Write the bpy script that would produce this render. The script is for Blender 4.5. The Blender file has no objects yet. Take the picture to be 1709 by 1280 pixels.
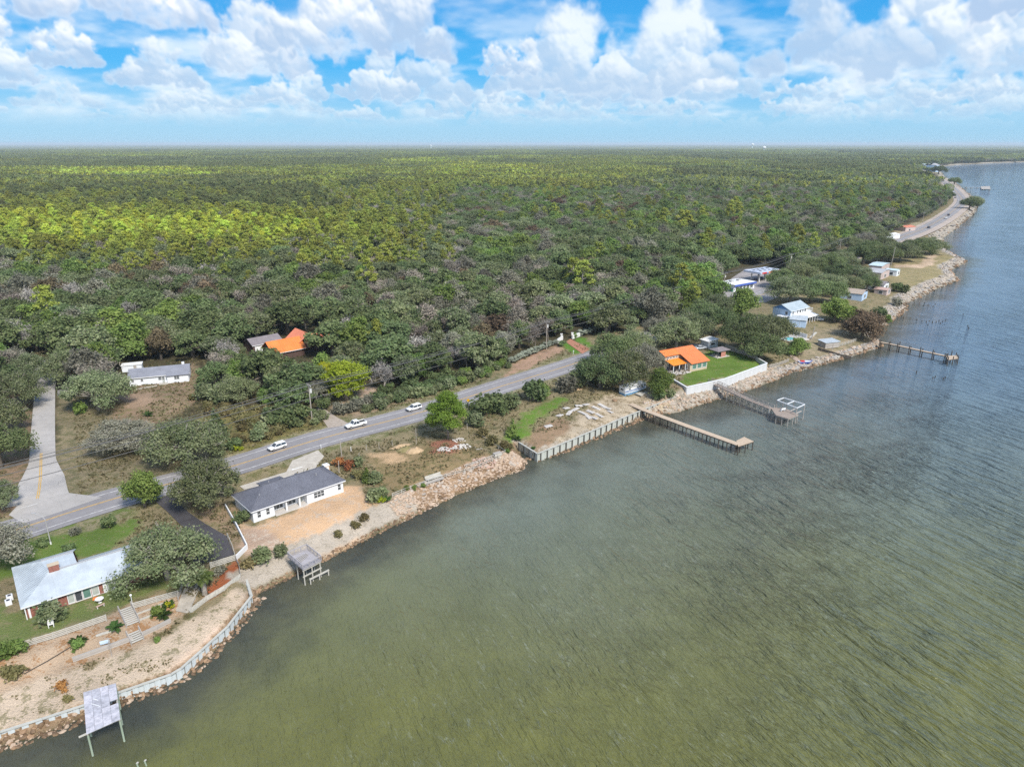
import bpy, math, random
import numpy as np
from mathutils import Vector, Matrix, Euler
sc = bpy.context.scene
R = math.radians
# ---------------------------------------------------------------- camera
CAM_H, FPX, PITCH = 72.0, 1187.0, math.atan(400 / 1187.0)
cam_d = bpy.data.cameras.new('camera'); cam = bpy.data.objects.new('camera', cam_d)
sc.collection.objects.link(cam); sc.camera = cam
cam.location = (0, 0, CAM_H); cam.rotation_euler = (math.pi / 2 - PITCH, 0, 0)
cam_d.sensor_width = 36; cam_d.lens = 36 * FPX / 1709; cam_d.clip_end = 120000; cam_d.clip_start = 0.5
# ---------------------------------------------------------------- render / exposure
sc.render.engine = 'CYCLES'
sc.view_settings.view_transform = 'Standard'; sc.view_settings.look = 'None'
sc.view_settings.gamma = 1; sc.view_settings.use_curve_mapping = False
sc.view_settings.exposure = 1.45
cy = sc.cycles
cy.max_bounces = 5; cy.diffuse_bounces = 3; cy.glossy_bounces = 2; cy.transmission_bounces = 2
cy.transparent_max_bounces = 4; cy.volume_bounces = 0; cy.use_denoising = False
cy.sample_clamp_indirect = 4; cy.sample_clamp_direct = 1.6
# ---------------------------------------------------------------- sun
SUN_EL, SUN_AZ = 47.0, 146.0          # azimuth clockwise from +Y: over the water, right and behind the camera
se, sa = R(SUN_EL), R(SUN_AZ)
to_sun = Vector((math.sin(sa) * math.cos(se), math.cos(sa) * math.cos(se), math.sin(se)))
sun_d = bpy.data.lights.new('sun', 'SUN'); sun = bpy.data.objects.new('sun', sun_d)
sc.collection.objects.link(sun); sun.location = (0, 0, 300)
sun_d.energy = 2.0; sun_d.angle = R(12); sun_d.color = (1, 0.95, 0.87)
sun.rotation_euler = (-to_sun).to_track_quat('-Z', 'Y').to_euler()
# ---------------------------------------------------------------- node helper
class NT:
    def __init__(s, tree):
        s.t = tree; s.n = tree.nodes; s.l = tree.links
    def new(s, typ, _p=None, **ins):
        n = s.n.new(typ)
        for k, v in (_p or {}).items(): setattr(n, k, v)
        for k, v in ins.items():
            sock = n.inputs[int(k[1:])] if k[0] == 'i' and k[1:].isdigit() else n.inputs[k.replace('_', ' ')]
            s.set(sock, v)
        return n
    def set(s, sock, v):
        if isinstance(v, bpy.types.NodeSocket): s.l.new(v, sock)
        elif isinstance(v, bpy.types.Node): s.l.new(v.outputs[0], sock)
        else: sock.default_value = v
    def math(s, op, a, b=0.0, c=None, clamp=False):
        n = s.n.new('ShaderNodeMath'); n.operation = op; n.use_clamp = clamp
        s.set(n.inputs[0], a); s.set(n.inputs[1], b)
        if c is not None: s.set(n.inputs[2], c)
        return n.outputs[0]
    def vmath(s, op, a, b=(0, 0, 0)):
        n = s.n.new('ShaderNodeVectorMath'); n.operation = op
        s.set(n.inputs[0], a); s.set(n.inputs[1], b)
        return n.outputs[0]
    def mix(s, f, a, b, blend='MIX'):
        n = s.n.new('ShaderNodeMix'); n.data_type = 'RGBA'; n.blend_type = blend
        s.set(n.inputs[0], f); s.set(n.inputs[6], a); s.set(n.inputs[7], b)
        return n.outputs[2]
    def ramp(s, f, stops):
        n = s.n.new('ShaderNodeValToRGB'); s.set(n.inputs[0], f); e = n.color_ramp.elements
        while len(e) < len(stops): e.new(0.5)
        for i, (p, c) in enumerate(stops):
            e[i].position = p; e[i].color = (*c, 1) if len(c) == 3 else c
        return n.outputs[0]
    def smooth(s, x, a, b):
        n = s.n.new('ShaderNodeMapRange'); n.interpolation_type = 'SMOOTHSTEP'
        s.set(n.inputs[0], x); n.inputs[1].default_value = a; n.inputs[2].default_value = b
        n.inputs[3].default_value = 0; n.inputs[4].default_value = 1
        return n.outputs[0]
    def noise(s, vec, scale, detail=4, rough=0.5, dist=0.0):
        n = s.n.new('ShaderNodeTexNoise'); s.set(n.inputs['Vector'], vec)
        n.inputs['Scale'].default_value = scale; n.inputs['Detail'].default_value = detail
        n.inputs['Roughness'].default_value = rough; n.inputs['Distortion'].default_value = dist
        return n.outputs[0]
# ---------------------------------------------------------------- value noise (numpy)
def _h(i, j, s):
    n = (i.astype(np.int64) * 374761393 + j.astype(np.int64) * 668265263 + s * 1442695041) & 0x7fffffff
    n = ((n ^ (n >> 13)) * 1274126177) & 0x7fffffff
    return ((n ^ (n >> 16)) & 0xffff) / 65535.0
def vnoise(x, y, sc_, seed=0, octv=3):
    x = np.asarray(x, float) / sc_; y = np.asarray(y, float) / sc_
    out = 0; amp = 1; tot = 0
    for o in range(octv):
        i = np.floor(x); j = np.floor(y); fx = x - i; fy = y - j
        fx = fx * fx * (3 - 2 * fx); fy = fy * fy * (3 - 2 * fy)
        a = _h(i, j, seed + o); b = _h(i + 1, j, seed + o); c = _h(i, j + 1, seed + o); d = _h(i + 1, j + 1, seed + o)
        out = out + amp * ((a * (1 - fx) + b * fx) * (1 - fy) + (c * (1 - fx) + d * fx) * fy)
        tot += amp; amp *= 0.5; x = x * 2.03 + 7.1; y = y * 2.03 + 3.3
    return out / tot
# ---------------------------------------------------------------- world: sky with a field of cumulus
def sstep(x, a, b):
    t = np.clip((x - a) / (b - a), 0, 1); return t * t * (3 - 2 * t)
SKY_SEED = 3
# rings of cumulus: distance from, to (km), how many, width from, to (km)
CLOUD_RINGS = [(34, 60, 46, 1.5, 4.2, 0), (22, 34, 30, 1.0, 3.0, 0), (14, 22, 20, 0.8, 2.4, 0), (8.5, 13, 13, 2.2, 4.8, 39), (5, 8, 12, 2.2, 4.4, 39), (3, 5, 10, 2.0, 3.4, 0), (1.2, 3, 9, 1.6, 2.6, 0)]
def _fix(x0, x1, yb, yt):      # a cumulus of the photograph: left, right, base and top in the picture -> distance, azimuth, width, height/width
    az = lambda x: math.degrees(math.atan((x - 854.5) / 1187.0 / 1.05)); el = lambda y: math.degrees(math.atan((240 - y) / 1187.0 / 1.09))
    D = 0.99 / math.tan(math.radians(el(yb))); w = math.radians(az(x1) - az(x0)) * D; h = (el(yt) - el(yb)) / 57.3 * D
    return (D, (az(x0) + az(x1)) / 2, w, h / w)
CLOUD_FIXED = [_fix(*q) for q in ((40, 400, 66, -60), (-90, 60, 100, -10), (350, 520, 128, -15), (440, 770, 104, -50), (830, 1235, 152, -35), (1225, 1660, 134, -55), (1590, 1860, 146, -25), (75, 195, 128, 62), (205, 352, 152, 70),
    (590, 812, 168, 62), (800, 905, 126, 58), (905, 1060, 172, 90), (1060, 1260, 168, 78), (410, 560, 170, 110), (-30, 90, 150, 82), (1330, 1540, 178, 120), (1500, 1720, 176, 130),
    (700, 860, 190, 140), (230, 420, 188, 142), (20, 200, 184, 140), (880, 1000, 196, 160), (1040, 1180, 194, 158), (560, 640, 198, 170), (1250, 1400, 192, 160), (1420, 1520, 202, 172))]
#CLOUDS_BEGIN
CW, CH, SECT = 2400, 800, 120.0           # cloud map: 120 degrees of azimuth (repeating) x sqrt-spaced elevation
def cloud_map(seed=SKY_SEED):
    rng = np.random.default_rng(seed)
    el_rows = 90.0 * ((np.arange(CH) + 0.5) / CH) ** 2
    az_cols = (np.arange(CW) + 0.5) / CW * SECT - SECT / 2
    col = np.zeros((CH, CW, 3), np.float32); al = np.zeros((CH, CW), np.float32)
    Ls = np.array([0.42, 0.80, 0.30]); Ls = Ls / np.linalg.norm(Ls)       # light in (right, up, towards viewer)
    AZ = np.repeat(az_cols[None], CH, 0); EL = np.repeat(el_rows[:, None], CW, 1); wrap = np.abs(AZ) / (SECT / 2)
    vn = vnoise(AZ * np.cos(AZ * 0 + 0.2), EL * 2.6, 7.0, 51, 6); vn2 = vnoise(AZ, EL * 3.2, 2.2, 57, 5)
    vn = np.where(wrap > 0.93, vn + (0.5 - vn) * (wrap - 0.93) / 0.07, vn)
    veil = sstep(0.62 * vn + 0.38 * vn2, 0.36, 0.66) * sstep(EL, 0.5, 2.6) * (1 - 0.55 * sstep(EL, 5.0, 9.0)) * 0.80
    tone = np.clip(0.35 + 1.5 * (vn2 - 0.45) + 0.03 * EL, 0, 1)[..., None]
    col = (np.array([0.50, 0.65, 0.80]) * (1 - tone) + np.array([0.80, 0.86, 0.90]) * tone).astype(np.float32) * veil[..., None].astype(np.float32); al = veil.astype(np.float32)
    clouds = []
    for D0, D1, n, w0, w1, amin in CLOUD_RINGS:
        for i in range(n):
            az = -SECT / 2 + SECT * (i + rng.uniform(0.05, 0.95)) / n
            if abs(az) < amin: continue
            clouds.append((rng.uniform(D0, D1), az, rng.uniform(w0, w1), rng.uniform(0.26, 0.44)))
    clouds += CLOUD_FIXED
    clouds.sort(key=lambda c: -c[0])
    for D, az, wid, asp in clouds:
        base_h = 0.93 + 0.12 * rng.uniform(); hgt = min(wid * asp, 2.3)
        e0 = math.degrees(math.atan2(base_h, D)); k = 57.3 / math.hypot(D, base_h)      # degrees per km
        hw = wid * k * 0.5 / math.cos(math.radians(min(e0, 80)))
        pad = hw * 0.35
        c0 = int((az - hw - pad + SECT / 2) / SECT * CW); c1 = int((az + hw + pad + SECT / 2) / SECT * CW) + 1
        elo, ehi = max(0.02, e0 - hgt * k * 0.35), min(88, e0 + hgt * k * 1.35)
        r0 = int(math.sqrt(elo / 90) * CH); r1 = min(CH, int(math.sqrt(ehi / 90) * CH) + 2)
        if c1 - c0 < 3 or r1 - r0 < 2: continue
        cols = np.arange(c0, c1); A = (cols + 0.5) / CW * SECT - SECT / 2; E = el_rows[r0:r1]
        X = ((A - az)[None, :] * np.cos(np.radians(E))[:, None]) / k; Y = np.repeat(((E - e0) / k)[:, None], len(A), 1)     # km
        s = wid * 0.30; sx, sy = rng.uniform(0, 900, 2)
        wx = vnoise(X + sx, Y + sy, s * 0.55, 3, 5) - 0.5; wy = vnoise(X + sx + 31, Y + sy, s * 0.55, 8, 5) - 0.5
        Xw = X + wx * s * 0.55; Yw = Y + wy * s * 0.55
        n = int(26 + 34 * rng.uniform()); H = np.full(X.shape, -9.0); cov = np.full(X.shape, -9.0)
        tower = [(rng.uniform(-0.38, 0.38), rng.uniform(0.6, 1.0)) for _ in range(rng.integers(2, 5))]
        for _ in range(n):
            t = rng.uniform(-1, 1); px_ = t * wid * 0.5 * 0.86
            top = hgt * (0.30 + 0.1 * rng.uniform()); 
            for tc_, th in tower: top = max(top, hgt * th * math.exp(-((t * 0.5 - tc_) / 0.16) ** 2))
            top *= (1 - 0.55 * abs(t) ** 3)
            r = (0.10 + 0.14 * rng.uniform()) * hgt * 1.5 * (1 - 0.35 * abs(t))
            py_ = rng.uniform(0.08, 1.0) ** 0.8 * max(top - r * 0.6, 0.02)
            zo = rng.uniform(-0.5, 0.7) * r - (py_ / max(hgt, .1)) * 0.35 * r
            q = r * r - (Xw - px_) ** 2 - (Yw - py_) ** 2
            H = np.maximum(H, np.where(q > 0, np.sqrt(np.maximum(q, 0)) + zo, -9)); cov = np.maximum(cov, q / (r * r))
        det = vnoise(X + sx, Y + sy, s * 0.20, 12, 5) - 0.5
        cov = cov - np.maximum(0, (-Yw - 0.02 * hgt) / (0.16 * hgt)) * 0.9
        a_ = sstep(cov + det * 1.5, -0.12, 0.62 + 0.5 * rng.uniform())
        Hs = np.where(H > -5, H, -0.2 * s) + det * s * 0.13
        for _ in range(4):      # soften the creases
            Hs[1:-1, 1:-1] = 0.4 * Hs[1:-1, 1:-1] + 0.15 * (Hs[:-2, 1:-1] + Hs[2:, 1:-1] + Hs[1:-1, :-2] + Hs[1:-1, 2:])
        gy = np.gradient(Hs, axis=0) / np.maximum(np.gradient(Y, axis=0), 1e-6); gx = np.gradient(Hs, axis=1) / np.maximum(np.gradient(X, axis=1), 1e-6)
        g = 0.8; nl = 1 / np.sqrt(1 + (gx * g) ** 2 + (gy * g) ** 2)
        dif = np.clip((-gx * g * Ls[0] - gy * g * Ls[1] + Ls[2]) * nl, 0, 1)
        hh = np.clip(Y / hgt, 0, 1); low = vnoise(X + sx, Y + sy, s * 1.4, 17, 2)
        lit = np.clip(-0.04 + 0.92 * dif + 0.60 * hh + (low - 0.5) * 1.1, 0, 1)
        lit = lit * (0.30 + 0.70 * sstep(hh + 0.5 * (low - 0.45), 0.0, 0.42))
        thin = 1 - sstep(a_, 0.5, 1.0); lit = lit + (0.75 - lit) * thin * 0.6
        C = np.array([0.39, 0.525, 0.72])[None, None] * (1 - lit[..., None]) + np.array([0.93, 0.93, 0.925])[None, None] * lit[..., None]
        fz = 1 - math.exp(-(max(D - 7, 0) / 26.0) ** 1.0); C = C * (1 - fz) + np.array([0.40, 0.61, 0.77]) * fz
        a_ = a_ * (1 - 0.55 * fz)
        cm = cols % CW
        col[r0:r1, cm] = col[r0:r1, cm] * (1 - a_[..., None]) + C * a_[..., None]; al[r0:r1, cm] = al[r0:r1, cm] * (1 - a_) + a_
    col = np.where(al[..., None] > 1e-4, col / np.maximum(al[..., None], 1e-4), 0.75)
    return col, al
#CLOUDS_END
world = bpy.data.worlds.new('World'); sc.world = world; world.use_nodes = True
def build_world():
    C, A = cloud_map()
    img = bpy.data.images.new('cumulus_map', CW, CH, alpha=True, float_buffer=True); img.colorspace_settings.name = 'Non-Color'
    img.alpha_mode = 'CHANNEL_PACKED'
    buf = np.concatenate([C, A[..., None]], -1).astype(np.float32); img.pixels.foreach_set(buf.ravel()); img.update(); img.pack()
    k = NT(world.node_tree)
    bg = k.n['Background']
    sky = k.new('ShaderNodeTexSky', {'sky_type': 'NISHITA', 'sun_disc': False, 'sun_elevation': se,
                'sun_rotation': sa, 'altitude': 0, 'air_density': 1.0, 'dust_density': 0.4, 'ozone_density': 2.5})
    d = k.new('ShaderNodeTexCoord').outputs['Generated']
    sep = k.new('ShaderNodeSeparateXYZ', i0=d)
    z = k.math('MAXIMUM', sep.outputs[2], 0.0)
    # clear sky : pale cyan at the horizon, deep azure above
    grad = k.ramp(z, [(0.0, (2.6, 4.9, 6.8)), (0.03, (2.1, 4.7, 6.95)), (0.09, (0.15, 3.3, 6.9)), (0.2, (0.05, 2.4, 6.2)), (1.0, (0.15, 1.4, 4.2))])
    base = k.mix(0.88, sky.outputs[0], grad)
    az = k.math('ARCTAN2', sep.outputs[0], sep.outputs[1])
    u = k.math('ADD', k.math('DIVIDE', az, R(SECT)), 0.5)
    v = k.math('SQRT', k.math('DIVIDE', k.math('ARCSINE', z), math.pi / 2))
    uv = k.new('ShaderNodeCombineXYZ', i0=u, i1=v)
    tx = k.new('ShaderNodeTexImage', {'image': img, 'interpolation': 'Cubic', 'extension': 'REPEAT'}, Vector=uv.outputs[0])
    ccol = k.vmath('MULTIPLY', tx.outputs[0], (8.9, 8.9, 8.9))
    cover = k.math('MULTIPLY', tx.outputs[1], k.smooth(z, 0.008, 0.04))
    k.set(bg.inputs[0], k.mix(cover, base, ccol)); bg.inputs[1].default_value = 0.05
    world.cycles.sampling_method = 'MANUAL'; world.cycles.sample_map_resolution = 1024
build_world()
# ---------------------------------------------------------------- layout helpers (photo pixel -> point on the ground)
WATER = -3.8
cP, sP = math.cos(PITCH), math.sin(PITCH)
def G(px, py, z=0.0):
    a = (px - 854.5) / FPX; b = (640 - py) / FPX
    dx, dy, dz = a, cP + b * sP, -sP + b * cP
    t = (z - CAM_H) / dz
    return Vector((dx * t, dy * t, z))
def PXv(x, y, z):
    q = z - CAM_H
    f = y * cP - q * sP; u = y * sP + q * cP
    return 854.5 + FPX * x / f, 640 - FPX * u / f
def inpoly(x, y, poly):
    x = np.asarray(x, float); y = np.asarray(y, float); r = np.zeros(x.shape, bool)
    n = len(poly)
    for i in range(n):
        x0, y0 = poly[i][0], poly[i][1]; x1, y1 = poly[(i + 1) % n][0], poly[(i + 1) % n][1]
        if y0 == y1: continue
        c = ((y0 > y) != (y1 > y)) & (x < (x1 - x0) * (y - y0) / (y1 - y0) + x0)
        r ^= c
    return r
def polydist(x, y, pts, closed=False):
    x = np.asarray(x, float); y = np.asarray(y, float)
    best = np.full(x.shape, 1e18); seg = np.zeros(x.shape); n = len(pts)
    for i in range(n if closed else n - 1):
        ax, ay = pts[i][0], pts[i][1]; bx, by = pts[(i + 1) % n][0], pts[(i + 1) % n][1]
        dx, dy = bx - ax, by - ay; L = dx * dx + dy * dy + 1e-12
        t = np.clip(((x - ax) * dx + (y - ay) * dy) / L, 0, 1)
        dd = (x - ax - t * dx) ** 2 + (y - ay - t * dy) ** 2
        m = dd < best; best = np.where(m, dd, best); seg = np.where(m, i + t, seg)
    return np.sqrt(best), seg
def polysd(x, y, poly):           # + inside
    d, _ = polydist(x, y, poly, True)
    return np.where(inpoly(x, y, poly), d, -d)
def GP(pts, z=0.0): return [tuple(G(p[0], p[1], z)) for p in pts]
# ---------------------------------------------------------------- shoreline, terrain height
# (photo px at the water's edge, slope width, top of slope, second distance / height, distance where the plateau begins)
PA = (1.0, -2.35, 9.3, -1.55, 13.6); PB = (5.5, -0.9, 9.0, -0.3, 16.0); PC = (5.5, -0.7, 8.0, -0.35, 16.0)
PE = (1.2, -1.75, 8.0, -1.0, 20.0); PF = (5.2, -1.6, 6.4, -0.02, 7.0); PG = (3.2, -2.4, 14.0, -0.9, 28.0)
PH = (6.5, -1.4, 16.0, -0.4, 26.0); PI_ = (11.0, -0.9, 20.0, -0.3, 40.0)
SHORE_PX = [((-260, 1330), PA), ((-100, 1276), PA), ((0, 1243), PA), ((60, 1226), PA), ((140, 1196), PA), ((200, 1172), PA), ((290, 1137), PA), ((345, 1097), PA),
    ((385, 1053), PA), ((420, 1010), PA), ((432, 988), PB), ((470, 969), PB), ((500, 955), PB), ((545, 932), PB), ((590, 910), PB),
    ((640, 885), PB), ((690, 861), PC), ((760, 826), PC), ((830, 797), PC), ((870, 784), PC), ((878, 773), PC), ((866, 760), PE), ((862, 749), PE),
    ((893, 765), PE), ((905, 763), PE), ((960, 742), PE), ((1030, 713), PE), ((1085, 693), PE), ((1130, 688), PF), ((1180, 672), PF),
    ((1250, 651), PF), ((1290, 636), PF), ((1320, 622), PG), ((1365, 611), PG), ((1410, 598), PG), ((1455, 584), PG), ((1474, 577), PG), ((1468, 570), PG), ((1456, 563), PG),
    ((1470, 548), PH), ((1495, 530), PH), ((1512, 518), PH), ((1513, 506), PH), ((1530, 498), PH), ((1565, 481), PH), ((1600, 467), PH), ((1585, 452), PH), ((1614, 437), PH),
    ((1590, 425), PH), ((1572, 413), PH), ((1574, 398), PI_), ((1600, 378), PI_), ((1622, 360), PI_), ((1632, 345), PI_), ((1624, 330), PI_), ((1610, 318), PI_), ((1592, 304), PI_),
    ((1576, 295), PI_), ((1573, 289), PI_), ((1562, 284), PI_), ((1560, 279), PI_), ((1600, 275.5), PI_), ((1660, 272.5), PI_), ((1709, 271), PI_), ((1800, 269), PI_)]
SHORE = [tuple(G(p[0], p[1], WATER))[:2] for p, _ in SHORE_PX]
PROF = np.array([q for _, q in SHORE_PX])
LANDPOLY = SHORE + [(9000, 3700), (9000, 60000), (-60000, 60000), (-60000, 20), (-300, 20)]
_S0 = np.array(SHORE[:-1]); _S1 = np.array(SHORE[1:]); _SD = _S1 - _S0; _SL = (_SD ** 2).sum(1)
_L0 = np.array(LANDPOLY); _L1 = np.roll(_L0, -1, 0)
def shore_d(x, y):
    x = np.asarray(x, float); y = np.asarray(y, float)
    if x.size <= 64:            # few points: all segments at once
        xx, yy = x.reshape(-1, 1), y.reshape(-1, 1)
        t = np.clip(((xx - _S0[:, 0]) * _SD[:, 0] + (yy - _S0[:, 1]) * _SD[:, 1]) / _SL, 0, 1)
        dd = (xx - _S0[:, 0] - t * _SD[:, 0]) ** 2 + (yy - _S0[:, 1] - t * _SD[:, 1]) ** 2
        i = dd.argmin(1); d = np.sqrt(dd[np.arange(len(i)), i]); s = i + t[np.arange(len(i)), i]
        with np.errstate(divide='ignore', invalid='ignore'):
            c = ((_L0[:, 1] > yy) != (_L1[:, 1] > yy)) & (xx < (_L1[:, 0] - _L0[:, 0]) * (yy - _L0[:, 1]) / (_L1[:, 1] - _L0[:, 1]) + _L0[:, 0])
        ins = (c.sum(1) % 2 == 1)
        return np.where(ins, d, -d).reshape(x.shape), s.reshape(x.shape)
    d, s = polydist(x, y, SHORE)
    return np.where(inpoly(x, y, LANDPOLY), d, -d), s
def terrain(x, y):
    x = np.atleast_1d(np.asarray(x, float)); y = np.atleast_1d(np.asarray(y, float))
    d, s = shore_d(x, y)
    i = np.clip(s.astype(int), 0, len(PROF) - 1); j = np.clip(i + 1, 0, len(PROF) - 1); t = (s - i)[:, None]
    p = PROF[i] * (1 - t) + PROF[j] * t
    w, z1, d2, z2, d3 = p.T
    z = np.where(d < 0, WATER + d * 0.22,
        np.where(d < w, WATER + (z1 - WATER) * (d / w) ** 0.8,
        np.where(d < d2, z1 + (z2 - z1) * (d - w) / (d2 - w),
        np.where(d < d3, z2 * (1 - sstep(d, d2, d3)), 0))))
    z = np.maximum(z, WATER - 2.5)
    z = z + (vnoise(x, y, 3.1, 5) - 0.5) * 0.05 * sstep(d, 1.5, 8)
    return z, d
def zat(x, y): return float(terrain(x, y)[0][0])
def GT(px, py, dz=0.0):
    z = 0.0
    for _ in range(7):
        p = G(px, py, z); z = 0.5 * z + 0.5 * zat(p.x, p.y)
    p = G(px, py, z); p.z = zat(p.x, p.y) + dz
    return p
# ---------------------------------------------------------------- materials
def new_mat(name):
    m = bpy.data.materials.new(name); m.use_nodes = True
    k = NT(m.node_tree); return m, k, k.n['Principled BSDF']
MATS = {}
def mat(name, c1, c2=None, scale=3.0, rough=0.8, bump=0.0, detail=5, spec=0.3, metal=0.0, stretch=None, bscale=None, lo=0.35, hi=0.65):
    if name in MATS: return MATS[name]
    m, k, b = new_mat(name)
    c2 = c2 or tuple(v * 0.78 for v in c1)
    tc = k.new('ShaderNodeTexCoord').outputs['Object']
    v = k.vmath('MULTIPLY', tc, stretch) if stretch else tc
    n = k.noise(v, scale, detail, 0.6)
    k.set(b.inputs['Base Color'], k.ramp(n, [(lo, c2), (hi, c1)]))
    b.inputs['Roughness'].default_value = rough; b.inputs['Specular IOR Level'].default_value = spec; b.inputs['Metallic'].default_value = metal
    if bump:
        bn = k.noise(v, bscale or scale * 2.5, 4, 0.6)
        bp = k.new('ShaderNodeBump', Strength=min(1.0, bump), Distance=0.1 * bump, Height=bn)
        k.set(b.inputs['Normal'], bp)
    MATS[name] = m; return m
# ---------------------------------------------------------------- mesh helpers
COL = sc.collection
_u = ['', 'first', 'second', 'third', 'fourth', 'fifth', 'sixth', 'seventh', 'eighth', 'ninth', 'tenth', 'eleventh', 'twelfth', 'thirteenth', 'fourteenth', 'fifteenth', 'sixteenth', 'seventeenth', 'eighteenth', 'nineteenth']
_t = {2: ('twenty', 'twentieth'), 3: ('thirty', 'thirtieth'), 4: ('forty', 'fortieth'), 5: ('fifty', 'fiftieth'), 6: ('sixty', 'sixtieth'), 7: ('seventy', 'seventieth'), 8: ('eighty', 'eightieth'), 9: ('ninety', 'ninetieth')}
def nth(n): return _u[n] if n < 20 else (_t[n // 10][1] if n % 10 == 0 else _t[n // 10][0] + '-' + _u[n % 10])
def link(o): COL.objects.link(o); return o
def tag(o, label=None, cat=None, group=None, kind=None):
    if label: o['label'] = label
    if cat: o['category'] = cat
    if group: o['group'] = group
    if kind: o['kind'] = kind
    return o
def thing(name, label, cat, loc=(0, 0, 0), rz=0.0, group=None):
    o = link(bpy.data.objects.new(name, None)); o.empty_display_size = 0.5
    o.location = loc; o.rotation_euler = (0, 0, rz)
    return tag(o, label, cat, group)
class MB:
    def __init__(s): s.V = []; s.F = []
    def add(s, vs, fs):
        b = len(s.V); s.V += [tuple(v) for v in vs]; s.F += [tuple(b + i for i in f) for f in fs]; return s
    def box(s, c, d, rz=0.0):
        x, y, z = d[0] / 2, d[1] / 2, d[2] / 2; ca, sa_ = math.cos(rz), math.sin(rz)
        vs = []
        for sx, sy, sz in ((-1, -1, -1), (1, -1, -1), (1, 1, -1), (-1, 1, -1), (-1, -1, 1), (1, -1, 1), (1, 1, 1), (-1, 1, 1)):
            a, b = sx * x, sy * y
            vs.append((c[0] + a * ca - b * sa_, c[1] + a * sa_ + b * ca, c[2] + sz * z))
        return s.add(vs, [(0, 3, 2, 1), (4, 5, 6, 7), (0, 1, 5, 4), (1, 2, 6, 5), (2, 3, 7, 6), (3, 0, 4, 7)])
    def lo(s, a, b): return s.box([(a[i] + b[i]) / 2 for i in range(3)], [abs(b[i] - a[i]) for i in range(3)])
    def tube(s, pts, rad, n=6, cap=True):
        rings = []; P = [Vector(p) for p in pts]
        if not hasattr(rad, '__len__'): rad = [rad] * len(P)
        for i, p in enumerate(P):
            t = (P[min(i + 1, len(P) - 1)] - P[max(i - 1, 0)]).normalized()
            u = t.cross(Vector((0, 0, 1)) if abs(t.z) < 0.95 else Vector((1, 0, 0))).normalized(); w = t.cross(u)
            rings.append([p + (u * math.cos(2 * math.pi * q / n) + w * math.sin(2 * math.pi * q / n)) * rad[i] for q in range(n)])
        vs = [v for r in rings for v in r]; fs = []
        for i in range(len(P) - 1):
            for q in range(n):
                fs.append((i * n + q, i * n + (q + 1) % n, (i + 1) * n + (q + 1) % n, (i + 1) * n + q))
        if cap: fs += [tuple(range(n - 1, -1, -1)), tuple((len(P) - 1) * n + q for q in range(n))]
        return s.add(vs, fs)
    def prism(s, poly, z0, z1):
        n = len(poly); vs = [(p[0], p[1], z0) for p in poly] + [(p[0], p[1], z1) for p in poly]
        return s.add(vs, [tuple(range(n - 1, -1, -1)), tuple(range(n, 2 * n))] + [(i, (i + 1) % n, n + (i + 1) % n, n + i) for i in range(n)])
    def slab(s, poly, t):          # a planar 3d polygon given thickness downwards
        n = len(poly); vs = [tuple(p) for p in poly] + [(p[0], p[1], p[2] - t) for p in poly]
        return s.add(vs, [tuple(range(n)), tuple(range(2 * n - 1, n - 1, -1))] + [(i, n + i, n + (i + 1) % n, (i + 1) % n) for i in range(n)])
    def mesh(s, name, m, smooth=False):
        me = bpy.data.meshes.new(name); me.from_pydata(s.V, [], s.F)
        if m: me.materials.append(m)
        if smooth: me.polygons.foreach_set('use_smooth', [True] * len(me.polygons))
        me.update(); return me
    def build(s, name, m, parent=None, smooth=False, loc=None):
        o = link(bpy.data.objects.new(name, s.mesh(name, m, smooth)))
        if parent: o.parent = parent
        if loc is not None: o.location = loc
        return o
def inst(me, name, parent=None, loc=(0, 0, 0), rot=(0, 0, 0), scale=(1, 1, 1)):
    o = link(bpy.data.objects.new(name, me)); o.location = loc; o.rotation_euler = rot; o.scale = scale
    if parent: o.parent = parent
    return o
_UB = {}
def ubox(m):
    if m.name not in _UB: _UB[m.name] = MB().box((0, 0, 0), (1, 1, 1)).mesh('box_' + m.name, m)
    return _UB[m.name]
_UC = {}
def ucyl(m):
    if m.name not in _UC: _UC[m.name] = MB().tube([(0, 0, 0), (0, 0, 1)], 0.5, 9).mesh('post_' + m.name, m)
    return _UC[m.name]
def bar(parent, name, p0, p1, w, h, m):
    p0, p1 = Vector(p0), Vector(p1); v = p1 - p0
    q = v.to_track_quat('X', 'Z')
    return inst(ubox(m), name, parent, (p0 + p1) / 2, q.to_euler(), (v.length, w, h))
def post(parent, name, p, h, w, m, tilt=(0, 0)): return inst(ucyl(m), name, parent, p, (tilt[0], tilt[1], 0), (w, w, h))
def bx(parent, name, c, d, m, rz=0.0): return inst(ubox(m), name, parent, c, (0, 0, rz), d)
def copy_tree(o, parent=None):
    c = link(o.copy()); c.parent = parent
    for ch in list(o.children): copy_tree(ch, c)
    return c
def resample(pts, step):
    P = [Vector(p) for p in pts]; out = []
    for i in range(len(P) - 1):
        a = P[max(i - 1, 0)]; b = P[i]; c = P[i + 1]; d = P[min(i + 2, len(P) - 1)]
        n = max(1, int((c - b).length / step))
        for q in range(n):
            t = q / n
            out.append(0.5 * ((2 * b) + (c - a) * t + (2 * a - 5 * b + 4 * c - d) * t * t + (3 * b - a - 3 * c + d) * t ** 3))
    out.append(P[-1]); return out
def linear_pts(pts, step):
    P = [Vector(p) for p in pts]; out = []
    for i in range(len(P) - 1):
        n = max(1, int(round((P[i + 1] - P[i]).length / step)))
        out += [P[i].lerp(P[i + 1], q / n) for q in range(n)]
    return out + [P[-1]]
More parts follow.
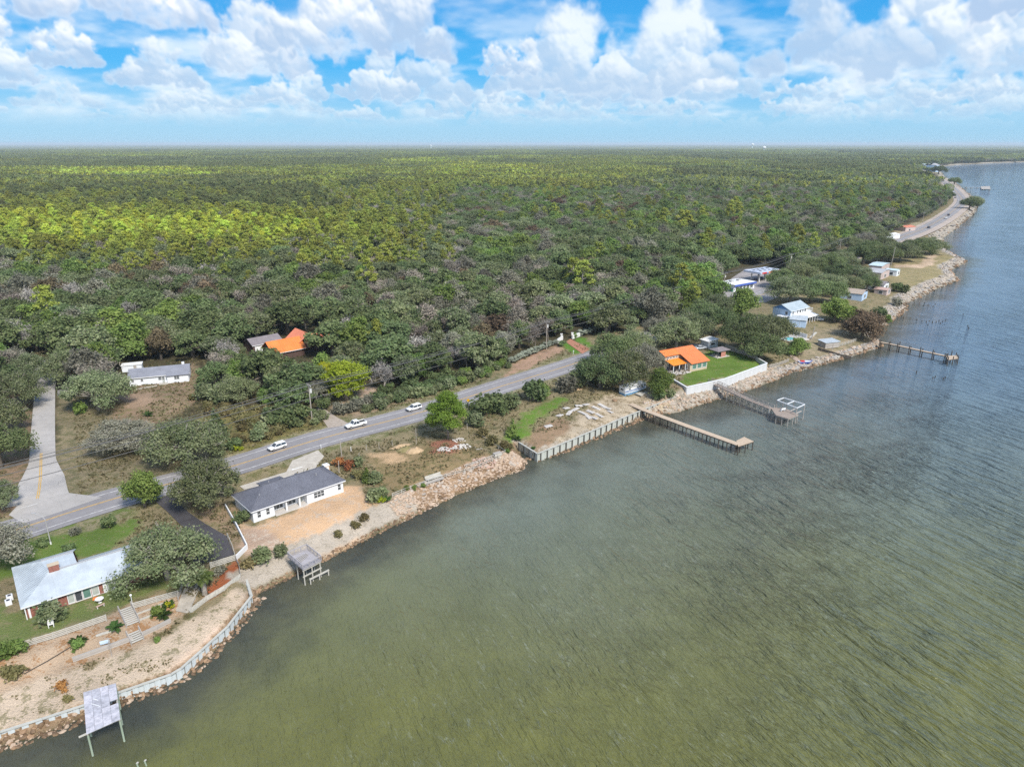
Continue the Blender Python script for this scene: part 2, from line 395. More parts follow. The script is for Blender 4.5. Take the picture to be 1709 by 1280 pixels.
# ================================================================ THE SETTING
import bmesh
ROAD_PX = [(-330, 985), (-150, 935), (0, 893), (100, 861), (190, 833), (300, 803), (400, 775), (534, 733), (704, 688), (840, 644), (968, 604), (1100, 556), (1200, 519), (1285, 487),
           (1350, 460), (1410, 434), (1455, 414), (1500, 398), (1545, 380), (1580, 360), (1602, 342), (1604, 331), (1592, 316), (1574, 303), (1556, 295), (1544, 289)]
ROAD = resample([G(*p) for p in ROAD_PX], 4.0)
ROAD_XY = [(p.x, p.y) for p in ROAD[::2]] + [(ROAD[-1].x, ROAD[-1].y)]
SIDE_PX = [(64, 838), (70, 800), (72, 720), (75, 655), (77, 630), (70, 616), (52, 606)]
SIDE = resample([G(*p) for p in SIDE_PX], 3.0)
NORTH = ROAD_XY + [tuple(G(1530, 282))[:2], tuple(G(1600, 274))[:2], tuple(G(1709, 269.6))[:2], (9000, 3900), (9000, 60000), (-60000, 60000), (-60000, 30), (-600, 30)]
dry = ((0.25, 0.205, 0.125), (0.125, 0.125, 0.06), 0.42)
# polygon (photo px on the ground), colour a, colour b, share of b, edge softness
LAWN = ((0.115, 0.175, 0.04), (0.19, 0.19, 0.085), 0.35)
ZONES = [
 ([(-80, 800), (0, 690), (20, 640), (52, 640), (52, 840), (20, 862), (-80, 880)], (0.27, 0.19, 0.13), (0.15, 0.13, 0.07), 0.45, 2.0),
 ([(95, 655), (200, 690), (310, 740), (310, 788), (150, 822), (104, 820), (94, 800)], (0.25, 0.205, 0.13), (0.15, 0.14, 0.075), 0.5, 1.5),
 ([(190, 640), (330, 605), (345, 660), (300, 692), (215, 720), (190, 690)], (0.27, 0.19, 0.13), (0.18, 0.17, 0.08), 0.45, 2.0),
 ([(200, 662), (250, 655), (262, 672), (215, 684)], (0.34, 0.24, 0.17), (0.28, 0.2, 0.14), 0.4, 1.0),
 ([(330, 690), (480, 680), (545, 700), (560, 706), (420, 750), (395, 757), (330, 725)], (0.22, 0.185, 0.08), (0.13, 0.125, 0.045), 0.5, 2.5),
 ([(555, 690), (570, 662), (615, 640), (650, 650), (690, 665), (600, 695)], (0.36, 0.27, 0.19), (0.17, 0.15, 0.08), 0.45, 2.0),
 ([(592, 668), (612, 648), (622, 642), (626, 652), (606, 672)], (0.5, 0.38, 0.29), (0.42, 0.28, 0.19), 0.4, 0.8),
 ([(860, 605), (925, 576), (948, 582), (890, 612), (845, 628)], (0.38, 0.25, 0.18), (0.25, 0.19, 0.11), 0.4, 1.5),
 ([(936, 576), (948, 570), (972, 588), (955, 591)], (0.1, 0.2, 0.03), (0.16, 0.18, 0.06), 0.2, 0.6),
 ([(958, 566), (972, 562), (992, 578), (984, 581)], (0.1, 0.2, 0.03), (0.16, 0.18, 0.06), 0.2, 0.6),
 ([(-80, 940), (0, 908), (60, 892), (190, 856), (225, 852), (240, 870), (215, 900), (190, 925), (60, 950), (0, 975), (-80, 1000)], *LAWN, 1.6),
 ([(55, 897), (185, 857), (225, 852), (235, 862), (205, 872), (120, 890)], (0.27, 0.235, 0.15), (0.14, 0.15, 0.06), 0.5, 1.5),
 ([(-80, 985), (45, 1035), (180, 985), (260, 960), (310, 962), (300, 986), (230, 1005), (180, 1030), (0, 1090), (-80, 1115)], (0.145, 0.18, 0.06), (0.23, 0.205, 0.11), 0.38, 1.4),
 ([(-80, 1114), (0, 1091), (180, 1034), (222, 1010), (300, 988), (330, 990), (300, 1025), (240, 1066), (130, 1106), (0, 1150), (-80, 1175)], (0.43, 0.325, 0.235), (0.33, 0.19, 0.10), 0.42, 1.0),
 ([(-80, 1168), (0, 1146), (130, 1106), (240, 1068), (320, 1022), (410, 962), (424, 990), (385, 1048), (300, 1120), (200, 1160), (0, 1225), (-80, 1248)], (0.54, 0.435, 0.335), (0.28, 0.24, 0.15), 0.40, 1.0),
 ([(300, 1085), (400, 1000), (412, 968), (424, 990), (385, 1048), (300, 1120), (200, 1160), (170, 1160), (240, 1120)], (0.57, 0.44, 0.345), (0.40, 0.30, 0.215), 0.32, 1.2),
 ([(342, 978), (395, 932), (402, 952), (325, 1008)], (0.30, 0.10, 0.045), (0.36, 0.21, 0.15), 0.35, 0.6),
 ([(300, 832), (392, 845), (398, 880), (414, 910), (392, 925), (375, 893), (345, 872)], (0.29, 0.21, 0.14), (0.2, 0.17, 0.09), 0.45, 0.8),
 ([(398, 872), (425, 880), (580, 812), (600, 815), (640, 843), (612, 868), (545, 912), (490, 926), (420, 922), (402, 908)], (0.575, 0.385, 0.24), (0.52, 0.415, 0.325), 0.38, 0.9),
 ([(400, 880), (440, 880), (500, 915), (490, 926), (415, 925), (402, 908)], (0.47, 0.335, 0.25), (0.56, 0.45, 0.36), 0.45, 1.2),
 ([(405, 945), (430, 925), (480, 912), (500, 925), (470, 935), (425, 955)], (0.2, 0.165, 0.07), (0.12, 0.125, 0.04), 0.5, 0.8),
 ([(600, 765), (720, 738), (800, 742), (852, 765), (760, 800), (660, 832), (632, 800)], (0.27, 0.2, 0.11), (0.16, 0.14, 0.065), 0.45, 2.0),
 ([(618, 758), (655, 756), (685, 768), (645, 778)], (0.55, 0.38, 0.23), (0.32, 0.23, 0.13), 0.35, 1.6),
 ([(712, 738), (765, 732), (768, 752), (722, 757)], (0.29, 0.13, 0.09), (0.26, 0.18, 0.1), 0.35, 1.2),
 ([(770, 775), (815, 755), (835, 768), (800, 788)], (0.50, 0.34, 0.23), (0.36, 0.24, 0.14), 0.4, 1.2),
 ([(400, 790), (470, 775), (505, 785), (480, 800), (420, 805)], (0.27, 0.22, 0.13), (0.15, 0.14, 0.06), 0.5, 1.0),
 ([(868, 748), (900, 722), (960, 690), (1010, 657), (1065, 655), (1130, 652), (1136, 668), (1085, 684), (1000, 708), (895, 755)], (0.47, 0.39, 0.29), (0.24, 0.19, 0.12), 0.45, 1.4),
 ([(878, 718), (935, 692), (962, 703), (905, 742), (873, 746)], (0.29, 0.2, 0.13), (0.2, 0.15, 0.09), 0.4, 1.2),
 ([(845, 722), (868, 692), (935, 660), (947, 668), (900, 698), (860, 736)], (0.12, 0.21, 0.035), (0.18, 0.2, 0.07), 0.45, 1.4),
 ([(1118, 640), (1145, 634), (1160, 650), (1142, 663)], (0.29, 0.22, 0.14), (0.2, 0.18, 0.09), 0.4, 1.0),
 ([(1128, 640), (1190, 578), (1215, 578), (1278, 604), (1258, 616), (1152, 644)], (0.115, 0.185, 0.035), (0.21, 0.205, 0.08), 0.33, 0.8),
 ([(1290, 612), (1370, 590), (1440, 570), (1472, 573), (1452, 585), (1300, 627)], (0.34, 0.26, 0.17), (0.21, 0.19, 0.1), 0.45, 2.0),
 ([(1330, 560), (1400, 542), (1440, 558), (1385, 592), (1330, 595)], (0.31, 0.25, 0.17), (0.2, 0.18, 0.11), 0.5, 2.0),
 ([(1478, 466), (1490, 440), (1560, 418), (1600, 430), (1575, 455), (1510, 482)], (0.29, 0.24, 0.135), (0.19, 0.18, 0.085), 0.4, 3.0),
 ([(1494, 442), (1535, 441), (1550, 424), (1566, 424), (1556, 440), (1535, 447), (1496, 447)], (0.50, 0.38, 0.28), (0.42, 0.32, 0.22), 0.3, 1.5),
 ([(1370, 445), (1440, 425), (1440, 436), (1385, 455)], (0.42, 0.34, 0.25), (0.27, 0.22, 0.14), 0.4, 2.0),
 ([(1480, 415), (1560, 372), (1590, 350), (1570, 350), (1500, 382), (1460, 405)], (0.34, 0.29, 0.2), (0.21, 0.2, 0.1), 0.4, 3.0),
]
def fan(y0, y1, ratio, nu, umax, off):
    rows = [y0]
    while rows[-1] < y1: rows.append(rows[-1] * ratio)
    y = np.array(rows); u = np.linspace(-umax, umax, nu)
    X = u[None, :] * (y[:, None] + off); Y = np.repeat(y[:, None], nu, 1)
    return X, Y
def grid_mesh(name, X, Y, Z, keep, m):
    nr, nc = X.shape
    idx = np.arange(nr * nc).reshape(nr, nc)
    q = np.stack([idx[:-1, :-1], idx[:-1, 1:], idx[1:, 1:], idx[1:, :-1]], -1).reshape(-1, 4)
    if keep is not None:
        kf = keep.reshape(-1)[q].any(1); q = q[kf]
    me = bpy.data.meshes.new(name)
    V = np.stack([X, Y, Z], -1).reshape(-1, 3)
    used = np.zeros(len(V), bool); used[q.reshape(-1)] = True
    remap = np.cumsum(used) - 1; V = V[used]; q = remap[q]
    me.vertices.add(len(V)); me.vertices.foreach_set('co', V.astype(np.float32).ravel())
    me.loops.add(q.size); me.loops.foreach_set('vertex_index', q.ravel().astype(np.int32))
    me.polygons.add(len(q)); me.polygons.foreach_set('loop_start', np.arange(0, q.size, 4, dtype=np.int32))
    me.polygons.foreach_set('use_smooth', np.ones(len(q), bool))
    me.materials.append(m); me.update(calc_edges=True); me.validate()
    return me, used
def set_col(me, name, c):
    a = me.attributes.new(name, 'FLOAT_COLOR', 'POINT'); a.data.foreach_set('color', c.astype(np.float32).ravel())
def set_f(me, name, c):
    a = me.attributes.new(name, 'FLOAT', 'POINT'); a.data.foreach_set('value', c.astype(np.float32).ravel())
def ground_mat():
    m, k, b = new_mat('ground')
    A = k.new('ShaderNodeAttribute', {'attribute_name': 'ca'}).outputs[0]
    B = k.new('ShaderNodeAttribute', {'attribute_name': 'cb'}).outputs[0]
    fr = k.new('ShaderNodeAttribute', {'attribute_name': 'fr'}).outputs[2]
    pos = k.new('ShaderNodeNewGeometry').outputs['Position']
    n1 = k.noise(pos, 0.45, 6, 0.66); n2 = k.noise(pos, 2.6, 4, 0.65)
    n = k.math('ADD', k.math('MULTIPLY', n1, 0.6), k.math('MULTIPLY', n2, 0.4))
    f = k.math('SUBTRACT', k.math('ADD', k.math('MULTIPLY', fr, 0.36), 0.32), n)
    col = k.mix(k.smooth(f, -0.035, 0.05), A, B)
    big = k.noise(pos, 0.09, 4, 0.6)
    col = k.mix(1.0, col, k.ramp(big, [(0.3, (0.80, 0.80, 0.78)), (0.7, (1.16, 1.14, 1.10))]), 'MULTIPLY')
    fine = k.noise(pos, 7.0, 3, 0.7)
    col = k.mix(1.0, col, k.ramp(fine, [(0.3, (0.76, 0.76, 0.76)), (0.7, (1.2, 1.2, 1.2))]), 'MULTIPLY')
    k.set(b.inputs['Base Color'], col); b.inputs['Roughness'].default_value = 0.95; b.inputs['Specular IOR Level'].default_value = 0.1
    bp = k.new('ShaderNodeBump', Strength=0.9, Distance=0.35, Height=k.math('ADD', n2, k.math('MULTIPLY', fine, 0.35)))
    k.set(b.inputs['Normal'], bp)
    return m
GROUND_MAT = ground_mat()
def zone_colors(x, y, d, s):
    n = len(x)
    ca = np.tile(np.array(dry[0]), (n, 1)); cb = np.tile(np.array(dry[1]), (n, 1)); fr = np.full(n, dry[2])
    def put(w, a, b, f):
        nonlocal ca, cb, fr
        w = w[:, None]; ca = ca * (1 - w) + np.array(a) * w; cb = cb * (1 - w) + np.array(b) * w; fr = fr * (1 - w[:, 0]) + f * w[:, 0]
    rd, _ = polydist(x, y, ROAD_XY)
    nor = inpoly(x, y, NORTH)
    wob = (vnoise(x, y, 6.0, 11) - 0.5)
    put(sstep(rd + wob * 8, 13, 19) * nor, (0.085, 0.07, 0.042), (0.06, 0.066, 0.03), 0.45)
    put((1 - sstep(rd + wob * 2.5, 8.0, 10.5)), (0.27, 0.235, 0.15), (0.15, 0.155, 0.065), 0.55)
    put((1 - sstep(rd + wob * 1.2, 5.6, 6.6)), (0.34, 0.31, 0.24), (0.22, 0.2, 0.13), 0.5)
    near = y < 700
    for px, a, b, f, soft in ZONES:
        poly = [p[:2] for p in GP(px, 0.0 if max(q[1] for q in px) < 1000 else -0.6)]
        xs = [p[0] for p in poly]; ys = [p[1] for p in poly]
        m = near & (x > min(xs) - 6) & (x < max(xs) + 6) & (y > min(ys) - 6) & (y < max(ys) + 6)
        if not m.any(): continue
        xm, ym = x[m], y[m]
        sd = polysd(xm, ym, poly) + (vnoise(xm, ym, 2.4, 21, 4) - 0.5) * soft * 3.2
        w = np.zeros(n); w[m] = sstep(sd, -soft * 0.5, soft * 0.5); put(w, a, b, f)
    i = np.clip(s.astype(int), 0, len(PROF) - 1); w1 = PROF[i][:, 0]
    bank = ((d < w1 * 1.15) & (s >= 22)).astype(float) * sstep(d, -0.6, 0.3)
    put(bank, (0.42, 0.38, 0.33), (0.27, 0.23, 0.18), 0.5)
    bank3 = ((d < w1 * 0.98 + (vnoise(x, y, 2.5, 77) - 0.5) * 1.6) & (s >= 9.7) & (s < 16.2)).astype(float) * sstep(d, 0.3, 1.0)
    put(bank3, (0.42, 0.37, 0.315), (0.32, 0.28, 0.23), 0.4)
    bank2 = ((d < w1 * 1.05) & (s < 22) & ((s < 10) | (s > 16.2))).astype(float) * sstep(d, -0.6, 0.2)
    put(bank2, (0.33, 0.23, 0.15), (0.2, 0.13, 0.08), 0.5)
    put(1 - sstep(d, -0.5, 0.5), (0.12, 0.095, 0.05), (0.08, 0.075, 0.04), 0.5)
    return ca, cb, fr
X, Y = fan(40, 3900, 1.0078, 440, 1.02, 45)
zt, dt = terrain(X.ravel(), Y.ravel()); _, st_ = shore_d(X.ravel(), Y.ravel())
ca, cb, fr = zone_colors(X.ravel(), Y.ravel(), dt, st_)
me, used = grid_mesh('ground', X, Y, zt.reshape(X.shape), (dt > -9).reshape(X.shape), GROUND_MAT)
set_col(me, 'ca', np.c_[ca, np.ones(len(ca))][used]); set_col(me, 'cb', np.c_[cb, np.ones(len(cb))][used]); set_f(me, 'fr', fr[used])
ground = link(bpy.data.objects.new('ground', me)); tag(ground, kind='structure')
# far plain beyond the modelled terrain
mfar = mat('far_ground', (0.10, 0.10, 0.05), (0.06, 0.07, 0.035), scale=0.004, rough=1.0, spec=0.0)
fp = MB(); fp.add([(-60000, 3860, -0.3), (60000, 3860, -0.3), (60000, 60000, -0.3), (-60000, 60000, -0.3)], [(0, 1, 2, 3)])
fp.add([(-60000, -2000, -0.4), (-140, -2000, -0.4), (-140, 10, -0.4), (-3990, 3860, -0.4), (-60000, 3860, -0.4)], [(0, 1, 2, 3, 4)])
tag(fp.build('far_plain', mfar), kind='structure')
# ---------------------------------------------------------------- water
def water_mat():
    m, k, b = new_mat('water')
    pos = k.new('ShaderNodeNewGeometry').outputs['Position']
    sd = k.new('ShaderNodeAttribute', {'attribute_name': 'sd'}).outputs[2]
    big = k.noise(pos, 0.014, 3, 0.5); mid = k.noise(pos, 0.1, 4, 0.6)
    olive = k.ramp(mid, [(0.3, (0.103, 0.106, 0.030)), (0.7, (0.132, 0.134, 0.040))])
    deep = k.ramp(mid, [(0.3, (0.112, 0.134, 0.110)), (0.7, (0.136, 0.161, 0.134))])  # greyer green farther out, with sky reflection mixed into the colour
    shallow = k.ramp(mid, [(0.35, (0.040, 0.044, 0.034)), (0.65, (0.072, 0.072, 0.045))])
    sdn = k.math('ADD', sd, k.math('MULTIPLY', k.math('SUBTRACT', big, 0.5), 60.0))
    far = k.new('ShaderNodeSeparateXYZ', i0=pos).outputs[1]; px_ = k.new('ShaderNodeSeparateXYZ', i0=pos).outputs[0]
    blue = k.ramp(mid, [(0.3, (0.083, 0.138, 0.204)), (0.7, (0.099, 0.160, 0.231))])  # sky reflection on the far and right-hand water, painted as blue
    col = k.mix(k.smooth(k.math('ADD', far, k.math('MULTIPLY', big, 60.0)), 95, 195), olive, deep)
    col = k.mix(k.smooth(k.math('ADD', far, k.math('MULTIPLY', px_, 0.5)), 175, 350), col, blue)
    sdm = k.math('ADD', sd, k.math('MULTIPLY', k.math('SUBTRACT', k.noise(pos, 0.05, 4, 0.6), 0.5), 26.0))
    col = k.mix(k.math('MULTIPLY', k.smooth(sdm, 1.0, 17.0), 1.0), shallow, col)
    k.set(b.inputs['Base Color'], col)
    b.inputs['IOR'].default_value = 1.33; b.inputs['Roughness'].default_value = 0.06; b.inputs['Specular IOR Level'].default_value = 0.5
    # wind waves: crests run along CREST direction
    rot = k.new('ShaderNodeVectorRotate', {'rotation_type': 'Z_AXIS'}, Vector=pos, Angle=R(WAVE_ROT)).outputs[0]
    warp = k.noise(pos, 0.16, 3, 0.6)
    off = k.new('ShaderNodeCombineXYZ', i1=k.math('MULTIPLY', warp, 0.9)).outputs[0]
    w1 = k.noise(k.vmath('ADD', k.vmath('MULTIPLY', rot, (0.075, 0.46, 0.3)), off), 1.0, 4, 0.6)
    wr = k.noise(k.vmath('ADD', k.vmath('MULTIPLY', rot, (0.22, 0.75, 0.3)), off), 1.0, 2, 0.5)
    ridge = k.math('POWER', k.math('MAXIMUM', k.math('SUBTRACT', 1.0, k.math('ABSOLUTE', k.math('MULTIPLY', k.math('SUBTRACT', wr, 0.5), 5.0))), 0.0), 3.0)
    w2 = k.noise(k.vmath('MULTIPLY', rot, (0.7, 1.9, 1.0)), 1.0, 3, 0.65)
    gust = k.smooth(k.noise(pos, 0.03, 3, 0.6), 0.34, 0.62)
    px_ = k.new('ShaderNodeSeparateXYZ', i0=pos).outputs[0]
    open_ = k.math('MULTIPLY', k.smooth(sd, 2.0, 60.0), k.math('ADD', 0.45, k.smooth(k.math('ADD', px_, k.math('MULTIPLY', far, 0.35)), 40, 150)))
    amp = k.math('ADD', k.math('MULTIPLY', open_, k.math('ADD', 0.4, k.math('MULTIPLY', gust, 0.6))), 0.10)
    h = k.math('ADD', k.math('MULTIPLY', k.math('MULTIPLY', w1, WAVE_A), amp), k.math('MULTIPLY', w2, 0.34))
    h = k.math('ADD', h, k.math('MULTIPLY', k.math('MULTIPLY', ridge, 0.06), k.math('MULTIPLY', gust, k.smooth(sd, 4.0, 30.0))))
    # thin broken pale lines on the crests
    fl = k.noise(k.vmath('ADD', k.vmath('MULTIPLY', rot, (0.18, 1.25, 0.3)), off), 1.0, 4, 0.6)
    fl = k.math('SUBTRACT', 1.0, k.smooth(k.math('ABSOLUTE', k.math('SUBTRACT', fl, 0.56)), 0.0, 0.03))
    fm = k.math('MULTIPLY', fl, k.math('MULTIPLY', k.smooth(k.noise(k.vmath('MULTIPLY', rot, (0.35, 0.60, 0.2)), 1.0, 4, 0.7), 0.48, 0.66), k.smooth(sd, 5.0, 40.0)))
    k.set(b.inputs['Base Color'], k.mix(k.math('MULTIPLY', fm, 0.28), col, (0.36, 0.40, 0.37, 1)))
    bp = k.new('ShaderNodeBump', Strength=1.0, Distance=1.0, Height=h)
    k.set(b.inputs['Normal'], bp)
    return m
WAVE_ROT = 61.0; WAVE_A = 5.2
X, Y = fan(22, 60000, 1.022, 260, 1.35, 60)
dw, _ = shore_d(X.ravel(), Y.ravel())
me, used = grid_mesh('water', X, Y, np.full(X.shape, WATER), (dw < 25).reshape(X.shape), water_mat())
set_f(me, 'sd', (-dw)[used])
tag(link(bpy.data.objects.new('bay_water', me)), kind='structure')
# ---------------------------------------------------------------- roads and paved sheets
def strip(name, pts, half, m, dz, parent=None, off=0.0, follow=False):
    mb = MB(); L = []; Rr = []
    for i, p in enumerate(pts):
        t = (pts[min(i + 1, len(pts) - 1)] - pts[max(i - 1, 0)]); t.z = 0; t.normalize(); n = Vector((-t.y, t.x, 0))
        hw = half(i / (len(pts) - 1)) if callable(half) else half
        a = p + n * (off + hw); b = p + n * (off - hw)
        L.append((a.x, a.y, (zat(a.x, a.y) if follow else 0) + dz)); Rr.append((b.x, b.y, (zat(b.x, b.y) if follow else 0) + dz))
    n = len(pts); mb.add(L + Rr, [(i, n + i, n + i + 1, i + 1) for i in range(n - 1)])
    return mb.build(name, m, parent)
def road_mat(name, c1, c2, streak=True):
    m, k, b = new_mat(name)
    pos = k.new('ShaderNodeNewGeometry').outputs['Position']
    n = k.noise(pos, 0.5, 6, 0.65); f = k.noise(pos, 9.0, 3, 0.7); big = k.noise(pos, 0.06, 3, 0.5)
    c = k.ramp(n, [(0.3, c2), (0.7, c1)])
    c = k.mix(1.0, c, k.ramp(f, [(0.3, (0.86,) * 3), (0.7, (1.12,) * 3)]), 'MULTIPLY')
    c = k.mix(1.0, c, k.ramp(big, [(0.3, (0.87,) * 3), (0.7, (1.12,) * 3)]), 'MULTIPLY')
    v = k.new('ShaderNodeTexVoronoi', {'feature': 'DISTANCE_TO_EDGE'}, Vector=pos, Scale=0.22).outputs[0]
    c = k.mix(k.math('MULTIPLY', k.math('SUBTRACT', 1.0, k.smooth(v, 0.0, 0.012)), 0.28), c, (0.06, 0.06, 0.06, 1))
    k.set(b.inputs['Base Color'], c); b.inputs['Roughness'].default_value = 0.85; b.inputs['Specular IOR Level'].default_value = 0.25
    k.set(b.inputs['Normal'], k.new('ShaderNodeBump', Strength=0.4, Distance=0.02, Height=f))
    return m
ASPHALT = road_mat('road_asphalt', (0.265, 0.252, 0.256), (0.222, 0.21, 0.215))
CONC = road_mat('road_concrete', (0.42, 0.395, 0.375), (0.35, 0.33, 0.31))
BLACK = road_mat('fresh_asphalt', (0.075, 0.07, 0.075), (0.05, 0.047, 0.052))
YEL = mat('yellow_paint', (0.60, 0.37, 0.09), (0.40, 0.27, 0.10), scale=1.5, rough=0.7)
WHT = mat('white_road_paint', (0.62, 0.61, 0.59), (0.36, 0.35, 0.345), scale=1.2, rough=0.7)
road = strip('road', ROAD, 5.6, ASPHALT, 0.11); tag(road, kind='structure')
for s_ in (-1, 1):
    strip('edge_line', ROAD, 0.11, WHT, 0.118, road, s_ * 3.75)
    strip('centre_line', ROAD[40:] if False else ROAD, 0.09, YEL, 0.118, road, s_ * 0.17)
SHOULD = road_mat('shoulder_concrete', (0.42, 0.35, 0.30), (0.36, 0.30, 0.255))
far_lane = [p for p in ROAD if p.y > 480]
tag(strip('road_shoulder', far_lane, 3.6, SHOULD, 0.09, None, -8.0), kind='structure')
tag(strip('road_shoulder', far_lane, 2.2, SHOULD, 0.09, None, 7.2), kind='structure')
side = strip('side_street', SIDE, lambda t: 2.7 + 3.2 * max(0, 0.22 - t) / 0.22 + 1.2 * max(0, t - 0.75) / 0.25, CONC, 0.135); tag(side, kind='structure')
for s_ in (-1, 1): strip('centre_line', SIDE[1:11], 0.1, YEL, 0.145, side, s_ * 0.17 + 0.3)
bar(side, 'stop_line', G(25, 851, 0.146), G(63, 840, 0.146), 0.4, 0.004, WHT)
def sheet(name, px, m, dz, z0=0.0, cuts=5, parent=None):
    bm = bmesh.new(); vs = [bm.verts.new(GT(*p)) for p in px]
    es = [bm.edges.new((vs[i], vs[(i + 1) % len(vs)])) for i in range(len(vs))]
    bmesh.ops.triangle_fill(bm, edges=es, use_beauty=True)
    bmesh.ops.subdivide_edges(bm, edges=bm.edges[:], cuts=cuts, use_grid_fill=True)
    xs = np.array([v.co.x for v in bm.verts]); ys = np.array([v.co.y for v in bm.verts]); zz, _ = terrain(xs, ys)
    for v, q in zip(bm.verts, zz): v.co.z = q + dz
    for f in bm.faces:
        if f.normal.z < 0: f.normal_flip()
    me = bpy.data.meshes.new(name); bm.to_mesh(me); bm.free(); me.materials.append(m)
    o = link(bpy.data.objects.new(name, me)); o.parent = parent
    return tag(o, kind='structure') if parent is None else o
sheet('corner_pavement', [(15, 860), (35, 838), (45, 812), (92, 806), (106, 822), (145, 827), (170, 831), (100, 855), (40, 874)], CONC, 0.128, cuts=3)
sheet('black_driveway', [(258, 836), (292, 823), (300, 842), (318, 858), (345, 876), (378, 895), (391, 926), (345, 940), (322, 940), (318, 925), (332, 905), (300, 875), (280, 855)], BLACK, 0.13)
sheet('concrete_driveway', [(488, 769), (531, 752), (541, 762), (522, 788), (470, 802), (408, 818), (400, 812), (478, 788)], mat('pale_concrete', (0.47, 0.43, 0.37), (0.38, 0.34, 0.29), scale=0.8, rough=0.9, bump=0.3), 0.125)
sheet('dirt_drive', [(548, 715), (586, 709), (566, 699), (543, 684), (535, 660), (527, 662), (531, 690)], mat('drive_gravel', (0.40, 0.34, 0.29), (0.3, 0.25, 0.2), scale=1.2, rough=0.95, bump=0.4), 0.125)
sheet('brick_driveway', [(944, 571), (952, 566), (984, 583), (972, 591)], mat('terracotta_paving', (0.40, 0.185, 0.115), (0.30, 0.14, 0.09), scale=2.5, rough=0.9), 0.125)
sheet('street_apron', [(96, 652), (131, 645), (131, 651), (96, 661)], ASPHALT, 0.13, cuts=3)
sheet('forecourt', [(1196, 508), (1206, 478), (1222, 464), (1245, 449), (1300, 450), (1314, 470), (1300, 496), (1278, 505)], road_mat('forecourt_concrete', (0.33, 0.305, 0.30), (0.27, 0.25, 0.25)), 0.105, cuts=3)
sheet('beach_ramp', [(312, 972), (332, 968), (324, 1005), (314, 1024), (293, 1020), (302, 995)], mat('ramp_concrete', (0.42, 0.38, 0.33), (0.30, 0.27, 0.23), scale=0.9, rough=0.9, bump=0.3), 0.10)
sheet('house_patio', [(95, 1004), (170, 983), (176, 990), (120, 1009), (98, 1012)], mat('patio_slab', (0.47, 0.42, 0.36), (0.36, 0.31, 0.26), scale=0.9, rough=0.9), 0.12, cuts=3)
# ================================================================ VEGETATION
def leaf_mat(name, dark, mid, light, trans=0.38):
    m, k, b = new_mat(name)
    t = k.new('ShaderNodeAttribute', {'attribute_name': 'tint'}).outputs[2]
    oi = k.new('ShaderNodeObjectInfo').outputs['Random']
    f = k.math('ADD', k.math('MULTIPLY', t, 0.72), k.math('MULTIPLY', oi, 0.28))
    c = k.ramp(f, [(0.08, dark), (0.5, mid), (0.95, light)])
    hv = k.new('ShaderNodeHueSaturation', Color=c)
    k.set(hv.inputs['Hue'], k.math('ADD', 0.478, k.math('MULTIPLY', oi, 0.044)))
    k.set(hv.inputs['Value'], k.math('ADD', 0.76, k.math('MULTIPLY', k.math('FRACT', k.math('MULTIPLY', oi, 7.31)), 0.55)))
    k.set(b.inputs['Base Color'], hv.outputs[0]); b.inputs['Roughness'].default_value = 0.75; b.inputs['Specular IOR Level'].default_value = 0.15
    tr = k.new('ShaderNodeBsdfTranslucent', Color=hv.outputs[0])
    mx = k.new('ShaderNodeMixShader', i0=trans); k.l.new(b.outputs[0], mx.inputs[1]); k.l.new(tr.outputs[0], mx.inputs[2])
    k.l.new(mx.outputs[0], k.n['Material Output'].inputs[0])
    return m
L_OAK = leaf_mat('oak_leaves', (0.107, 0.141, 0.061), (0.197, 0.232, 0.111), (0.316, 0.329, 0.194))
L_DARK = leaf_mat('dark_oak_leaves', (0.081, 0.124, 0.049), (0.155, 0.205, 0.085), (0.246, 0.287, 0.135))
L_GREY = leaf_mat('grey_oak_leaves', (0.140, 0.140, 0.099), (0.230, 0.224, 0.168), (0.336, 0.325, 0.258))
L_GREEN = leaf_mat('green_leaves', (0.098, 0.171, 0.036), (0.177, 0.251, 0.065), (0.272, 0.342, 0.106))
L_PINE = leaf_mat('pine_needles', (0.165, 0.202, 0.036), (0.292, 0.329, 0.065), (0.431, 0.446, 0.111), 0.35)
L_PINE_B = leaf_mat('sun_painted_pine_needles', (0.32, 0.39, 0.045), (0.50, 0.575, 0.08), (0.64, 0.69, 0.17), 0.4)  # sunlight of the bright forest band put into the needle colour
L_PINE_D = leaf_mat('dull_pine_needles', (0.120, 0.153, 0.053), (0.197, 0.222, 0.080), (0.278, 0.299, 0.118))  # cloud shade of the dark forest bands put into the needle colour
L_PINEG = leaf_mat('fresh_pine_needles', (0.08, 0.125, 0.018), (0.155, 0.215, 0.03), (0.25, 0.31, 0.06), 0.35)
L_YEL = leaf_mat('yellow_green_leaves', (0.22, 0.25, 0.014), (0.36, 0.39, 0.025), (0.50, 0.51, 0.07), 0.4)
L_BROWN = leaf_mat('brown_leaves', (0.112, 0.084, 0.050), (0.185, 0.140, 0.087), (0.280, 0.218, 0.134))
L_RUST = leaf_mat('rusty_leaves', (0.22, 0.10, 0.035), (0.36, 0.17, 0.06), (0.47, 0.26, 0.11))
L_DRYW = leaf_mat('dry_weeds', (0.12, 0.115, 0.045), (0.22, 0.195, 0.085), (0.33, 0.28, 0.14))
L_TUFT = leaf_mat('grass_blades', (0.11, 0.11, 0.05), (0.19, 0.17, 0.085), (0.30, 0.255, 0.15))
L_TWIG = leaf_mat('grey_twigs', (0.22, 0.205, 0.185), (0.33, 0.31, 0.285), (0.46, 0.43, 0.40), 0.1)
L_TAN = leaf_mat('tan_twigs', (0.18, 0.155, 0.125), (0.28, 0.245, 0.205), (0.40, 0.35, 0.30), 0.1)
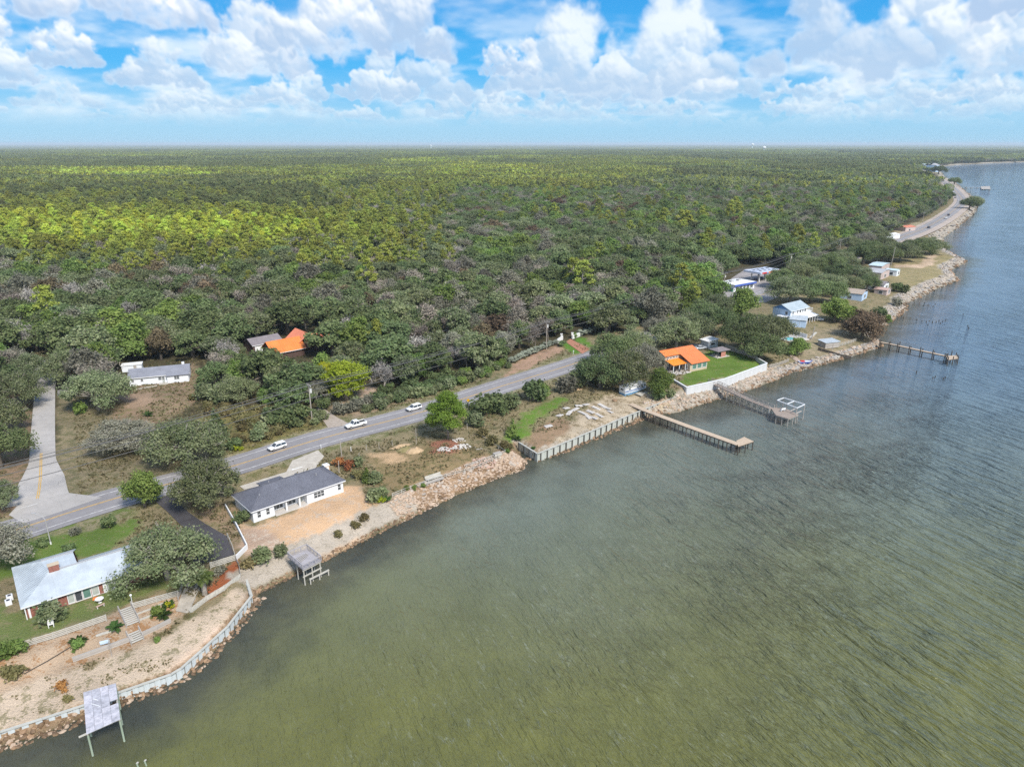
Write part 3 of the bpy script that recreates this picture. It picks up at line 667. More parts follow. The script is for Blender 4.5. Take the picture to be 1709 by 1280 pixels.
BARK = mat('bark', (0.21, 0.18, 0.15), (0.11, 0.09, 0.07), scale=3, rough=0.95, bump=0.6)
BARK_P = mat('pale_bark', (0.36, 0.33, 0.29), (0.22, 0.2, 0.17), scale=2.5, rough=0.95, bump=0.5)
def quads_mesh(name, C, N, S, T, m, aspect=1.0, rng=None):
    n = len(C); rng = rng or np.random.default_rng(0)
    N = N / (np.linalg.norm(N, axis=1, keepdims=True) + 1e-9)
    r = rng.normal(size=(n, 3)); U = np.cross(N, r); U /= (np.linalg.norm(U, axis=1, keepdims=True) + 1e-9); W = np.cross(N, U)
    U = U * S[:, None] * 0.5; W = W * S[:, None] * 0.5 * aspect
    j = lambda: rng.uniform(0.55, 1.15, (n, 1))
    bend = N * (S[:, None] * 0.16)
    V = np.stack([C - U * j() - W * j() - bend, C + U * j() - W * j(), C + U * j() + W * j() - bend, C - U * j() + W * j()], 1).reshape(-1, 3)
    return V, np.repeat(T, 4)
def mesh_from_quads(name, V, T, m):
    me = bpy.data.meshes.new(name); nq = len(V) // 4
    me.vertices.add(len(V)); me.vertices.foreach_set('co', V.astype(np.float32).ravel())
    me.loops.add(nq * 4); me.loops.foreach_set('vertex_index', np.arange(nq * 4, dtype=np.int32))
    me.polygons.add(nq); me.polygons.foreach_set('loop_start', np.arange(0, nq * 4, 4, dtype=np.int32))
    me.materials.append(m); me.update(calc_edges=True)
    set_f(me, 'tint', T); return me
def crown_arrays(lobes, n_cl, n_leaf, size, rng, spread=0.36, up=0.35, flat=0.8):
    """clumps of leaf-sized faces on the shells of several lobes: centres, normals, sizes, tints"""
    C = []; N = []; T = []
    vol = np.array([l[3] * l[4] + l[3] * l[5] for l in lobes]); vol = vol / vol.sum()
    for l, f in zip(lobes, vol):
        c = np.array(l[:3]); r = np.array(l[3:6]); k = max(3, int(n_cl * f))
        v = rng.normal(size=(k, 3)); v[:, 2] += up; v /= np.linalg.norm(v, axis=1, keepdims=True)
        cc = c + v * r * rng.uniform(0.60, 1.12, (k, 1))
        base = rng.uniform(0.2, 0.8, k)
        q = rng.normal(size=(k, n_leaf, 3)) * (np.mean(r) * spread); q[:, :, 2] *= flat
        P = cc[:, None, :] + q
        C.append(P.reshape(-1, 3))
        nn = v[:, None, :] * 0.9 + rng.normal(size=(k, n_leaf, 3)) * 0.60 + np.array([0, 0, 0.45])
        N.append(nn.reshape(-1, 3))
        T.append(np.clip(base[:, None] + rng.normal(size=(k, n_leaf)) * 0.16, 0, 1).ravel())
    C = np.concatenate(C); N = np.concatenate(N); T = np.concatenate(T)
    S = size * rng.uniform(0.55, 1.35, len(C))
    return C, N, S, T
def loose_lobes(rng, rad, h, n, low):
    L = [(0, 0, h * 0.62, rad * 0.34, rad * 0.34, h * 0.18)]
    for i in range(n):
        a = 2.4 * i + rng.uniform(-0.5, 0.5); t = (i + 0.5) / n; rr = rad * (0.25 + 0.66 * math.sqrt(t)) * rng.uniform(0.8, 1.12); s = rad * rng.uniform(0.15, 0.33)
        z = h * (0.92 - (0.92 - low) * (rr / rad) ** 1.6 * rng.uniform(0.75, 1.2)) - s * 0.4
        L.append((math.cos(a) * rr, math.sin(a) * rr, z, s, s * rng.uniform(0.8, 1.2), s * rng.uniform(0.5, 0.8)))
    return L
def oak_lobes(rng, rad, h, n, low=0.45):
    if n >= 20: return loose_lobes(rng, rad, h, n, low)
    L = [(0, 0, h * 0.64, rad * 0.50, rad * 0.50, h * 0.26)]
    for i in range(n):
        a = 2 * math.pi * (i + rng.uniform(-0.35, 0.35)) / n; rr = rad * rng.uniform(0.36, 0.78)
        s = rad * rng.uniform(0.24, 0.50)
        L.append((math.cos(a) * rr, math.sin(a) * rr, h * rng.uniform(low, 0.72), s, s, s * rng.uniform(0.65, 0.95)))
    for i in range(n // 2):
        a = rng.uniform(0, 6.28); rr = rad * rng.uniform(0.1, 0.4); s = rad * rng.uniform(0.16, 0.36)
        L.append((math.cos(a) * rr, math.sin(a) * rr, h * rng.uniform(0.72, 0.96), s, s, s * 0.7))
    return L
def limbs(rng, lobes, tr, h0, n=5):
    mb = MB(); mb.tube([(0, 0, -0.6), (0.05, 0.02, h0 * 0.5), (0.1, -0.05, h0)], [tr * 1.25, tr, tr * 0.8], 8)
    for l in lobes[:(n * 2 + 1) if len(lobes) < 20 else 30]:
        e = Vector(l[:3]); a = Vector((0.1, -0.05, h0)); m_ = a.lerp(e, 0.5) + Vector((rng.uniform(-.5, .5), rng.uniform(-.5, .5), rng.uniform(-0.2, 0.6)))
        mb.tube([a - Vector((0, 0, 0.3)), m_, e], [tr * 0.6, tr * 0.36, tr * 0.12], 5, False)
        for _ in range(5):
            v = Vector(rng.normal(size=3)).normalized() * l[3] * 0.9; v.z = abs(v.z)
            mb.tube([m_.lerp(e, rng.uniform(0.3, 1)), e + v * 0.7, e + v * 1.25], [tr * 0.18, tr * 0.13, tr * 0.07], 4, False)
    return mb
TREE = {}      # kind -> list of (trunk mesh, crown mesh)
def make_oak(key, seed, rad, h, lm, ncl, nleaf, size, nl=8, low=0.45, bark=BARK, spread=0.31):
    rng = np.random.default_rng(seed); lobes = oak_lobes(rng, rad, h, nl, low)
    V, T = quads_mesh('c', *crown_arrays(lobes, ncl, nleaf, size, rng, spread), lm, rng=rng)
    TREE.setdefault(key, []).append((limbs(rng, lobes, 0.045 * h, h * 0.33).mesh('trunk', bark, True), mesh_from_quads('crown', V, T, lm)))
def make_pine(key, seed, h, rad, lm, ncl, nleaf, size, first=0.5):
    rng = np.random.default_rng(seed); lobes = []; mb = MB()
    mb.tube([(0, 0, -0.5), (rng.uniform(-.2, .2), rng.uniform(-.2, .2), h * 0.5), (0, 0, h * 0.96)], [0.024 * h, 0.017 * h, 0.004 * h], 7)
    n = 15
    for i in range(n):
        t = i / (n - 1); z = h * (first + (0.97 - first) * t); rr = rad * (0.35 + 0.65 * math.sin(math.pi * min(1, (t * 0.85 + 0.22)))) * rng.uniform(0.65, 1.1) * (1 - 0.55 * t * t)
        a = i * 2.4 + rng.uniform(-.4, .4); s = rad * rng.uniform(0.26, 0.40)
        e = (math.cos(a) * rr, math.sin(a) * rr, z + rng.uniform(0, 0.5)); lobes.append((*e, s, s, s * 0.55))
        mb.tube([(0, 0, z - 0.6), (e[0] * 0.55, e[1] * 0.55, z - 0.25), e], [0.007 * h, 0.005 * h, 0.0015 * h], 4, False)
    lobes.append((0, 0, h * 0.98, rad * 0.3, rad * 0.3, rad * 0.3))
    C, N, S, T = crown_arrays(lobes, ncl, nleaf, size, rng, 0.32, 0.5, 0.7)
    V, T = quads_mesh('c', C, N, S, T, lm, aspect=0.6, rng=rng)
    TREE.setdefault(key, []).append((mb.mesh('trunk', BARK_P, True), mesh_from_quads('crown', V, T, lm)))
def make_bare(key, seed, h, rad, lm, bark, twigs=900):
    rng = np.random.default_rng(seed); mb = MB(); tips = []
    def br(p, v, L, r, dep):
        m_ = p + v * L * 0.5 + Vector(rng.normal(size=3)) * L * 0.06; e = p + v * L + Vector(rng.normal(size=3)) * L * 0.08
        mb.tube([p, m_, e], [r, r * 0.75, r * 0.5], 5 if dep < 2 else 3, False)
        if dep >= 3: tips.append((e, v, L)); return
        for _ in range(4 if dep else 6):
            d = (v + Vector(rng.normal(size=3)) * 0.55 + Vector((0, 0, 0.12))).normalized()
            br(p.lerp(e, rng.uniform(0.55, 1.0)), d, L * rng.uniform(0.55, 0.8), r * 0.5, dep + 1)
    br(Vector((0, 0, -0.3)), Vector((0, 0, 1)), h * 0.36, 0.026 * h, 0)
    C = []; N = []; T = []
    for e, v, L in tips:
        for _ in range(max(1, twigs // len(tips))):
            C.append(np.array(e) + rng.normal(size=3) * L * 0.42); N.append(rng.normal(size=3)); T.append(rng.uniform(0.1, 1))
    C = np.array(C); N = np.array(N); T = np.array(T); S = rng.uniform(0.35, 0.95, len(C)) * h / 11
    V, T = quads_mesh('c', C, N, S, T, lm, aspect=0.16, rng=rng)
    TREE.setdefault(key, []).append((mb.mesh('trunk', bark), mesh_from_quads('crown', V, T, lm)))
def make_shrub(key, seed, rad, h, lm, ncl, nleaf, size, cone=False):
    rng = np.random.default_rng(seed); L = []
    if cone:
        for i in range(6):
            t = i / 5; L.append((rng.uniform(-.1, .1) * rad, rng.uniform(-.1, .1) * rad, h * (0.15 + 0.75 * t), rad * (1 - 0.8 * t), rad * (1 - 0.8 * t), h * 0.16))
    else:
        for i in range(6):
            a = rng.uniform(0, 6.28); rr = rad * rng.uniform(0, 0.6); s = rad * rng.uniform(0.35, 0.55)
            L.append((math.cos(a) * rr, math.sin(a) * rr, h * rng.uniform(0.3, 0.68), s, s, h * 0.3))
    V, T = quads_mesh('c', *crown_arrays(L, ncl, nleaf, size, rng, 0.3, 0.4), lm, rng=rng); V[:, 2] = np.maximum(V[:, 2], 0.0)
    mb = MB()
    for i in range(4):
        l = L[i]; mb.tube([(l[0] * .2, l[1] * .2, -0.2), (l[0] * .7, l[1] * .7, l[2])], [0.04 * h, 0.015 * h], 4, False)
    TREE.setdefault(key, []).append((mb.mesh('stem', BARK), mesh_from_quads('foliage', V, T, lm)))
# near, detailed kinds
for s_ in range(3): make_oak('oak_hero', 10 + s_, 6.5, 9.5, L_OAK, 430, 36, 0.26, 26, 0.36, BARK_P, 0.36)
make_oak('dark_hero', 15, 6.0, 9.5, L_DARK, 430, 38, 0.26, 24, 0.34, BARK, 0.38); make_oak('dark_hero', 16, 5.5, 10, L_DARK, 430, 38, 0.26, 24, 0.34, BARK, 0.38)
make_oak('grey_hero', 17, 6.0, 8.5, L_GREY, 340, 30, 0.25, 24, 0.40, BARK_P, 0.36); make_oak('grey_hero', 19, 6.0, 9.0, L_GREY, 340, 30, 0.25, 24, 0.40, BARK_P, 0.36)
make_oak('yellow_hero', 18, 5.2, 11.5, L_YEL, 380, 34, 0.32, 12, 0.28, BARK_P, 0.26)
make_oak('brown_hero', 20, 6.0, 9.0, L_BROWN, 400, 30, 0.34, 10, 0.3)
make_oak('green_hero', 22, 4.0, 7.5, L_GREEN, 380, 34, 0.28, 10, 0.28)
make_pine('pine_hero', 31, 11.5, 5.0, L_PINEG, 620, 34, 0.33, 0.42)
for s_ in range(2): make_bare('bare_hero', 40 + s_, 11, 5, L_TWIG, BARK_P, 1600)
# wood behind the road
for s_ in range(4): make_oak('oak', 50 + s_, 5.4, 11.0, L_OAK, 300, 20, 0.44, 20, 0.30, BARK_P, 0.38)
for s_ in range(4): make_oak('dark', 60 + s_, 5.2, 11.5, L_DARK, 300, 20, 0.46, 20, 0.28, BARK, 0.38)
for s_ in range(2): make_oak('grey', 70 + s_, 5.2, 10.5, L_GREY, 280, 20, 0.40, 12, 0.28, BARK_P)
for s_ in range(2): make_oak('green', 75 + s_, 4.8, 11.0, L_GREEN, 340, 18, 0.48, 10, 0.26)
for s_ in range(3): make_pine('pine', 80 + s_, 15, 3.6, L_PINE, 170, 14, 0.56, 0.45)
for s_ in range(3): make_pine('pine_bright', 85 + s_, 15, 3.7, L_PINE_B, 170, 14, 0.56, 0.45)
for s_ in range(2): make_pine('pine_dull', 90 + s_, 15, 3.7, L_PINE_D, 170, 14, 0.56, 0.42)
for s_ in range(2): make_bare('bare', 95 + s_, 11, 5, L_TWIG, BARK_P, 1000)
for s_ in range(2): make_bare('bare_tan', 98 + s_, 11, 5, L_TAN, BARK, 1300)
make_oak('brown', 101, 5.0, 10.0, L_BROWN, 320, 18, 0.5, 10, 0.28)
# shrubs
make_shrub('shrub_dark', 110, 1.8, 2.6, L_DARK, 60, 14, 0.3); make_shrub('shrub_green', 111, 1.6, 2.2, L_GREEN, 60, 14, 0.28); make_shrub('shrub_dry', 112, 1.5, 1.5, L_DRYW, 50, 14, 0.26)
make_shrub('shrub_rust', 113, 1.7, 2.4, L_RUST, 60, 14, 0.28); make_shrub('shrub_olive', 114, 1.8, 2.4, L_OAK, 60, 14, 0.3); make_shrub('cedar', 115, 1.6, 5.0, L_GREEN, 70, 16, 0.3, True)
make_shrub('cedar_dark', 116, 1.9, 5.5, L_DARK, 80, 16, 0.3, True); make_shrub('shrub_grey', 117, 1.8, 2.4, L_GREY, 50, 14, 0.26); make_shrub('shrub_yellow', 118, 1.4, 1.8, L_YEL, 40, 12, 0.25)
def plant(kind, var, loc, scale, rz, name, label, cat, group=None, parts=('trunk', 'crown')):
    tm, cm = TREE[kind][var % len(TREE[kind])]
    t = thing(name, label, cat, loc, rz, group); t.scale = scale if hasattr(scale, '__len__') else (scale,) * 3
    inst(tm, parts[0], t); inst(cm, parts[1], t); return t
random.seed(4); rngF = np.random.default_rng(77)
# ---- single trees: (kind, variant, foot px, scale xy, scale z, label)
HERO = [
 ('oak_hero', 0, (280, 966), 1.10, 1.08, 'huge spreading oak overhanging the pale metal roof and the black driveway'),
 ('oak_hero', 1, (352, 846), 1.05, 1.15, 'tall grey-green oak between the black driveway and the dark-roofed white house'),
 ('oak_hero', 2, (318, 772), 1.35, 1.2, 'broad grey-green oak on the far side of the road opposite the black driveway'),
 ('green_hero', 0, (242, 846), 0.95, 1.05, 'small bright green oak standing at the edge of the road junction'),
 ('grey_hero', 0, (205, 752), 1.35, 0.95, 'low spreading oak with bare pale limbs on the corner lot'),
 ('dark_hero', 0, (248, 752), 0.62, 0.62, 'dark green bushy oak filling the middle of the corner lot'),
 ('oak_hero', 2, (165, 684), 1.3, 1.35, 'large oak left of the white house beside the side street'),
 ('oak_hero', 0, (122, 640), 1.15, 1.3, 'grey oak standing over the bend of the side street'),
 ('oak_hero', 1, (28, 682), 1.05, 1.3, 'oak with a leaning pale trunk left of the side street'),
 ('dark_hero', 1, (2, 780), 1.15, 1.2, 'dark oak at the left picture edge reaching over the side street'),
 ('oak_hero', 2, (-8, 728), 1.2, 1.2, 'grey oak behind the dark oak at the left picture edge'),
 ('grey_hero', 1, (-6, 952), 1.0, 1.05, 'pale grey oak at the left edge above the front lawn'),
 ('oak_hero', 1, (5, 850), 0.6, 0.7, 'small oak near the round road sign at the junction'),
 ('yellow_hero', 0, (578, 668), 1.12, 1.05, 'bright yellow-green tree standing out of the wood above the pickup'),
 ('yellow_hero', 0, (545, 652), 0.72, 0.8, 'smaller yellow-green tree left of the bright yellow-green one'),
 ('oak_hero', 0, (48, 640), 0.95, 1.15, 'oak hanging over the upper end of the side street'),
 ('grey_hero', 0, (20, 625), 1.0, 1.1, 'pale oak at the left edge above the side street'),
 ('dark_hero', 1, (1388, 506), 1.2, 1.2, 'dark oak right of the clump behind the blue house'),
 ('oak_hero', 2, (1412, 490), 1.1, 1.1, 'oak just left of the tan-roofed shack'),
 ('dark_hero', 0, (1446, 486), 1.0, 1.0, 'dark oak between the tan-roofed shack and the low buildings'),
 ('oak_hero', 1, (1484, 436), 1.4, 1.2, 'oak in the middle of the shore grove'),
 ('dark_hero', 0, (1540, 422), 1.4, 1.2, 'dark oak at the back of the shore grove'),
 ('green_hero', 0, (1418, 540), 1.1, 1.0, 'small green tree above the brown-leaved tree'),
 ('grey_hero', 1, (430, 650), 0.7, 0.62, 'low grey oak in front of the grey-roofed garage'),
 ('oak_hero', 0, (472, 648), 0.75, 0.6, 'low oak in front of the orange-roofed house in the wood'),
 ('dark_hero', 1, (505, 652), 0.7, 0.65, 'low dark oak right of the garage drive below the orange roof'),
 ('grey_hero', 0, (528, 668), 0.75, 0.75, 'pale low oak left of the dirt drive'),
 ('green_hero', 0, (448, 672), 0.75, 0.6, 'low green tree above the brush field'),
 ('oak_hero', 1, (395, 668), 0.9, 0.85, 'grey oak at the back of the brush field'),
 ('bare_hero', 0, (641, 654), 0.95, 1.05, 'bare white-grey tree right of the yellow-green tree'),
 ('pine_hero', 0, (748, 733), 1.0, 1.0, 'lone round-crowned green pine on the vacant lot'),
 ('dark_hero', 0, (1000, 648), 1.16, 1.29, 'dark oak overhanging the road where it vanishes'),
 ('oak_hero', 0, (1040, 646), 1.22, 1.38, 'grey-green oak just behind the parked motorhome'),
 ('grey_hero', 0, (1075, 632), 1.04, 1.44, 'pale lichen-grey oak left of the tan house with orange roof'),
 ('green_hero', 0, (1102, 658), 0.95, 1.05, 'bright green tree at the corner of the white seawall'),
 ('dark_hero', 1, (1022, 612), 1.22, 1.32, 'oak behind the dark oak that overhangs the road'),
 ('oak_hero', 1, (1128, 584), 1.34, 1.38, 'oak with pale crown directly behind the orange-roofed tan house'),
 ('dark_hero', 0, (1190, 560), 1.40, 1.38, 'dark oak behind the white shed of the tan house'),
 ('dark_hero', 1, (1232, 588), 1.46, 1.32, 'deep green oak behind the small gazebo'),
 ('dark_hero', 0, (1268, 600), 1.34, 1.15, 'deep green oak over the right end of the board fence'),
 ('oak_hero', 2, (1285, 575), 1.34, 1.32, 'grey-green oak left of the blue two-storey house'),
 ('green_hero', 0, (1236, 532), 1.71, 1.72, 'bright green tree in front of the petrol station store'),
 ('oak_hero', 0, (1200, 532), 1.22, 1.26, 'oak left of the bright green tree at the petrol station'),
 ('green_hero', 0, (1330, 592), 0.98, 0.80, 'round green tree right of the small swimming pool'),
 ('oak_hero', 1, (1318, 506), 1.52, 1.44, 'large oak right of the petrol station forecourt'),
 ('dark_hero', 1, (1352, 506), 1.59, 1.38, 'large dark oak behind the blue two-storey house'),
 ('oak_hero', 2, (1378, 492), 1.34, 1.26, 'oak at the right end of the clump behind the blue house'),
 ('green_hero', 0, (1392, 538), 1.59, 1.38, 'green and yellow tree right of the blue two-storey house'),
 ('brown_hero', 0, (1438, 566), 1.37, 1.26, 'brown-leaved tree by the shore above the old pier'),
 ('dark_hero', 0, (1402, 470), 1.34, 1.26, 'dark oak left of the low metal-roofed buildings'),
 ('oak_hero', 0, (1432, 472), 1.22, 1.09, 'oak touching the side of the low metal-roofed buildings'),
 ('dark_hero', 1, (1440, 441), 1.71, 1.38, 'leftmost dark oak of the shore grove behind the metal roofs'),
 ('dark_hero', 0, (1470, 440), 1.83, 1.38, 'second dark oak of the shore grove behind the metal roofs'),
 ('oak_hero', 2, (1502, 436), 1.83, 1.44, 'third oak of the shore grove behind the metal roofs'),
 ('dark_hero', 1, (1526, 430), 1.83, 1.44, 'fourth dark oak of the shore grove by the sandy path'),
 ('oak_hero', 1, (1552, 424), 1.59, 1.26, 'last oak of the shore grove out on the point'),
 ('oak_hero', 1, (1150, 568), 1.25, 1.3, 'grey oak right behind the ridge of the tan house'),
 ('dark_hero', 1, (1172, 545), 1.2, 1.25, 'dark oak between the road and the white shed'),
 ('grey_hero', 1, (1098, 572), 1.0, 1.2, 'pale oak between the road and the tan house'),
 ('oak_hero', 2, (1060, 598), 1.0, 1.15, 'oak at the road behind the motorhome trees'),
 ('dark_hero', 0, (1256, 565), 1.2, 1.2, 'dark oak above the swimming pool'),
 ('dark_hero', 0, (1302, 480), 1.25, 1.20, 'first roadside oak from the petrol station towards the far road'),
 ('oak_hero', 1, (1338, 474), 1.35, 1.30, 'second roadside oak from the petrol station towards the far road'),
 ('oak_hero', 0, (1344, 455), 1.45, 1.20, 'third roadside oak from the petrol station towards the far road'),
 ('dark_hero', 1, (1360, 464), 1.25, 1.30, 'fourth roadside oak from the petrol station towards the far road'),
 ('grey_hero', 0, (1372, 446), 1.35, 1.20, 'fifth roadside oak from the petrol station towards the far road'),
 ('dark_hero', 1, (1384, 454), 1.45, 1.30, 'sixth roadside oak from the petrol station towards the far road'),
 ('oak_hero', 0, (1404, 446), 1.25, 1.20, 'seventh roadside oak from the petrol station towards the far road'),
 ('oak_hero', 1, (1414, 421), 1.35, 1.30, 'eighth roadside oak from the petrol station towards the far road'),
 ('dark_hero', 0, (1428, 437), 1.45, 1.20, 'ninth roadside oak from the petrol station towards the far road'),
 ('grey_hero', 1, (1440, 412), 1.25, 1.30, 'tenth roadside oak from the petrol station towards the far road'),
 ('dark_hero', 0, (1452, 426), 1.35, 1.20, 'eleventh roadside oak from the petrol station towards the far road'),
 ('oak_hero', 1, (1462, 404), 1.45, 1.30, 'twelfth roadside oak from the petrol station towards the far road'),
 ('oak_hero', 0, (1474, 419), 1.25, 1.20, 'thirteenth roadside oak from the petrol station towards the far road'),
 ('dark_hero', 0, (1617, 351), 1.7, 1.7, 'round dark tree between the far bend of the road and the water'),
 ('oak_hero', 2, (1624, 346), 1.5, 1.6, 'olive tree on the shore beside the far bend of the road'),
 ('dark_hero', 1, (1592, 309), 2.0, 1.6, 'small dark tree on the shore past the far bend'),
 ('dark_hero', 1, (1566, 291), 3.0, 2.4, 'dark tree on the far beach below the white houses'),
]
HEROXY = []
for kind, var, px, s1, s2, lab in HERO:
    p = GT(*px); HEROXY.append((p.x, p.y, 5.5 * s1))
    nm = {'bare_hero': 'bare_tree', 'pine_hero': 'pine_tree'}.get(kind, 'oak_tree' if 'oak' in lab else 'broadleaf_tree')
    plant(kind, var, p, (s1, s1, s2), random.uniform(0, 6.28), nm, lab, 'tree')
SHRUBS = [
 ('cedar', (613, 806), 0.75, 'small bright green cone-shaped cedar right of the sandy yard'), ('cedar_dark', (364, 728), 1.35, 'dark green cone-shaped cedar in the brush above the road'),
 ('shrub_rust', (567, 778), 1.00, 'rust-brown bush left of the leaning pole'), ('shrub_rust', (582, 783), 0.95, 'rust-brown bush right of the leaning pole'),
 ('shrub_dark', (182, 880), 1.00, 'round dark bush on the lawn behind the great oak'), ('shrub_dark', (117, 921), 0.70, 'small dark bush just behind the pale metal roof'),
 ('shrub_dark', (72, 912), 0.75, 'low dark bush at the foot of the lawn lamp'), ('shrub_grey', (125, 893), 0.75, 'grey twiggy bush in the middle of the front lawn'),
 ('shrub_olive', (82, 1040), 1.50, 'wide olive bush in front of the brick wall of the metal-roofed house'), ('shrub_green', (8, 1098), 1.25, 'clipped green hedge bush at the left end of the bank fence'),
 ('shrub_green', (30, 1092), 1.10, 'clipped green hedge bush next to the first bank fence post'), ('shrub_dry', (20, 1135), 1.30, 'brown scrub on the bank below the hedge bushes'),
 ('shrub_rust', (104, 1152), 0.62, 'round dry rust-brown bush on the beach'), ('shrub_dry', (112, 1172), 0.60, 'pale tuft of beach grass near the boathouse roof'),
 ('shrub_green', (131, 1083), 0.75, 'low green plant spilling over the timber retaining wall'), ('shrub_green', (263, 1071), 0.42, 'tiny green plant alone on the sand'),
 ('shrub_green', (262, 1028), 0.80, 'green plant in the corner left of the concrete ramp'), ('shrub_yellow', (284, 1014), 0.60, 'yellow-green plant beside the concrete ramp'),
 ('shrub_grey', (365, 960), 0.80, 'grey bush on the red mulch below the picket fence'), ('shrub_dark', (404, 872), 1.00, 'weedy dark bush along the left wall of the dark-roofed house'),
 ('shrub_olive', (440, 940), 1.40, 'olive scrub left of the wooden deck'), ('shrub_dry', (420, 948), 1.30, 'dry scrub at the end of the white boundary wall'), ('shrub_olive', (468, 926), 1.00, 'scrub touching the left rail of the wooden deck'),
 ('shrub_dry', (592, 882), 0.90, 'dry grass clump on the sand above the grey slope'), ('shrub_dry', (562, 896), 0.80, 'left dry grass clump on the sandy yard edge'), ('shrub_dry', (612, 868), 1.00, 'right dry grass clump on the sandy yard edge'),
 ('shrub_olive', (625, 835), 1.30, 'olive brush at the right edge of the sandy yard'), ('shrub_olive', (640, 828), 1.00, 'olive brush by the start of the rail fence'), ('shrub_yellow', (636, 838), 0.80, 'yellow-green bush by the start of the rail fence'),
 ('shrub_dry', (600, 800), 1.40, 'dry brush left of the small cedar'), ('shrub_olive', (625, 808), 1.30, 'olive brush right of the small cedar'), ('shrub_olive', (598, 778), 1.10, 'olive brush behind the small cedar'),
 ('shrub_green', (678, 818), 0.55, 'small green shrub at the left of the rail fence'), ('shrub_green', (692, 817), 0.50, 'second small green shrub at the rail fence'), ('shrub_green', (706, 814), 0.50, 'third small green shrub at the rail fence'),
 ('shrub_dark', (800, 695), 2.25, 'dark bush cluster right of the lone pine'), ('shrub_dark', (818, 688), 2.25, 'dark bush in the middle of the lot hedge'), ('cedar_dark', (833, 690), 1.20, 'dark cone-shaped shrub in the lot hedge'),
 ('shrub_olive', (855, 683), 2.10, 'olive bush of the lot hedge above the green strip'), ('shrub_dark', (892, 668), 2.40, 'dense bush at the right of the lot hedge'), ('shrub_green', (905, 664), 1.95, 'green bush ending the lot hedge'),
 ('shrub_olive', (790, 712), 1.80, 'olive bush at the foot of the lot hedge'), ('cedar', (855, 728), 0.95, 'leafy green sapling above the small inlet'), ('shrub_dry', (826, 742), 1.60, 'pale reeds standing left of the small inlet'),
 ('shrub_dry', (842, 752), 1.50, 'pale reeds right at the small inlet'), ('shrub_dry', (810, 728), 1.50, 'tall dry reeds behind the wooden rail'), ('shrub_green', (846, 757), 0.60, 'small green plant at the tip of the tan rocks'),
 ('shrub_grey', (944, 655), 2.40, 'grey-green bush by the sandy lot'), ('shrub_olive', (965, 648), 2.55, 'olive bush left of the oaks at the sandy lot'), ('shrub_olive', (985, 640), 2.40, 'olive bush at the road edge under the oaks'),
 ('shrub_dark', (1100, 668), 1.30, 'dark bush below the bright green tree at the seawall'), ('shrub_olive', (1118, 662), 1.10, 'bush against the left face of the white seawall'),
 ('shrub_dark', (470, 712), 2.43, 'large dark bush left of the utility pole'), ('shrub_dark', (492, 710), 2.43, 'large dark bush touching the utility pole'), ('shrub_olive', (455, 708), 2.29, 'olive bush at the edge of the brush field'),
 ('shrub_dark', (540, 683), 1.50, 'dark bush right of the dirt drive'), ('shrub_dark', (392, 750), 1.20, 'dark bush where the oak meets the road'), ('shrub_yellow', (398, 752), 0.90, 'yellow weeds at the road edge under the broad oak'),
 ('shrub_green', (135, 690), 1.50, 'leafy bush under the large oak by the side street'), ('shrub_olive', (340, 668), 2.16, 'olive bush right of the white house'), ('shrub_dry', (318, 668), 1.10, 'brown hedge in front of the white house'),
 ('shrub_olive', (360, 672), 2.16, 'second olive bush right of the white house'), ('shrub_dark', (1465, 532), 2.20, 'dark shrub right of the brown-leaved tree'), ('shrub_green', (1480, 538), 1.60, 'green shrub on the rocky shore bend'),
 ('shrub_dark', (1495, 487), 2.00, 'dark palmetto clump below the low buildings'), ('shrub_olive', (1510, 490), 2.00, 'olive clump beside the rock shore'), ('shrub_grey', (1498, 512), 2.00, 'grey scrub above the shore bend'),
 ('shrub_green', (958, 564), 1.00, 'clipped green bush beside the right gate wall'), ('shrub_dark', (938, 578), 0.90, 'dark bush beside the left gate wall'),
]
for kind, px, s1, lab in SHRUBS:
    p = GT(*px); nm = 'cedar' if 'cedar' in kind else 'shrub'
    plant(kind, 0, p, s1, random.uniform(0, 6.28), nm, lab, 'shrub', None, ('stem', 'foliage'))
# ---- brush along the road, beside the wood (alike shrubs share a label)
BR = [((330, 725), (395, 752), 16, 'shrub_dry'), ((395, 700), (470, 730), 30, 'shrub_dry'), ((420, 735), (545, 702), 18, 'shrub_olive'), ((595, 690), (700, 668), 26, 'shrub_olive'), ((640, 665), (760, 640), 26, 'shrub_dark'),
      ((690, 668), (850, 612), 26, 'shrub_olive'), ((760, 640), (870, 600), 20, 'shrub_green'), ((575, 690), (640, 676), 10, 'shrub_grey'), ((340, 690), (440, 690), 22, 'shrub_dry')]
bl = {'shrub_dry': ('yellow-brown brush clump', 'in the field above the road'), 'shrub_olive': ('olive brush clump', 'along the far road verge'), 'shrub_dark': ('dark brush clump', 'at the foot of the wood'), 'shrub_green': ('green brush clump', 'at the foot of the wood'), 'shrub_grey': ('grey scrub clump', 'beside the dirt drive')}
brush = []
for a, b, n, kind in BR:
    for i in range(n):
        t = random.random(); px = (a[0] + (b[0] - a[0]) * t + random.gauss(0, 6), a[1] + (b[1] - a[1]) * t + random.gauss(0, 6))
        p = GT(*px); dr, _ = polydist([p.x], [p.y], ROAD_XY)
        if dr[0] > 9.5: brush.append((kind, px[0], p))
for kind in bl:
    for q, (_, _, p) in enumerate(sorted([b for b in brush if b[0] == kind], key=lambda b: b[1])):
        plant(kind, 0, p, random.uniform(0.7, 1.6), random.uniform(0, 6.28), 'shrub', nth(q + 1) + ' ' + bl[kind][0] + ' from the left ' + bl[kind][1], 'shrub', bl[kind][0] + 's ' + bl[kind][1], ('stem', 'foliage'))
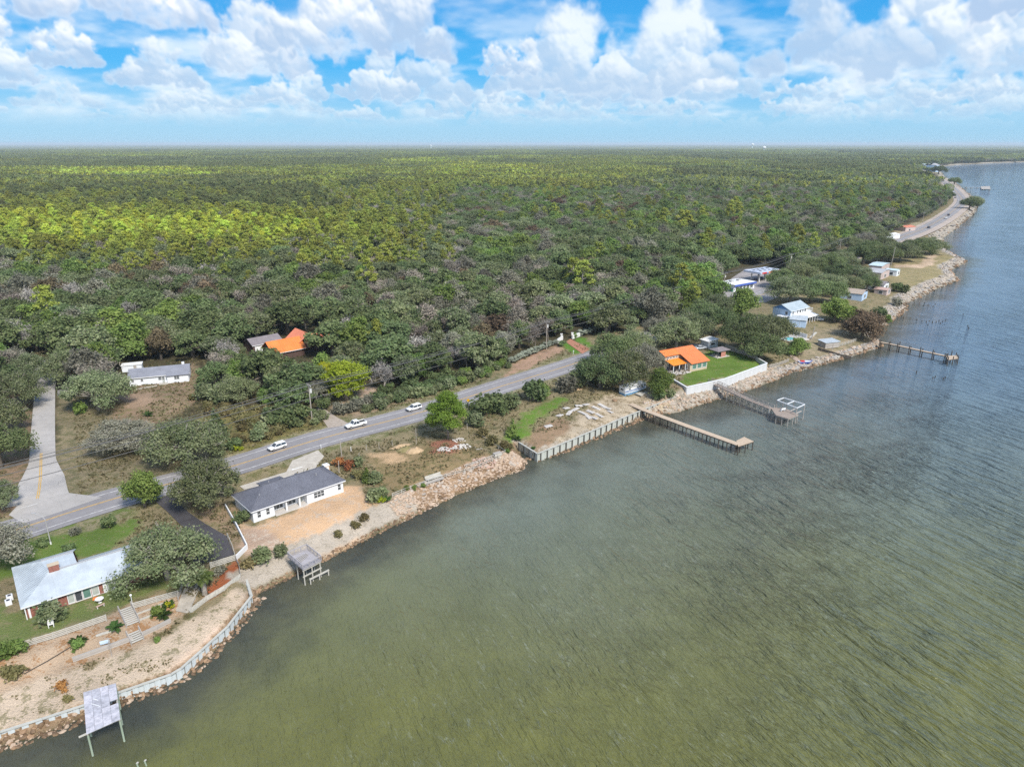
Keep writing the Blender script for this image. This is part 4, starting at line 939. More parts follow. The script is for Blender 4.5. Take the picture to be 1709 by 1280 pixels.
# ---- the wood: zones of the far bank decide the kind of tree
CLEAR = [[p[:2] for p in GP(q)] for q in (
 [(185, 612), (335, 600), (350, 665), (330, 700), (200, 730), (170, 690)], [(30, 640), (40, 612), (100, 612), (112, 640), (110, 660), (110, 830), (-60, 860), (-60, 700)],
 [(95, 655), (200, 690), (330, 740), (330, 788), (150, 822), (94, 810)], [(330, 660), (420, 664), (560, 705), (420, 752), (330, 780)], [(405, 572), (545, 552), (560, 645), (400, 645)],
 [(520, 690), (560, 650), (650, 640), (700, 665), (600, 705), (545, 720)], [(930, 590), (930, 560), (975, 548), (1010, 575)], [(1180, 520), (1196, 478), (1235, 444), (1302, 442), (1330, 470), (1300, 506), (1240, 520)],
 [(1360, 452), (1380, 436), (1445, 418), (1445, 440), (1390, 460)], [(640, 670), (760, 636), (860, 600), (880, 612), (700, 690)], [(200, 690), (350, 660), (350, 765), (300, 792)])]
def kind_at(px, py, r, n, w1, w2):
    top = 352 + 26 * w1 + 10 * w2 + max(0, px - 250) * 0.03; bot = 424 + 34 * w1 + 14 * w2 - max(0, px - 420) * 0.06
    if px < 650 + 160 * w1 and top < py < bot:
        f = min(1, (py - top) / 26 + .1, (bot - py) / 26 + .1) * min(1, (700 - px) / 260)
        if r < 0.80 * f: return 'pine_bright' if r > 0.16 * (1.3 - f) + .08 else 'pine'  # sunlit band painted by yellower pines, the light itself is even
        return 'bare' if r > 0.93 else ('bare_tan' if r > 0.84 else ('grey' if r > .72 else ('pine' if r > .45 else 'oak')))
    if px < 560 + 200 * w1 and 292 < py <= 372: return ('pine' if w2 + w1 > 0.12 else 'pine_dull') if r < 0.8 else ('oak' if r < 0.95 else 'bare')  # cloud-shaded band painted by duller pines
    if py < 292: return 'pine' if n > 0.42 and r < 0.85 else ('pine_dull' if r < 0.6 else ('oak' if r < .95 else 'brown'))
    if px < 760 and py < 450: return 'pine' if r < 0.22 else ('oak' if r < 0.55 else ('bare_tan' if r < 0.66 + 0.15 * n else ('dark' if r < 0.92 else 'bare')))
    if n > 0.56: return 'bare_tan' if r < 0.18 else ('grey' if r < 0.29 else ('oak' if r < 0.62 else ('dark' if r < 0.88 else ('bare' if r < 0.95 else 'brown'))))
    return 'dark' if r < 0.44 else ('oak' if r < 0.66 else ('green' if r < 0.84 else ('grey' if r < 0.89 else ('bare_tan' if r < 0.92 else ('pine' if r < 0.97 else 'bare')))))
pts = []
step = 8.4
ys = np.arange(150, 1150, step)
for yy in ys:
    stp = step if yy < 480 else step * 1.0
    xs = np.arange(-1.0 * (yy + 40), 0.86 * (yy + 40), stp)
    pts.append(np.c_[xs + rngF.uniform(-3.8, 3.8, len(xs)), np.full(len(xs), yy) + rngF.uniform(-3.8, 3.8, len(xs))])
P = np.concatenate(pts); ok = inpoly(P[:, 0], P[:, 1], NORTH)
P = P[ok]; rd, _ = polydist(P[:, 0], P[:, 1], ROAD_XY); d_s, _ = shore_d(P[:, 0], P[:, 1])
_px, _py = PXv(P[:, 0], P[:, 1], 0.0); tight = ((_px > 1010) & (_px < 1190)) | ((_px > 1300) & (_px < 1345))
ok = (rd > np.where(tight, 8.0, 13 + 8 * vnoise(P[:, 0], P[:, 1], 20, 3))) & (d_s > 12)
sdst, _ = polydist(P[:, 0], P[:, 1], [(p.x, p.y) for p in SIDE]); ok &= sdst > 8
for c in CLEAR: ok &= ~inpoly(P[:, 0], P[:, 1], c)
P = P[ok]
hx = np.array(HEROXY); dm = np.min((P[:, None, 0] - hx[None, :, 0]) ** 2 + (P[:, None, 1] - hx[None, :, 1]) ** 2 - (hx[None, :, 2] * 0.8) ** 2, 1); P = P[dm > 0]
px, py = PXv(P[:, 0], P[:, 1], 8.0); nz = vnoise(P[:, 0], P[:, 1], 55, 9); rr = rngF.uniform(0, 1, len(P))
order = np.argsort(P[:, 1] ** 2 + P[:, 0] ** 2); P, px, py, nz, rr = P[order], px[order], py[order], nz[order], rr[order]
vis = (px > -60) & (px < 1770)
W1 = vnoise(px, py * 4, 70, 71, 3) - 0.5; W2 = vnoise(px, py * 4, 25, 73, 2) - 0.5
LBL = {'oak': 'grey-green oak in the wood behind the road', 'dark': 'dark green oak in the wood behind the road', 'grey': 'pale lichen-grey oak in the wood behind the road', 'green': 'fresh green tree in the wood behind the road',
       'pine': 'green pine rising in the wood behind the road', 'pine_bright': 'sunlit-coloured yellow-green pine of the pine stand beyond the wood', 'pine_dull': 'dull olive pine of the pine stand beyond the wood',
       'bare': 'bare white-grey tree in the wood', 'bare_tan': 'leafless tan-grey tree in the wood', 'brown': 'brown-leaved tree in the wood'}
FAM = {'oak': 'oak', 'dark': 'oak', 'grey': 'oak', 'green': 'oak', 'brown': 'oak', 'pine': 'pine', 'pine_bright': 'pine', 'pine_dull': 'pine', 'bare': 'bare', 'bare_tan': 'bare'}
MAXN = {'oak': 250, 'pine': 120, 'bare': 100}
LAND = [(265, 625, 'the white house'), (470, 575, 'the orange-roofed house in the wood'), (575, 600, 'the yellow-green tree'), (645, 615, 'the bare white tree'), (790, 630, 'the brush above the second suv'), (912, 560, 'the pole in the palm row'), (960, 555, 'the white gate'), (1072, 515, 'the pole right of the gate'),
        (1235, 470, 'the petrol station'), (1340, 450, 'the pole by the sandy clearing'), (60, 600, 'the end of the side street'), (150, 640, 'the large oak by the side street'), (1420, 425, 'the pole in the far clearing')]
ORD = ['nearest'] + [nth(q) + ' nearest' for q in range(2, 99)]
DESC = {'oak': 'grey-green oak', 'dark': 'dark green oak', 'grey': 'pale lichen-grey oak', 'green': 'fresh green tree', 'pine': 'green pine', 'pine_bright': 'sunlit-coloured yellow-green pine', 'pine_dull': 'dull olive pine', 'bare': 'bare white-grey tree', 'bare_tan': 'leafless tan tree', 'brown': 'brown-leaved tree'}
cnt = {'oak': 0, 'pine': 0, 'bare': 0}; rest = []; single = []
for i in range(len(P)):
    kd = kind_at(px[i], py[i], rr[i], nz[i], W1[i], W2[i]); fam = FAM[kd]
    s1 = float(rngF.uniform(0.6, 1.65)) * (0.9 if fam == 'pine' else 1.0); s2 = (0.45 + 0.55 * s1) * float(rngF.uniform(0.85, 1.12))
    if kd == 'bare': s1 *= 0.85
    if vis[i] and cnt[fam] < MAXN[fam]:
        cnt[fam] += 1
        q = min(range(len(LAND)), key=lambda a: (px[i] - LAND[a][0]) ** 2 + 3 * (py[i] - LAND[a][1]) ** 2)
        dx, dy = px[i] - LAND[q][0], py[i] - LAND[q][1]
        side_ = 'left of' if dx < -abs(dy) * 1.4 else ('right of' if dx > abs(dy) * 1.4 else ('behind' if dy < 0 else 'in front of'))
        single.append((kd, q, side_, dx * dx + 3 * dy * dy, i, s1, s2))
    else: rest.append((P[i, 0], P[i, 1], kd, s1, s2))
fx = np.arange(-900, 120, 5.6); fy = np.arange(380, 1140, 5.6); FX, FY = np.meshgrid(fx, fy); FX = FX.ravel() + rngF.uniform(-2.4, 2.4, FX.size); FY = FY.ravel() + rngF.uniform(-2.4, 2.4, FY.size)
fpx, fpy = PXv(FX, FY, 8.0); m_ = (fpx > -60) & (fpx < 700) & (fpy < 440) & inpoly(FX, FY, NORTH); FX, FY, fpx, fpy = FX[m_], FY[m_], fpx[m_], fpy[m_]
F1 = vnoise(fpx, fpy * 4, 70, 71, 3) - 0.5; F2 = vnoise(fpx, fpy * 4, 25, 73, 2) - 0.5; FN = vnoise(FX, FY, 55, 9); FR = rngF.uniform(0, 1, len(FX))
for i in range(len(FX)):
    kd = kind_at(fpx[i], fpy[i], FR[i], FN[i], F1[i], F2[i])
    if 'pine' in kd: q_ = float(rngF.uniform(0.6, 1.0)); rest.append((FX[i], FY[i], kd, q_, q_ * float(rngF.uniform(0.85, 1.1))))
single.sort(key=lambda a: (a[0], a[1], a[2], a[3])); prev = None
for kd, q, side_, _, i, s1, s2 in single:
    rank = rank + 1 if prev == (kd, q, side_) else 0
    prev = (kd, q, side_); where = side_ + ' ' + LAND[q][2]
    lab = (ORD[rank] + ' ' + DESC[kd] + ' ' + where) if rank < len(ORD) else ('farther ' + DESC[kd] + ' in the wood ' + where)
    nm = {'oak': 'oak_tree', 'pine': 'pine_tree', 'bare': 'bare_tree'}[FAM[kd]]
    if kd in ('green', 'brown'): nm = 'broadleaf_tree'
    plant(kd, int(rngF.integers(0, 9)), (P[i, 0], P[i, 1], 0), (s1, s1, s2), float(rngF.uniform(0, 6.28)), nm, lab, 'tree', DESC[kd] + ' trees of the wood ' + where)
# ---- everything farther: one forest object per make-up, instancing single trees near and stands of trees far off
def scatter(name, locs, rots, scales, meshes, idx, label):
    hid = bpy.data.collections.new('proto_' + name)
    for q, m_ in enumerate(meshes):
        o = bpy.data.objects.new('%s_%02d' % (hid.name, q), m_); hid.objects.link(o)
    me = bpy.data.meshes.new(name); me.vertices.add(len(locs)); me.vertices.foreach_set('co', np.asarray(locs, np.float32).ravel())
    for nm, arr in (('rz', rots), ('idx', idx)):
        a = me.attributes.new(nm, 'FLOAT' if nm == 'rz' else 'INT', 'POINT'); a.data.foreach_set('value', np.asarray(arr, np.float32 if nm == 'rz' else np.int32))
    a = me.attributes.new('sc', 'FLOAT_VECTOR', 'POINT'); a.data.foreach_set('vector', np.asarray(scales, np.float32).ravel())
    ng = bpy.data.node_groups.new('scatter_' + name, 'GeometryNodeTree')
    ng.interface.new_socket('Geometry', in_out='INPUT', socket_type='NodeSocketGeometry'); ng.interface.new_socket('Geometry', in_out='OUTPUT', socket_type='NodeSocketGeometry')
    N = ng.nodes; Lk = ng.links
    gi = N.new('NodeGroupInput'); go = N.new('NodeGroupOutput'); ci = N.new('GeometryNodeCollectionInfo'); ci.inputs['Collection'].default_value = hid
    ci.inputs['Separate Children'].default_value = True; ci.inputs['Reset Children'].default_value = True
    ip = N.new('GeometryNodeInstanceOnPoints'); ip.inputs['Pick Instance'].default_value = True
    def na(nm, ty):
        n = N.new('GeometryNodeInputNamedAttribute'); n.data_type = ty; n.inputs['Name'].default_value = nm; return n.outputs['Attribute']
    cx = N.new('ShaderNodeCombineXYZ'); Lk.new(na('rz', 'FLOAT'), cx.inputs[2])
    Lk.new(gi.outputs[0], ip.inputs['Points']); Lk.new(ci.outputs[0], ip.inputs['Instance']); Lk.new(na('idx', 'INT'), ip.inputs['Instance Index'])
    Lk.new(cx.outputs[0], ip.inputs['Rotation']); Lk.new(na('sc', 'FLOAT_VECTOR'), ip.inputs['Scale']); Lk.new(ip.outputs[0], go.inputs[0])
    o = link(bpy.data.objects.new(name, me)); md = o.modifiers.new('scatter', 'NODES'); md.node_group = ng
    return tag(o, label, 'forest', None, 'stuff')
kinds = ['oak', 'dark', 'grey', 'green', 'pine', 'pine_bright', 'pine_dull', 'bare', 'bare_tan', 'brown']
proto = []; base = {}
for kd in kinds:
    base[kd] = (len(proto), len(TREE[kd])); proto += [c for _, c in TREE[kd]]
trunkproto = {}
idx = [base[q[2]][0] + int(rngF.integers(0, base[q[2]][1])) for q in rest]
scatter('woodland', [(q[0], q[1], 0) for q in rest], rngF.uniform(0, 6.28, len(rest)), [(q[3], q[3], q[4]) for q in rest], proto, idx, 'dense mixed oak and pine woodland stretching back from the road')
bt = [q for q in rest if q[2] in ('bare', 'bare_tan')]
tp = [t for kd in ('bare', 'bare_tan') for t, _ in TREE[kd]]
if bt: scatter('woodland_limbs', [(q[0], q[1], 0) for q in bt], rngF.uniform(0, 6.28, len(bt)), [(q[3], q[3], q[4]) for q in bt], tp, [0 if q[2] == 'bare' else 2 for q in bt], 'pale leafless limbs standing out of the woodland')
# stands of trees for the far woods
def make_stand(name, mix, seed, n=74, size=60.0):
    rng = np.random.default_rng(seed); groups = {}
    for i in range(n):
        kd, lm, sh = mix[int(rng.choice(len(mix), p=[q[3] for q in mix]))][:3]
        x, y = rng.uniform(-size / 2, size / 2, 2); tint = rng.uniform(-0.25, 0.25); s = rng.uniform(0.75, 1.25)
        if sh == 'p': L = [(0, 0, 13 * s, 2.9, 2.9, 2.4), (0.5, -0.6, 10.5 * s, 2.6, 2.6, 1.6), (0, 0, 15 * s, 1.6, 1.6, 1.4)]
        else: L = [(0, 0, 8 * s, 4.4, 4.4, 3.0), (2, 1, 7.5 * s, 3.0, 3.0, 2.4), (-1.5, -2, 7 * s, 3.0, 3.0, 2.4)]
        C, N, S, T = crown_arrays(L, 22, 7, 1.35 if sh != 'b' else 0.9, rng, 0.3, 0.6)
        C = C + np.array([x, y, 0]); groups.setdefault(lm.name, (lm, []))[1].append((C, N, S, np.clip(T + tint, 0, 1)))
    Vs = []; Ts = []; Ms = []; mats_ = []
    for lm, lst in groups.values():
        C, N, S, T = [np.concatenate(q) for q in zip(*lst)]
        V, T = quads_mesh('c', C, N, S, T, lm, rng=rng); Vs.append(V); Ts.append(T); Ms.append(np.full(len(V) // 4, len(mats_), np.int32)); mats_.append(lm)
    me = mesh_from_quads(name, np.concatenate(Vs), np.concatenate(Ts), mats_[0])
    for lm in mats_[1:]: me.materials.append(lm)
    me.polygons.foreach_set('material_index', np.concatenate(Ms)); me.update(); return me
ST = {
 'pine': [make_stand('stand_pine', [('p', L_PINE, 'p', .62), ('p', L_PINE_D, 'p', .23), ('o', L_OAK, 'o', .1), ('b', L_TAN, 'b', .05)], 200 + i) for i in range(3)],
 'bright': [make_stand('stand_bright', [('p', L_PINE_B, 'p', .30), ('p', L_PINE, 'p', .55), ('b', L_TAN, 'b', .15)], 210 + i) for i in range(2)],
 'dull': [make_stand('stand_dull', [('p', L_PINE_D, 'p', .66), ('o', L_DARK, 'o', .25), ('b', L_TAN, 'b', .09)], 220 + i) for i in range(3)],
 'oak': [make_stand('stand_oak', [('o', L_OAK, 'o', .4), ('o', L_DARK, 'o', .36), ('b', L_TAN, 'b', .14), ('o', L_BROWN, 'o', .04), ('p', L_PINE, 'p', .06)], 230 + i) for i in range(3)],
}
sproto = []; sb = {}
for kd, ms in ST.items(): sb[kd] = (len(sproto), len(ms)); sproto += ms
locs = []; sid = []; srot = []; ssc = []
yy = 1130.0
while yy < 7600:
    k = 1.0 if yy < 2600 else 1.5
    stp = 52 * k
    for xx in np.arange(-1.0 * (yy + 100), 0.95 * (yy + 100), stp):
        x = xx + rngF.uniform(-8, 8); y = yy + rngF.uniform(-8, 8)
        locs.append((x, y)); srot.append(rngF.uniform(0, 6.28)); ssc.append((k * 1.04, k * 1.04, 1.0 if k == 1 else 1.1))
    yy += stp
LA = np.array(locs); keep = inpoly(LA[:, 0], LA[:, 1], NORTH); rd, _ = polydist(LA[:, 0], LA[:, 1], ROAD_XY); ds_, _ = shore_d(LA[:, 0], LA[:, 1])
keep &= (rd > 38) & (ds_ > 42)
px, py = PXv(LA[:, 0], LA[:, 1], 10.0); nz = vnoise(LA[:, 0], LA[:, 1], 320, 19, 4); nz2 = vnoise(LA[:, 0], LA[:, 1] * 0.35, 300, 31, 3); r_ = rngF.uniform(0, 1, len(LA))
L2 = []; I2 = []; R2 = []; S2 = []
for i in np.where(keep)[0]:
    x_, y_ = px[i], py[i]; n_ = nz2[i] + (r_[i] - 0.5) * 0.10  # bright and dull stands carry the painted sun and cloud-shade bands
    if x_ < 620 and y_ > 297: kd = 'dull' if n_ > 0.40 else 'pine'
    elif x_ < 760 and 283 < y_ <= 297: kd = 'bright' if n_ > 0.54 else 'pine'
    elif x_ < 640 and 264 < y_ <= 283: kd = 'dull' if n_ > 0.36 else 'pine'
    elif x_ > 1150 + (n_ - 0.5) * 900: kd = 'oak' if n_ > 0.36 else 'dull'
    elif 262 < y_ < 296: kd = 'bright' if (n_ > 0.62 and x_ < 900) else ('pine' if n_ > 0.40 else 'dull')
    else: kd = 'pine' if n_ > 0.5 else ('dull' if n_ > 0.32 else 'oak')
    L2.append((LA[i, 0], LA[i, 1], 0)); I2.append(sb[kd][0] + int(rngF.integers(0, sb[kd][1]))); R2.append(srot[i]); S2.append(ssc[i])
scatter('far_woodland', L2, R2, S2, sproto, I2, 'endless flat pine forest reaching to the horizon')
# the canopy beyond, out to the horizon
def canopy_mat():
    m, k, b = new_mat('far_canopy')
    pos = k.new('ShaderNodeNewGeometry').outputs['Position']
    v = k.vmath('MULTIPLY', pos, (1, 0.4, 1))
    n = k.noise(v, 0.0016, 5, 0.6); f = k.noise(pos, 0.03, 4, 0.7)
    c = k.ramp(n, [(0.36, (0.085, 0.105, 0.055)), (0.5, (0.125, 0.14, 0.055)), (0.64, (0.18, 0.19, 0.06))])
    c = k.mix(1.0, c, k.ramp(f, [(0.3, (0.7,) * 3), (0.7, (1.3,) * 3)]), 'MULTIPLY')
    k.set(b.inputs['Base Color'], c); b.inputs['Roughness'].default_value = 1; b.inputs['Specular IOR Level'].default_value = 0
    k.set(b.inputs['Normal'], k.new('ShaderNodeBump', Strength=1.0, Distance=6.0, Height=f)); return m
X, Y = fan(7200, 46000, 1.012, 300, 1.05, 100)
Z = 10 + (vnoise(X, Y, 60, 41, 3) - 0.5) * 8 + (vnoise(X, Y, 1500, 43, 3) - 0.5) * 16
me, used = grid_mesh('far_canopy', X, Y, Z, None, canopy_mat())
tag(link(bpy.data.objects.new('horizon_forest', me)), 'hazy line of forest along the horizon', 'forest', None, 'stuff')
# grass tufts and weeds on the open ground
def tufts():
    rng = np.random.default_rng(5); Ps = []
    for y0, y1, n in ((66, 130, 16000), (130, 260, 22000)):
        y = rng.uniform(y0, y1, n * 3); x = rng.uniform(-0.8, 0.62, n * 3) * (y + 10)
        Ps.append(np.c_[x, y])
    Q = np.concatenate(Ps); z, d = terrain(Q[:, 0], Q[:, 1]); _, s = shore_d(Q[:, 0], Q[:, 1])
    a, b, f = zone_colors(Q[:, 0], Q[:, 1], d, s)
    lum = a @ np.array([0.3, 0.6, 0.1]); green = a[:, 1] / (a[:, 0] + 1e-6)
    rd, _ = polydist(Q[:, 0], Q[:, 1], ROAD_XY); sdst, _ = polydist(Q[:, 0], Q[:, 1], [(p.x, p.y) for p in SIDE])
    den = vnoise(Q[:, 0], Q[:, 1], 3.5, 61, 3)
    ok = (d > 6.5) & (rd > 7.2) & (sdst > 7) & (lum < 0.26) & (green < 1.25) & (den > 0.45)
    low = (d > 2) & (d <= 9) & (lum > 0.3) & (Q[:, 1] < 100) & (den > 0.64)
    for c in PAVED: ok &= ~inpoly(Q[:, 0], Q[:, 1], c)
    ok |= low; Q = Q[ok]; z = z[ok]; n = len(Q)
    N = np.c_[rng.normal(size=(n, 2)) * 1.0, rng.uniform(0.1, 0.8, n)]
    V, T = quads_mesh('t', np.c_[Q, z + 0.12], N, np.where(low[ok], rng.uniform(0.12, 0.4, n), rng.uniform(0.25, 0.75, n)), np.clip(den[ok] * 0.9 + rng.normal(size=n) * 0.18, 0, 1), L_TUFT, rng=rng)
    o = link(bpy.data.objects.new('grass_tufts', mesh_from_quads('grass_tufts', V, T, L_TUFT)))
    tag(o, 'dry grass tufts scattered over the open lots', 'grass', None, 'stuff')
PAVED = [[p[:2] for p in GP(q)] for q in ([(-80, 985), (45, 1030), (180, 985), (260, 960), (310, 962), (300, 986), (230, 1005), (180, 1030), (0, 1090), (-80, 1115)], [(-80, 940), (0, 908), (60, 892), (190, 856), (215, 900), (60, 950), (-80, 1000)], [(258, 836), (292, 823), (300, 842), (345, 876), (378, 895), (391, 926), (322, 940), (318, 925), (332, 905)], [(400, 820), (400, 806), (488, 768), (535, 750), (545, 765), (470, 805)],
         [(395, 880), (395, 845), (575, 795), (580, 825), (430, 885)], [(545, 718), (590, 709), (540, 655), (525, 660)], [(0, 1020), (0, 945), (190, 905), (235, 965), (60, 1035)])]
tufts()
# ================================================================ SHORE: ROCKS, WALLS, FENCES
def rock_mesh(seed, m):
    rng = np.random.default_rng(seed); bm = bmesh.new(); bmesh.ops.create_icosphere(bm, subdivisions=1, radius=0.5)
    st = rng.uniform(0.75, 1.25, 3); cut = rng.normal(size=(5, 3)); cut /= np.linalg.norm(cut, axis=1, keepdims=True)
    for v in bm.verts:
        c = np.array(v.co) * st * rng.uniform(0.9, 1.1)
        for q in cut:
            e = c @ q - 0.30
            if e > 0: c = c - q * e
        v.co = c
    me = bpy.data.meshes.new('rock'); bm.to_mesh(me); bm.free(); me.materials.append(m); return me
R_TAN = mat('tan_rock', (0.50, 0.385, 0.29), (0.35, 0.26, 0.19), scale=0.6, rough=0.9, bump=0.5, bscale=5)
R_PALE = mat('pale_rock', (0.49, 0.425, 0.36), (0.35, 0.295, 0.245), scale=0.6, rough=0.9, bump=0.5, bscale=5)
R_BROWN = mat('wet_brown_rock', (0.22, 0.145, 0.085), (0.10, 0.065, 0.04), scale=0.8, rough=0.6, bump=0.5, bscale=5)
R_ORANGE = mat('stained_rock', (0.36, 0.24, 0.15), (0.23, 0.145, 0.085), scale=0.7, rough=0.7, bump=0.5, bscale=5)
R_GREY = mat('grey_rock', (0.38, 0.355, 0.33), (0.27, 0.25, 0.23), scale=0.6, rough=0.9, bump=0.5, bscale=5)
ROCKS = {m.name: [rock_mesh(300 + i, m) for i in range(4)] for m in (R_TAN, R_PALE, R_BROWN, R_ORANGE, R_GREY)}
SV = [Vector((p[0], p[1], 0)) for p in SHORE]
def shore_pt(s, d):
    i = min(int(s), len(SV) - 2); a, b = SV[i], SV[i + 1]; p = a.lerp(b, s - i); t = (b - a).normalized(); return p + Vector((-t.y, t.x, 0)) * d
def bank(label, s0, s1, d0, d1, n, z0, z1, mats_, lo_mats, flat=0.7, lowd=1.2, fill=1.6, fill_m=None):
    lens = [0]
    for q in range(1, 121): lens.append(lens[-1] + (shore_pt(s0 + (s1 - s0) * q / 120, 0) - shore_pt(s0 + (s1 - s0) * (q - 1) / 120, 0)).length)
    o = shore_pt(s0, d0); o.z = WATER; root = thing('riprap_bank', label, 'rocks', o)
    for i in range(n):
        L = lens[-1] * (i + random.random()) / n; j = next(q for q in range(1, 121) if lens[q] >= L or q == 120)
        s = s0 + (s1 - s0) * (j - 1 + (L - lens[j - 1]) / max(lens[j] - lens[j - 1], 1e-6)) / 120
        d = d0 + (d1 - d0) * random.random(); p = shore_pt(s, d); sz = random.uniform(z0, z1); p.z = max(zat(p.x, p.y), WATER - 0.12) + sz * 0.08
        mm = random.choice(lo_mats if d < lowd else mats_)
        inst(random.choice(ROCKS[mm.name]), 'rock', root, p - o, (random.uniform(-.5, .5), random.uniform(-.5, .5), random.uniform(0, 6.28)), (sz * random.uniform(0.9, 1.5), sz * random.uniform(0.8, 1.2), sz * flat * random.uniform(0.7, 1.2)))
    # small stones packed between the counted rocks
    n2 = int(n * fill); rng = np.random.default_rng(n + int(s0 * 10)); Vs = []; Fs = []; base = ROCKS[mats_[0].name][0]
    bv = np.array([v.co[:] for v in base.vertices]); bf = [tuple(f.vertices) for f in base.polygons]
    for i in range(n2):
        s = s0 + (s1 - s0) * rng.uniform(); d = d0 + (d1 - d0) * rng.uniform(); p = shore_pt(s, d); sz = rng.uniform(z0 * 0.45, z0 * 0.95); a = rng.uniform(0, 6.28)
        M = np.array([[math.cos(a), -math.sin(a), 0], [math.sin(a), math.cos(a), 0], [0, 0, flat]]) * sz
        q = bv @ M.T * np.array([1.2, 1, 1]) + np.array([p.x - o.x, p.y - o.y, max(zat(p.x, p.y), WATER - 0.12) - o.z + sz * 0.05])
        k0 = len(Vs) * len(bv); Vs.append(q); Fs += [tuple(k0 + t for t in f) for f in bf]
    if n2:
        me = bpy.data.meshes.new('rock_fill'); me.from_pydata(np.concatenate(Vs).tolist(), [], Fs); me.materials.append(fill_m or mats_[-1]); me.update()
        f_ = inst(me, 'rock_fill', root); f_['kind'] = 'stuff'
    return root
bank('brown rocks heaped along the foot of the pale corrugated seawall', 1.2, 9.6, -1.5, 0.5, 300, 0.5, 1.05, [R_ORANGE, R_BROWN, R_TAN], [R_BROWN, R_BROWN, R_ORANGE, R_TAN])
bank('orange-brown rocks edging the grey slope by the wooden deck', 9.8, 15.9, -0.5, 0.7, 150, 0.4, 0.9, [R_ORANGE, R_BROWN], [R_BROWN, R_ORANGE])
bank('big tan boulders of the revetment below the vacant lot', 15.6, 20.6, -0.4, 5.4, 300, 0.7, 1.3, [R_TAN, R_TAN, R_PALE], [R_ORANGE, R_BROWN, R_TAN], 0.6, 1.0, 4.5, R_TAN)
bank('orange rocks along the foot of the greenish seawall of the sandy lot', 22.8, 27.2, -1.9, 0.5, 190, 0.6, 1.2, [R_ORANGE, R_TAN, R_PALE], [R_BROWN, R_ORANGE])
bank('pale rocks sloping up to the tall white seawall', 27.0, 31.6, -0.3, 5.6, 300, 0.7, 1.35, [R_PALE, R_PALE, R_TAN], [R_ORANGE, R_BROWN], 0.65, 1.0)
bank('low line of pale rocks between the white seawall and the old pier', 31.6, 38.0, -0.4, 3.6, 290, 0.8, 1.7, [R_PALE, R_TAN, R_GREY], [R_BROWN, R_ORANGE], 0.65, 0.9)
bank('grey rocks around the shore bend beyond the old pier', 38.0, 43.0, -0.6, 6.3, 290, 0.9, 2.0, [R_GREY, R_PALE], [R_BROWN, R_ORANGE], 0.6, 1.2)
bank('grey-white rocks round the grassy point', 43.0, 49.0, -0.8, 6.8, 300, 1.2, 2.6, [R_GREY, R_GREY, R_PALE], [R_ORANGE, R_BROWN], 0.5, 1.5)
bank('grey rocks below the far bend of the road', 49.0, 56.0, -1.0, 10.5, 280, 2.0, 4.0, [R_GREY, R_PALE], [R_ORANGE, R_BROWN], 0.45, 2.0, 0.8)
# ---- seawalls
V_BLUE = mat('pale_vinyl', (0.52, 0.565, 0.58), (0.37, 0.41, 0.42), scale=0.5, rough=0.55, stretch=(1, 1, 0.4))
V_CAP = mat('cap_board', (0.50, 0.50, 0.46), (0.36, 0.355, 0.32), scale=1.2, rough=0.9)
V_GREEN = mat('green_vinyl', (0.45, 0.465, 0.43), (0.31, 0.33, 0.30), scale=0.5, rough=0.7)
C_WALL = mat('white_concrete_wall', (0.56, 0.57, 0.58), (0.42, 0.43, 0.44), scale=0.5, rough=0.8, stretch=(1, 1, 0.3))
DARKW = mat('dark_wet_wood', (0.10, 0.085, 0.07), (0.05, 0.045, 0.04), scale=3, rough=0.9, bump=0.4)
GREYW = mat('grey_weathered_wood', (0.43, 0.40, 0.37), (0.29, 0.265, 0.24), scale=2.2, rough=0.9, bump=0.3, stretch=(0.3, 2, 2))
PALEW = mat('pale_painted_wood', (0.53, 0.51, 0.46), (0.37, 0.35, 0.31), scale=1.6, rough=0.85, bump=0.25)
TANW = mat('new_tan_boards', (0.50, 0.40, 0.30), (0.40, 0.31, 0.23), scale=1.4, rough=0.85, stretch=(0.4, 3, 1))
BROWNW = mat('brown_boards', (0.33, 0.27, 0.23), (0.23, 0.185, 0.155), scale=1.4, rough=0.85, stretch=(0.4, 3, 1))
WHITE = mat('white_paint', (0.74, 0.75, 0.76), (0.62, 0.63, 0.65), scale=0.9, rough=0.6)
def seawall(name, label, pts, h, step, pm, cm, pile=None, thick=0.12, cap_w=0.4, corr=0.22):
    o = Vector(pts[0]); root = thing(name, label, 'seawall', o); Q = linear_pts([Vector(p) - o for p in pts], step)
    for i in range(len(Q) - 1):
        a, b = Q[i], Q[i + 1]; t = (b - a).normalized(); n = Vector((-t.y, t.x, 0)) * (corr if i % 2 else 0)
        bar(root, 'panel', a + n - Vector((0, 0, h / 2 + 0.04)), b + n - Vector((0, 0, h / 2 + 0.04)), thick, h, pm)
        if pile and i % pile == 0: bar(root, 'pile', a - t.cross(Vector((0, 0, 1))) * -0.0 + Vector((t.y, -t.x, 0)) * 0.14 - Vector((0, 0, h)), a + Vector((t.y, -t.x, 0)) * 0.14 - Vector((0, 0, 0.05)), 0.18, 0.18, DARKW)
    P = [Vector(p) - o for p in pts]
    for i in range(len(P) - 1):
        for a, b in zip(*(lambda L: (L[:-1], L[1:]))(linear_pts([P[i], P[i + 1]], 6.0))): bar(root, 'cap', a, b + (b - a).normalized() * 0.05, cap_w, 0.12, cm)
    return root
SWZ = -2.15
seawall('vinyl_seawall', 'pale blue corrugated seawall curving along the sandy beach', [G(x, y, SWZ) for x, y in ((-180, 1278), (0, 1221), (70, 1199), (141, 1176), (201, 1154), (285, 1125), (302, 1115), (336, 1085), (380, 1045), (420, 994), (411, 966))], 2.0, 0.75, V_BLUE, V_CAP)
